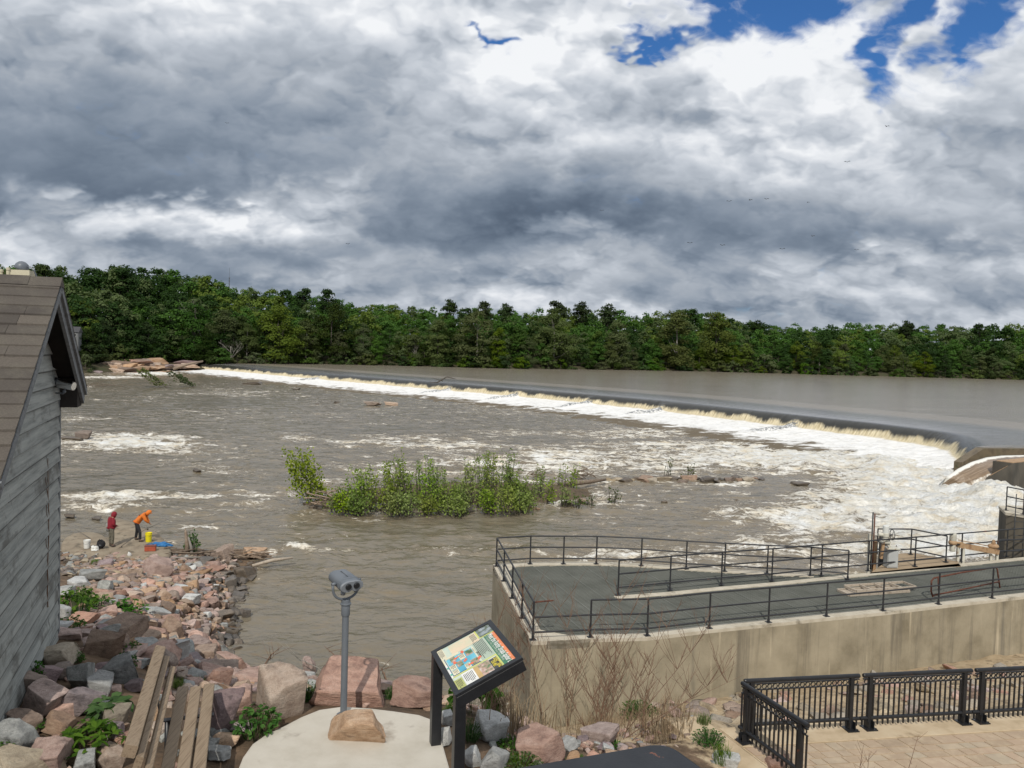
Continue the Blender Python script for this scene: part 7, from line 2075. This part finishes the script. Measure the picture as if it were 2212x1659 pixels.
for i in range(9):
    x = (1785, 1800, 1880, 1905, 1935, 1800, 2150, 1965, 2120)[i]; 
    P = Vector(on_z(x, 1668 - (i % 3) * 4, 3.9))
    rr = random.Random(i); g = MB(P); L_ = rr.uniform(.5, 1.35)
    base = Vector((P.x, P.y - 1.0, 3.6)); tipp = base + Vector((rr.uniform(-.3, .35), .15, L_))
    g.tube([base, base.lerp(tipp, .5) + Vector((rr.uniform(-.05, .05), 0, 0)), tipp], [.008, .006, .003], 4)
    for k in range(9):
        q = base.lerp(tipp, rr.uniform(.3, .95)); g.tube([q, q + Vector((rr.uniform(-.18, .18), rr.uniform(-.1, .1), rr.uniform(.08, .22)))], [.0035, .002], 3)
    tag(g.build('dead_weed', M_twig), 'dry leafless weed stalk standing in front of the plaza paving', 'weed', 'dry weed stalks at the bottom edge')
# dry grass under the thicket
gm = []
for k in range(1500):
    x = rs2.uniform(1030, 1480); y = rs2.uniform(1500, 1610)
    d = ray(x, y)
    gm.append((x, y))
V = []; F = []; off = 0
gx_ = np.array([0.0]); 
for (x, y) in gm[:210]:
    P = ground_hit(x, y)
    for q in range(9):
        b = P + Vector((rs2.uniform(-.25, .25), rs2.uniform(-.25, .25), -.03)); b.z = gz(b.x, b.y) - .02
        L_ = rs2.uniform(.2, .75); yaw = rs2.uniform(0, 6.28); ln = rs2.uniform(.1, .6); dv_ = Vector((math.cos(yaw), math.sin(yaw), 0)); s_ = Vector((-dv_.y, dv_.x, 0)) * .006
        m1 = b + dv_ * L_ * ln * .35 + Vector((0, 0, L_ * .6)); tpp = b + dv_ * L_ * ln + Vector((0, 0, L_ * (1 - ln * .4)))
        V += [b - s_, b + s_, m1 + s_ * .7, m1 - s_ * .7, tpp, tpp]; F += [(off, off + 1, off + 2, off + 3), (off + 3, off + 2, off + 4, off + 5)]; off += 6
me = mesh_np('dry_grass', np.array([v[:] for v in V]), np.array(F)); tag(link_mesh('dry_grass', me, M_straw), 'dry straw-coloured grass on the sandy slope before the wall', 'grass', None, 'stuff')
# bare twigs at the near water edge
for i, (x0, y0, x1, y1, lab) in enumerate(((735,1488,640,1420,'long bleached bare branch reaching over the water edge behind the boulders'),(760,1470,700,1395,'thin bare branch leaning left behind the viewer post'),(560,1455,610,1395,'dark bare twig standing in the shallows left of the viewer'),(840,1490,820,1440,'small bare twig at the water edge left of the sign'))):
    a = ground_hit(x0, y0); b = at_depth(x1, y1, a.y + .6); rr = random.Random(i + 70); g = MB(a); m1 = a.lerp(b, .5) + Vector((0, 0, .15))
    g.tube([a, m1, b], [.03, .02, .006], 5)
    for k in range(8):
        q = a.lerp(b, rr.uniform(.25, .95)); g.tube([q, q + Vector((rr.uniform(-.7, .7), rr.uniform(-.4, .4), rr.uniform(.1, .7)))], [.009, .004], 4)
    tag(g.build('bare_branch', M_pale_bark if i == 0 else M_twig, None, True), lab, 'branch')

# ================================================================== island
isl_c = on_z(900, 1085, 0)
xs_ = np.linspace(-1, 1, 70); ys_ = np.linspace(-1, 1, 34); IX, IY = np.meshgrid(xs_, ys_)
mound = np.clip(1 - (np.abs(IX) ** 2.2 + np.abs(IY) ** 2.2), -.3, 1) * .9 + (fbm(IX * 6, IY * 4, 4, 61) - .5) * .6 + .08
il = on_z(660, 1098, 0); ir = on_z(1290, 1070, 0); im = (il + ir) / 2; iu = (ir - il); ih = iu.length / 2; iu.normalize(); iv = Vector((-iu.y, iu.x, 0))
cxm = im + iv * 1.2
me = mesh_np('island', np.stack([cxm.x + IX * ih * iu.x + IY * 2.6 * iv.x, cxm.y + IX * ih * iu.y + IY * 2.6 * iv.y, mound], -1).reshape(-1, 3), grid_faces(34, 70), True)
tag(link_mesh('island', me, surf('island_soil', [(.05, .038, .025), (.11, .08, .052), (.08, .07, .035)], 2.5, .9, .6, 8, .06, world_space=True)), kind='structure')
def ip(x, y, z=.1): return on_z(x, y, z)
def island_shrub(loc, h, w, seed, n, label, group, m_, lean=0.0, leaf=.085, density=1.0, nst=16):
    rr = random.Random(seed); rs = np.random.RandomState(seed); st = MB(loc); P = []
    for k in range(nst):
        b = loc + Vector((rr.uniform(-.35, .35) * w, rr.uniform(-.3, .3) * w, -.15)); hh = h * rr.uniform(.55, 1.0)
        d = Vector((rr.uniform(-.22, .22) * w / max(h, .1) * 2.2 + lean, rr.uniform(-.2, .2), 1)).normalized()
        pts = [b + d * hh * t + Vector((rr.uniform(-.06, .06), rr.uniform(-.06, .06), 0)) for t in (0, .33, .66, 1)]
        st.tube(pts, [.025, .02, .013, .005], 4)
        for q in range(int(n / nst)):
            t = rr.uniform(.12, 1.0) ** .85; i = min(2, int(t * 3)); f = t * 3 - i
            c = pts[i].lerp(pts[i + 1], f); rad = (.34 * (1.08 - t) + .07) * (.6 + w * .22)
            P.append((c + Vector((rr.gauss(0, rad), rr.gauss(0, rad), rr.gauss(0, .10))))[:])
    P = np.array(P); N = rs.normal(0, 1, P.shape) + np.array([0, -.3, 1.0]); N /= np.linalg.norm(N, axis=1)[:, None]
    V, F = leaf_cards(P - np.array(loc[:])[None, :], N, leaf, rs)
    t = thing('island_shrub', label, 'shrub', loc, group)
    link_mesh('leaves', mesh_np('leaves', V, F), m_, t); st.build('stems', M_bark, t); return t
island_shrub(ip(690, 1088), 4.9, 2.3, 1, 1500, 'bright green bushy young tree leaning left off the end of the island', None, M_leaf_island, lean=-.42, leaf=.095, nst=14)
rr = random.Random(44)
spots = [(770,1098,2.9),(800,1096,3.9),(825,1100,3.0),(850,1092,3.6),(880,1098,3.9),(905,1090,4.1),(925,1100,3.4),(950,1094,3.3),(985,1096,3.0),(1010,1090,4.0),(1035,1092,4.3),(1060,1094,4.2),(1085,1088,4.0),(1105,1092,3.7),(1000,1104,2.0),(1050,1106,2.0),(1100,1106,1.9),(780,1106,1.6),(880,1108,1.6),(1125,1096,2.6)]
for i, (x, y, h) in enumerate(spots + [(755,1104,1.5),(840,1108,1.7),(930,1108,1.6),(985,1109,1.5),(1135,1102,1.6),(740,1098,2.1),(965,1102,2.2),(1145,1092,2.0)]):
    island_shrub(ip(x + rr.uniform(-8, 8), y, .25), h * rr.uniform(.85, 1.12), rr.uniform(1.0, 1.6), 20 + i, 640, 'green leafy shrub in the thicket on the river island', 'shrubs of the island thicket', M_leaf_island, leaf=.072, nst=14, lean=rr.uniform(-.22, .16))
for i, (x, y, h, n, lab) in enumerate(((1160,1078,3.0,260,'sparse sapling at the right end of the island thicket'),(1190,1086,2.0,220,'low sparse shrub on the island tail'),(1212,1060,2.4,110,'thin sapling behind the log on the island tail'),(1235,1060,2.5,190,'yellow-green sapling leaning right behind the log'),(1218,1090,1.5,200,'small green shrub standing in the water off the island tail'),(1250,1094,1.2,80,'sparse twiggy shrub in the water off the island tail'),(1275,1090,1.0,60,'small dead brown shrub in the water right of the island'),(1322,1085,1.5,90,'brown grassy shrub leaning over the water right of the island'),(1440,1030,2.2,60,'thin twiggy sapling on the rocky island tail'),(1490,1028,1.8,60,'thin leaning sapling at the far rocks of the island tail'))):
    island_shrub(ip(x, y), h, .8, 60 + i, n, lab, None, M_leaf_island if i < 5 else M_leaf_grey, leaf=.08, nst=7, lean=.1)
stick_pile(ip(715, 1092, .3), 60, 2.0, 'brown driftwood heap at the left end of the island', seed=9, spread=(1.7, .5), hgt=.9, flatten=.3)
lg = ip(1130, 1060, .25); lg2 = ip(1308, 1036, .35)
tag(MB(lg).tube([lg, lg.lerp(lg2, .4) + Vector((0, 0, .06)), lg.lerp(lg2, .8), lg2], [.16, .2, .17, .10], 9).build('drift_log', M_drift, None, True), 'long brown log lying behind the island tail', 'log')
for i, (x, y, L_) in enumerate(((1150,1030,1.3),(1250,1032,1.6),(1270,1030,1.0))):
    stick_pile(ip(x, y, .1), 12, L_, ['dark snag of driftwood beside the sparse sapling','brown root wad behind the long log','small dark snag at the end of the long log'][i], seed=30 + i, spread=(.6, .2), hgt=.5, flatten=.7)
for i in range(58):
    if i < 34: x = rr.uniform(680, 1280); y = 1104 - abs(x - 950) * .03 + rr.uniform(-3, 7) - max(0, x - 1180) * .12
    else: x = 1320 + (1645 - 1320) * (i - 34) / 23; y = 1040 - (x - 1330) * .012 + rr.uniform(-6, 4)
    mt = rr.choice(['wet', 'wet', 'wet', 'brown', 'tan'])
    P = ip(x, y, .0); s_ = rr.uniform(.35, .95) * (1.35 if i >= 34 else 1)
    rock('island_rock', RK_LO[rr.randrange(12)], M_rock[mt], (P.x, P.y, .06), (s_ * 1.5, s_, s_ * .6), rr.uniform(0, 6), (0, 0), ('%s rock at the waterline of the island' if i < 34 else '%s rock in the chain trailing right of the island') % {'wet': 'dark wet', 'brown': 'brown', 'tan': 'tan'}[mt], 'rock', 'island waterline rocks')
# half-drowned willows and the branch on the crest
for i, (x, y, lab) in enumerate(((360,838,'half-drowned willow bent by the current, left of two'),(420,837,'half-drowned willow bent by the current, right of two'))):
    P = on_z(x, y, 0); k_ = 1.0
    island_shrub(P, 9.0, 3.0, 90 + i, 420, lab, None, M_leaf_grey, lean=-1.5, leaf=.22, nst=8)
P = on_z(215, 836, 0); stick_pile(P, 14, 8, 'dark drowned branch lying in the rapids near the far shed edge', seed=66, spread=(4, 1), hgt=.8, flatten=.2)
P = on_z(945, 826, 2.8); g = MB(P); e = at_depth(985, 818, P.y + 2)
g.tube([P, P.lerp(e, .5) + Vector((0, 0, .9)), e + Vector((0, 0, -.1))], [.18, .15, .06], 6); g.tube([P.lerp(e, .3), at_depth(934, 816, P.y)], [.1, .04], 5); g.tube([P, at_depth(928, 826, P.y - 2)], [.12, .05], 5)
tag(g.build('snagged_branch', M_bark, None, True), 'dark branch snagged on the weir crest', 'branch')
P = on_z(330, 803, .4); e = at_depth(438, 780, P.y * 1.02); 
tag(MB(P).tube([at_depth(375, 797, P.y), at_depth(405, 787, P.y), e], [.5, .45, .3], 7).build('drift_log', M_drift, None, True), 'pale log stranded at the far end of the weir', 'log')
# birds over the river
br = random.Random(71)
for i, (x, y) in enumerate(((1655,430),(1620,432),(1745,437),(1575,435),(1830,350),(1915,273),(1755,510),(1850,540),(1490,525),(1560,530),(1690,538),(1300,455),(490,266),(752,527))):
    P = at_depth(x, y, 70 + br.uniform(-10, 20)); g = MB(P); s_ = .16; a = br.uniform(-.6, .6)
    d = Vector((math.cos(a), math.sin(a), 0)); n_ = Vector((-d.y, d.x, 0))
    g.tube([P - n_ * s_ * .5, P, P + n_ * s_ * .6], [.01, .03, .012], 5)
    for q in (-1, 1): g.add([P + n_ * .05, P - n_ * .06, P + d * q * s_ * .9 + Vector((0, 0, .08)) - n_ * .02, P + d * q * s_ * 1.6 + Vector((0, 0, .02)) - n_ * .1], [(0, 1, 2), (1, 3, 2)])
    tag(g.build('bird', M_black), 'tiny dark swallow flying over the river', 'bird', 'swallows over the river')
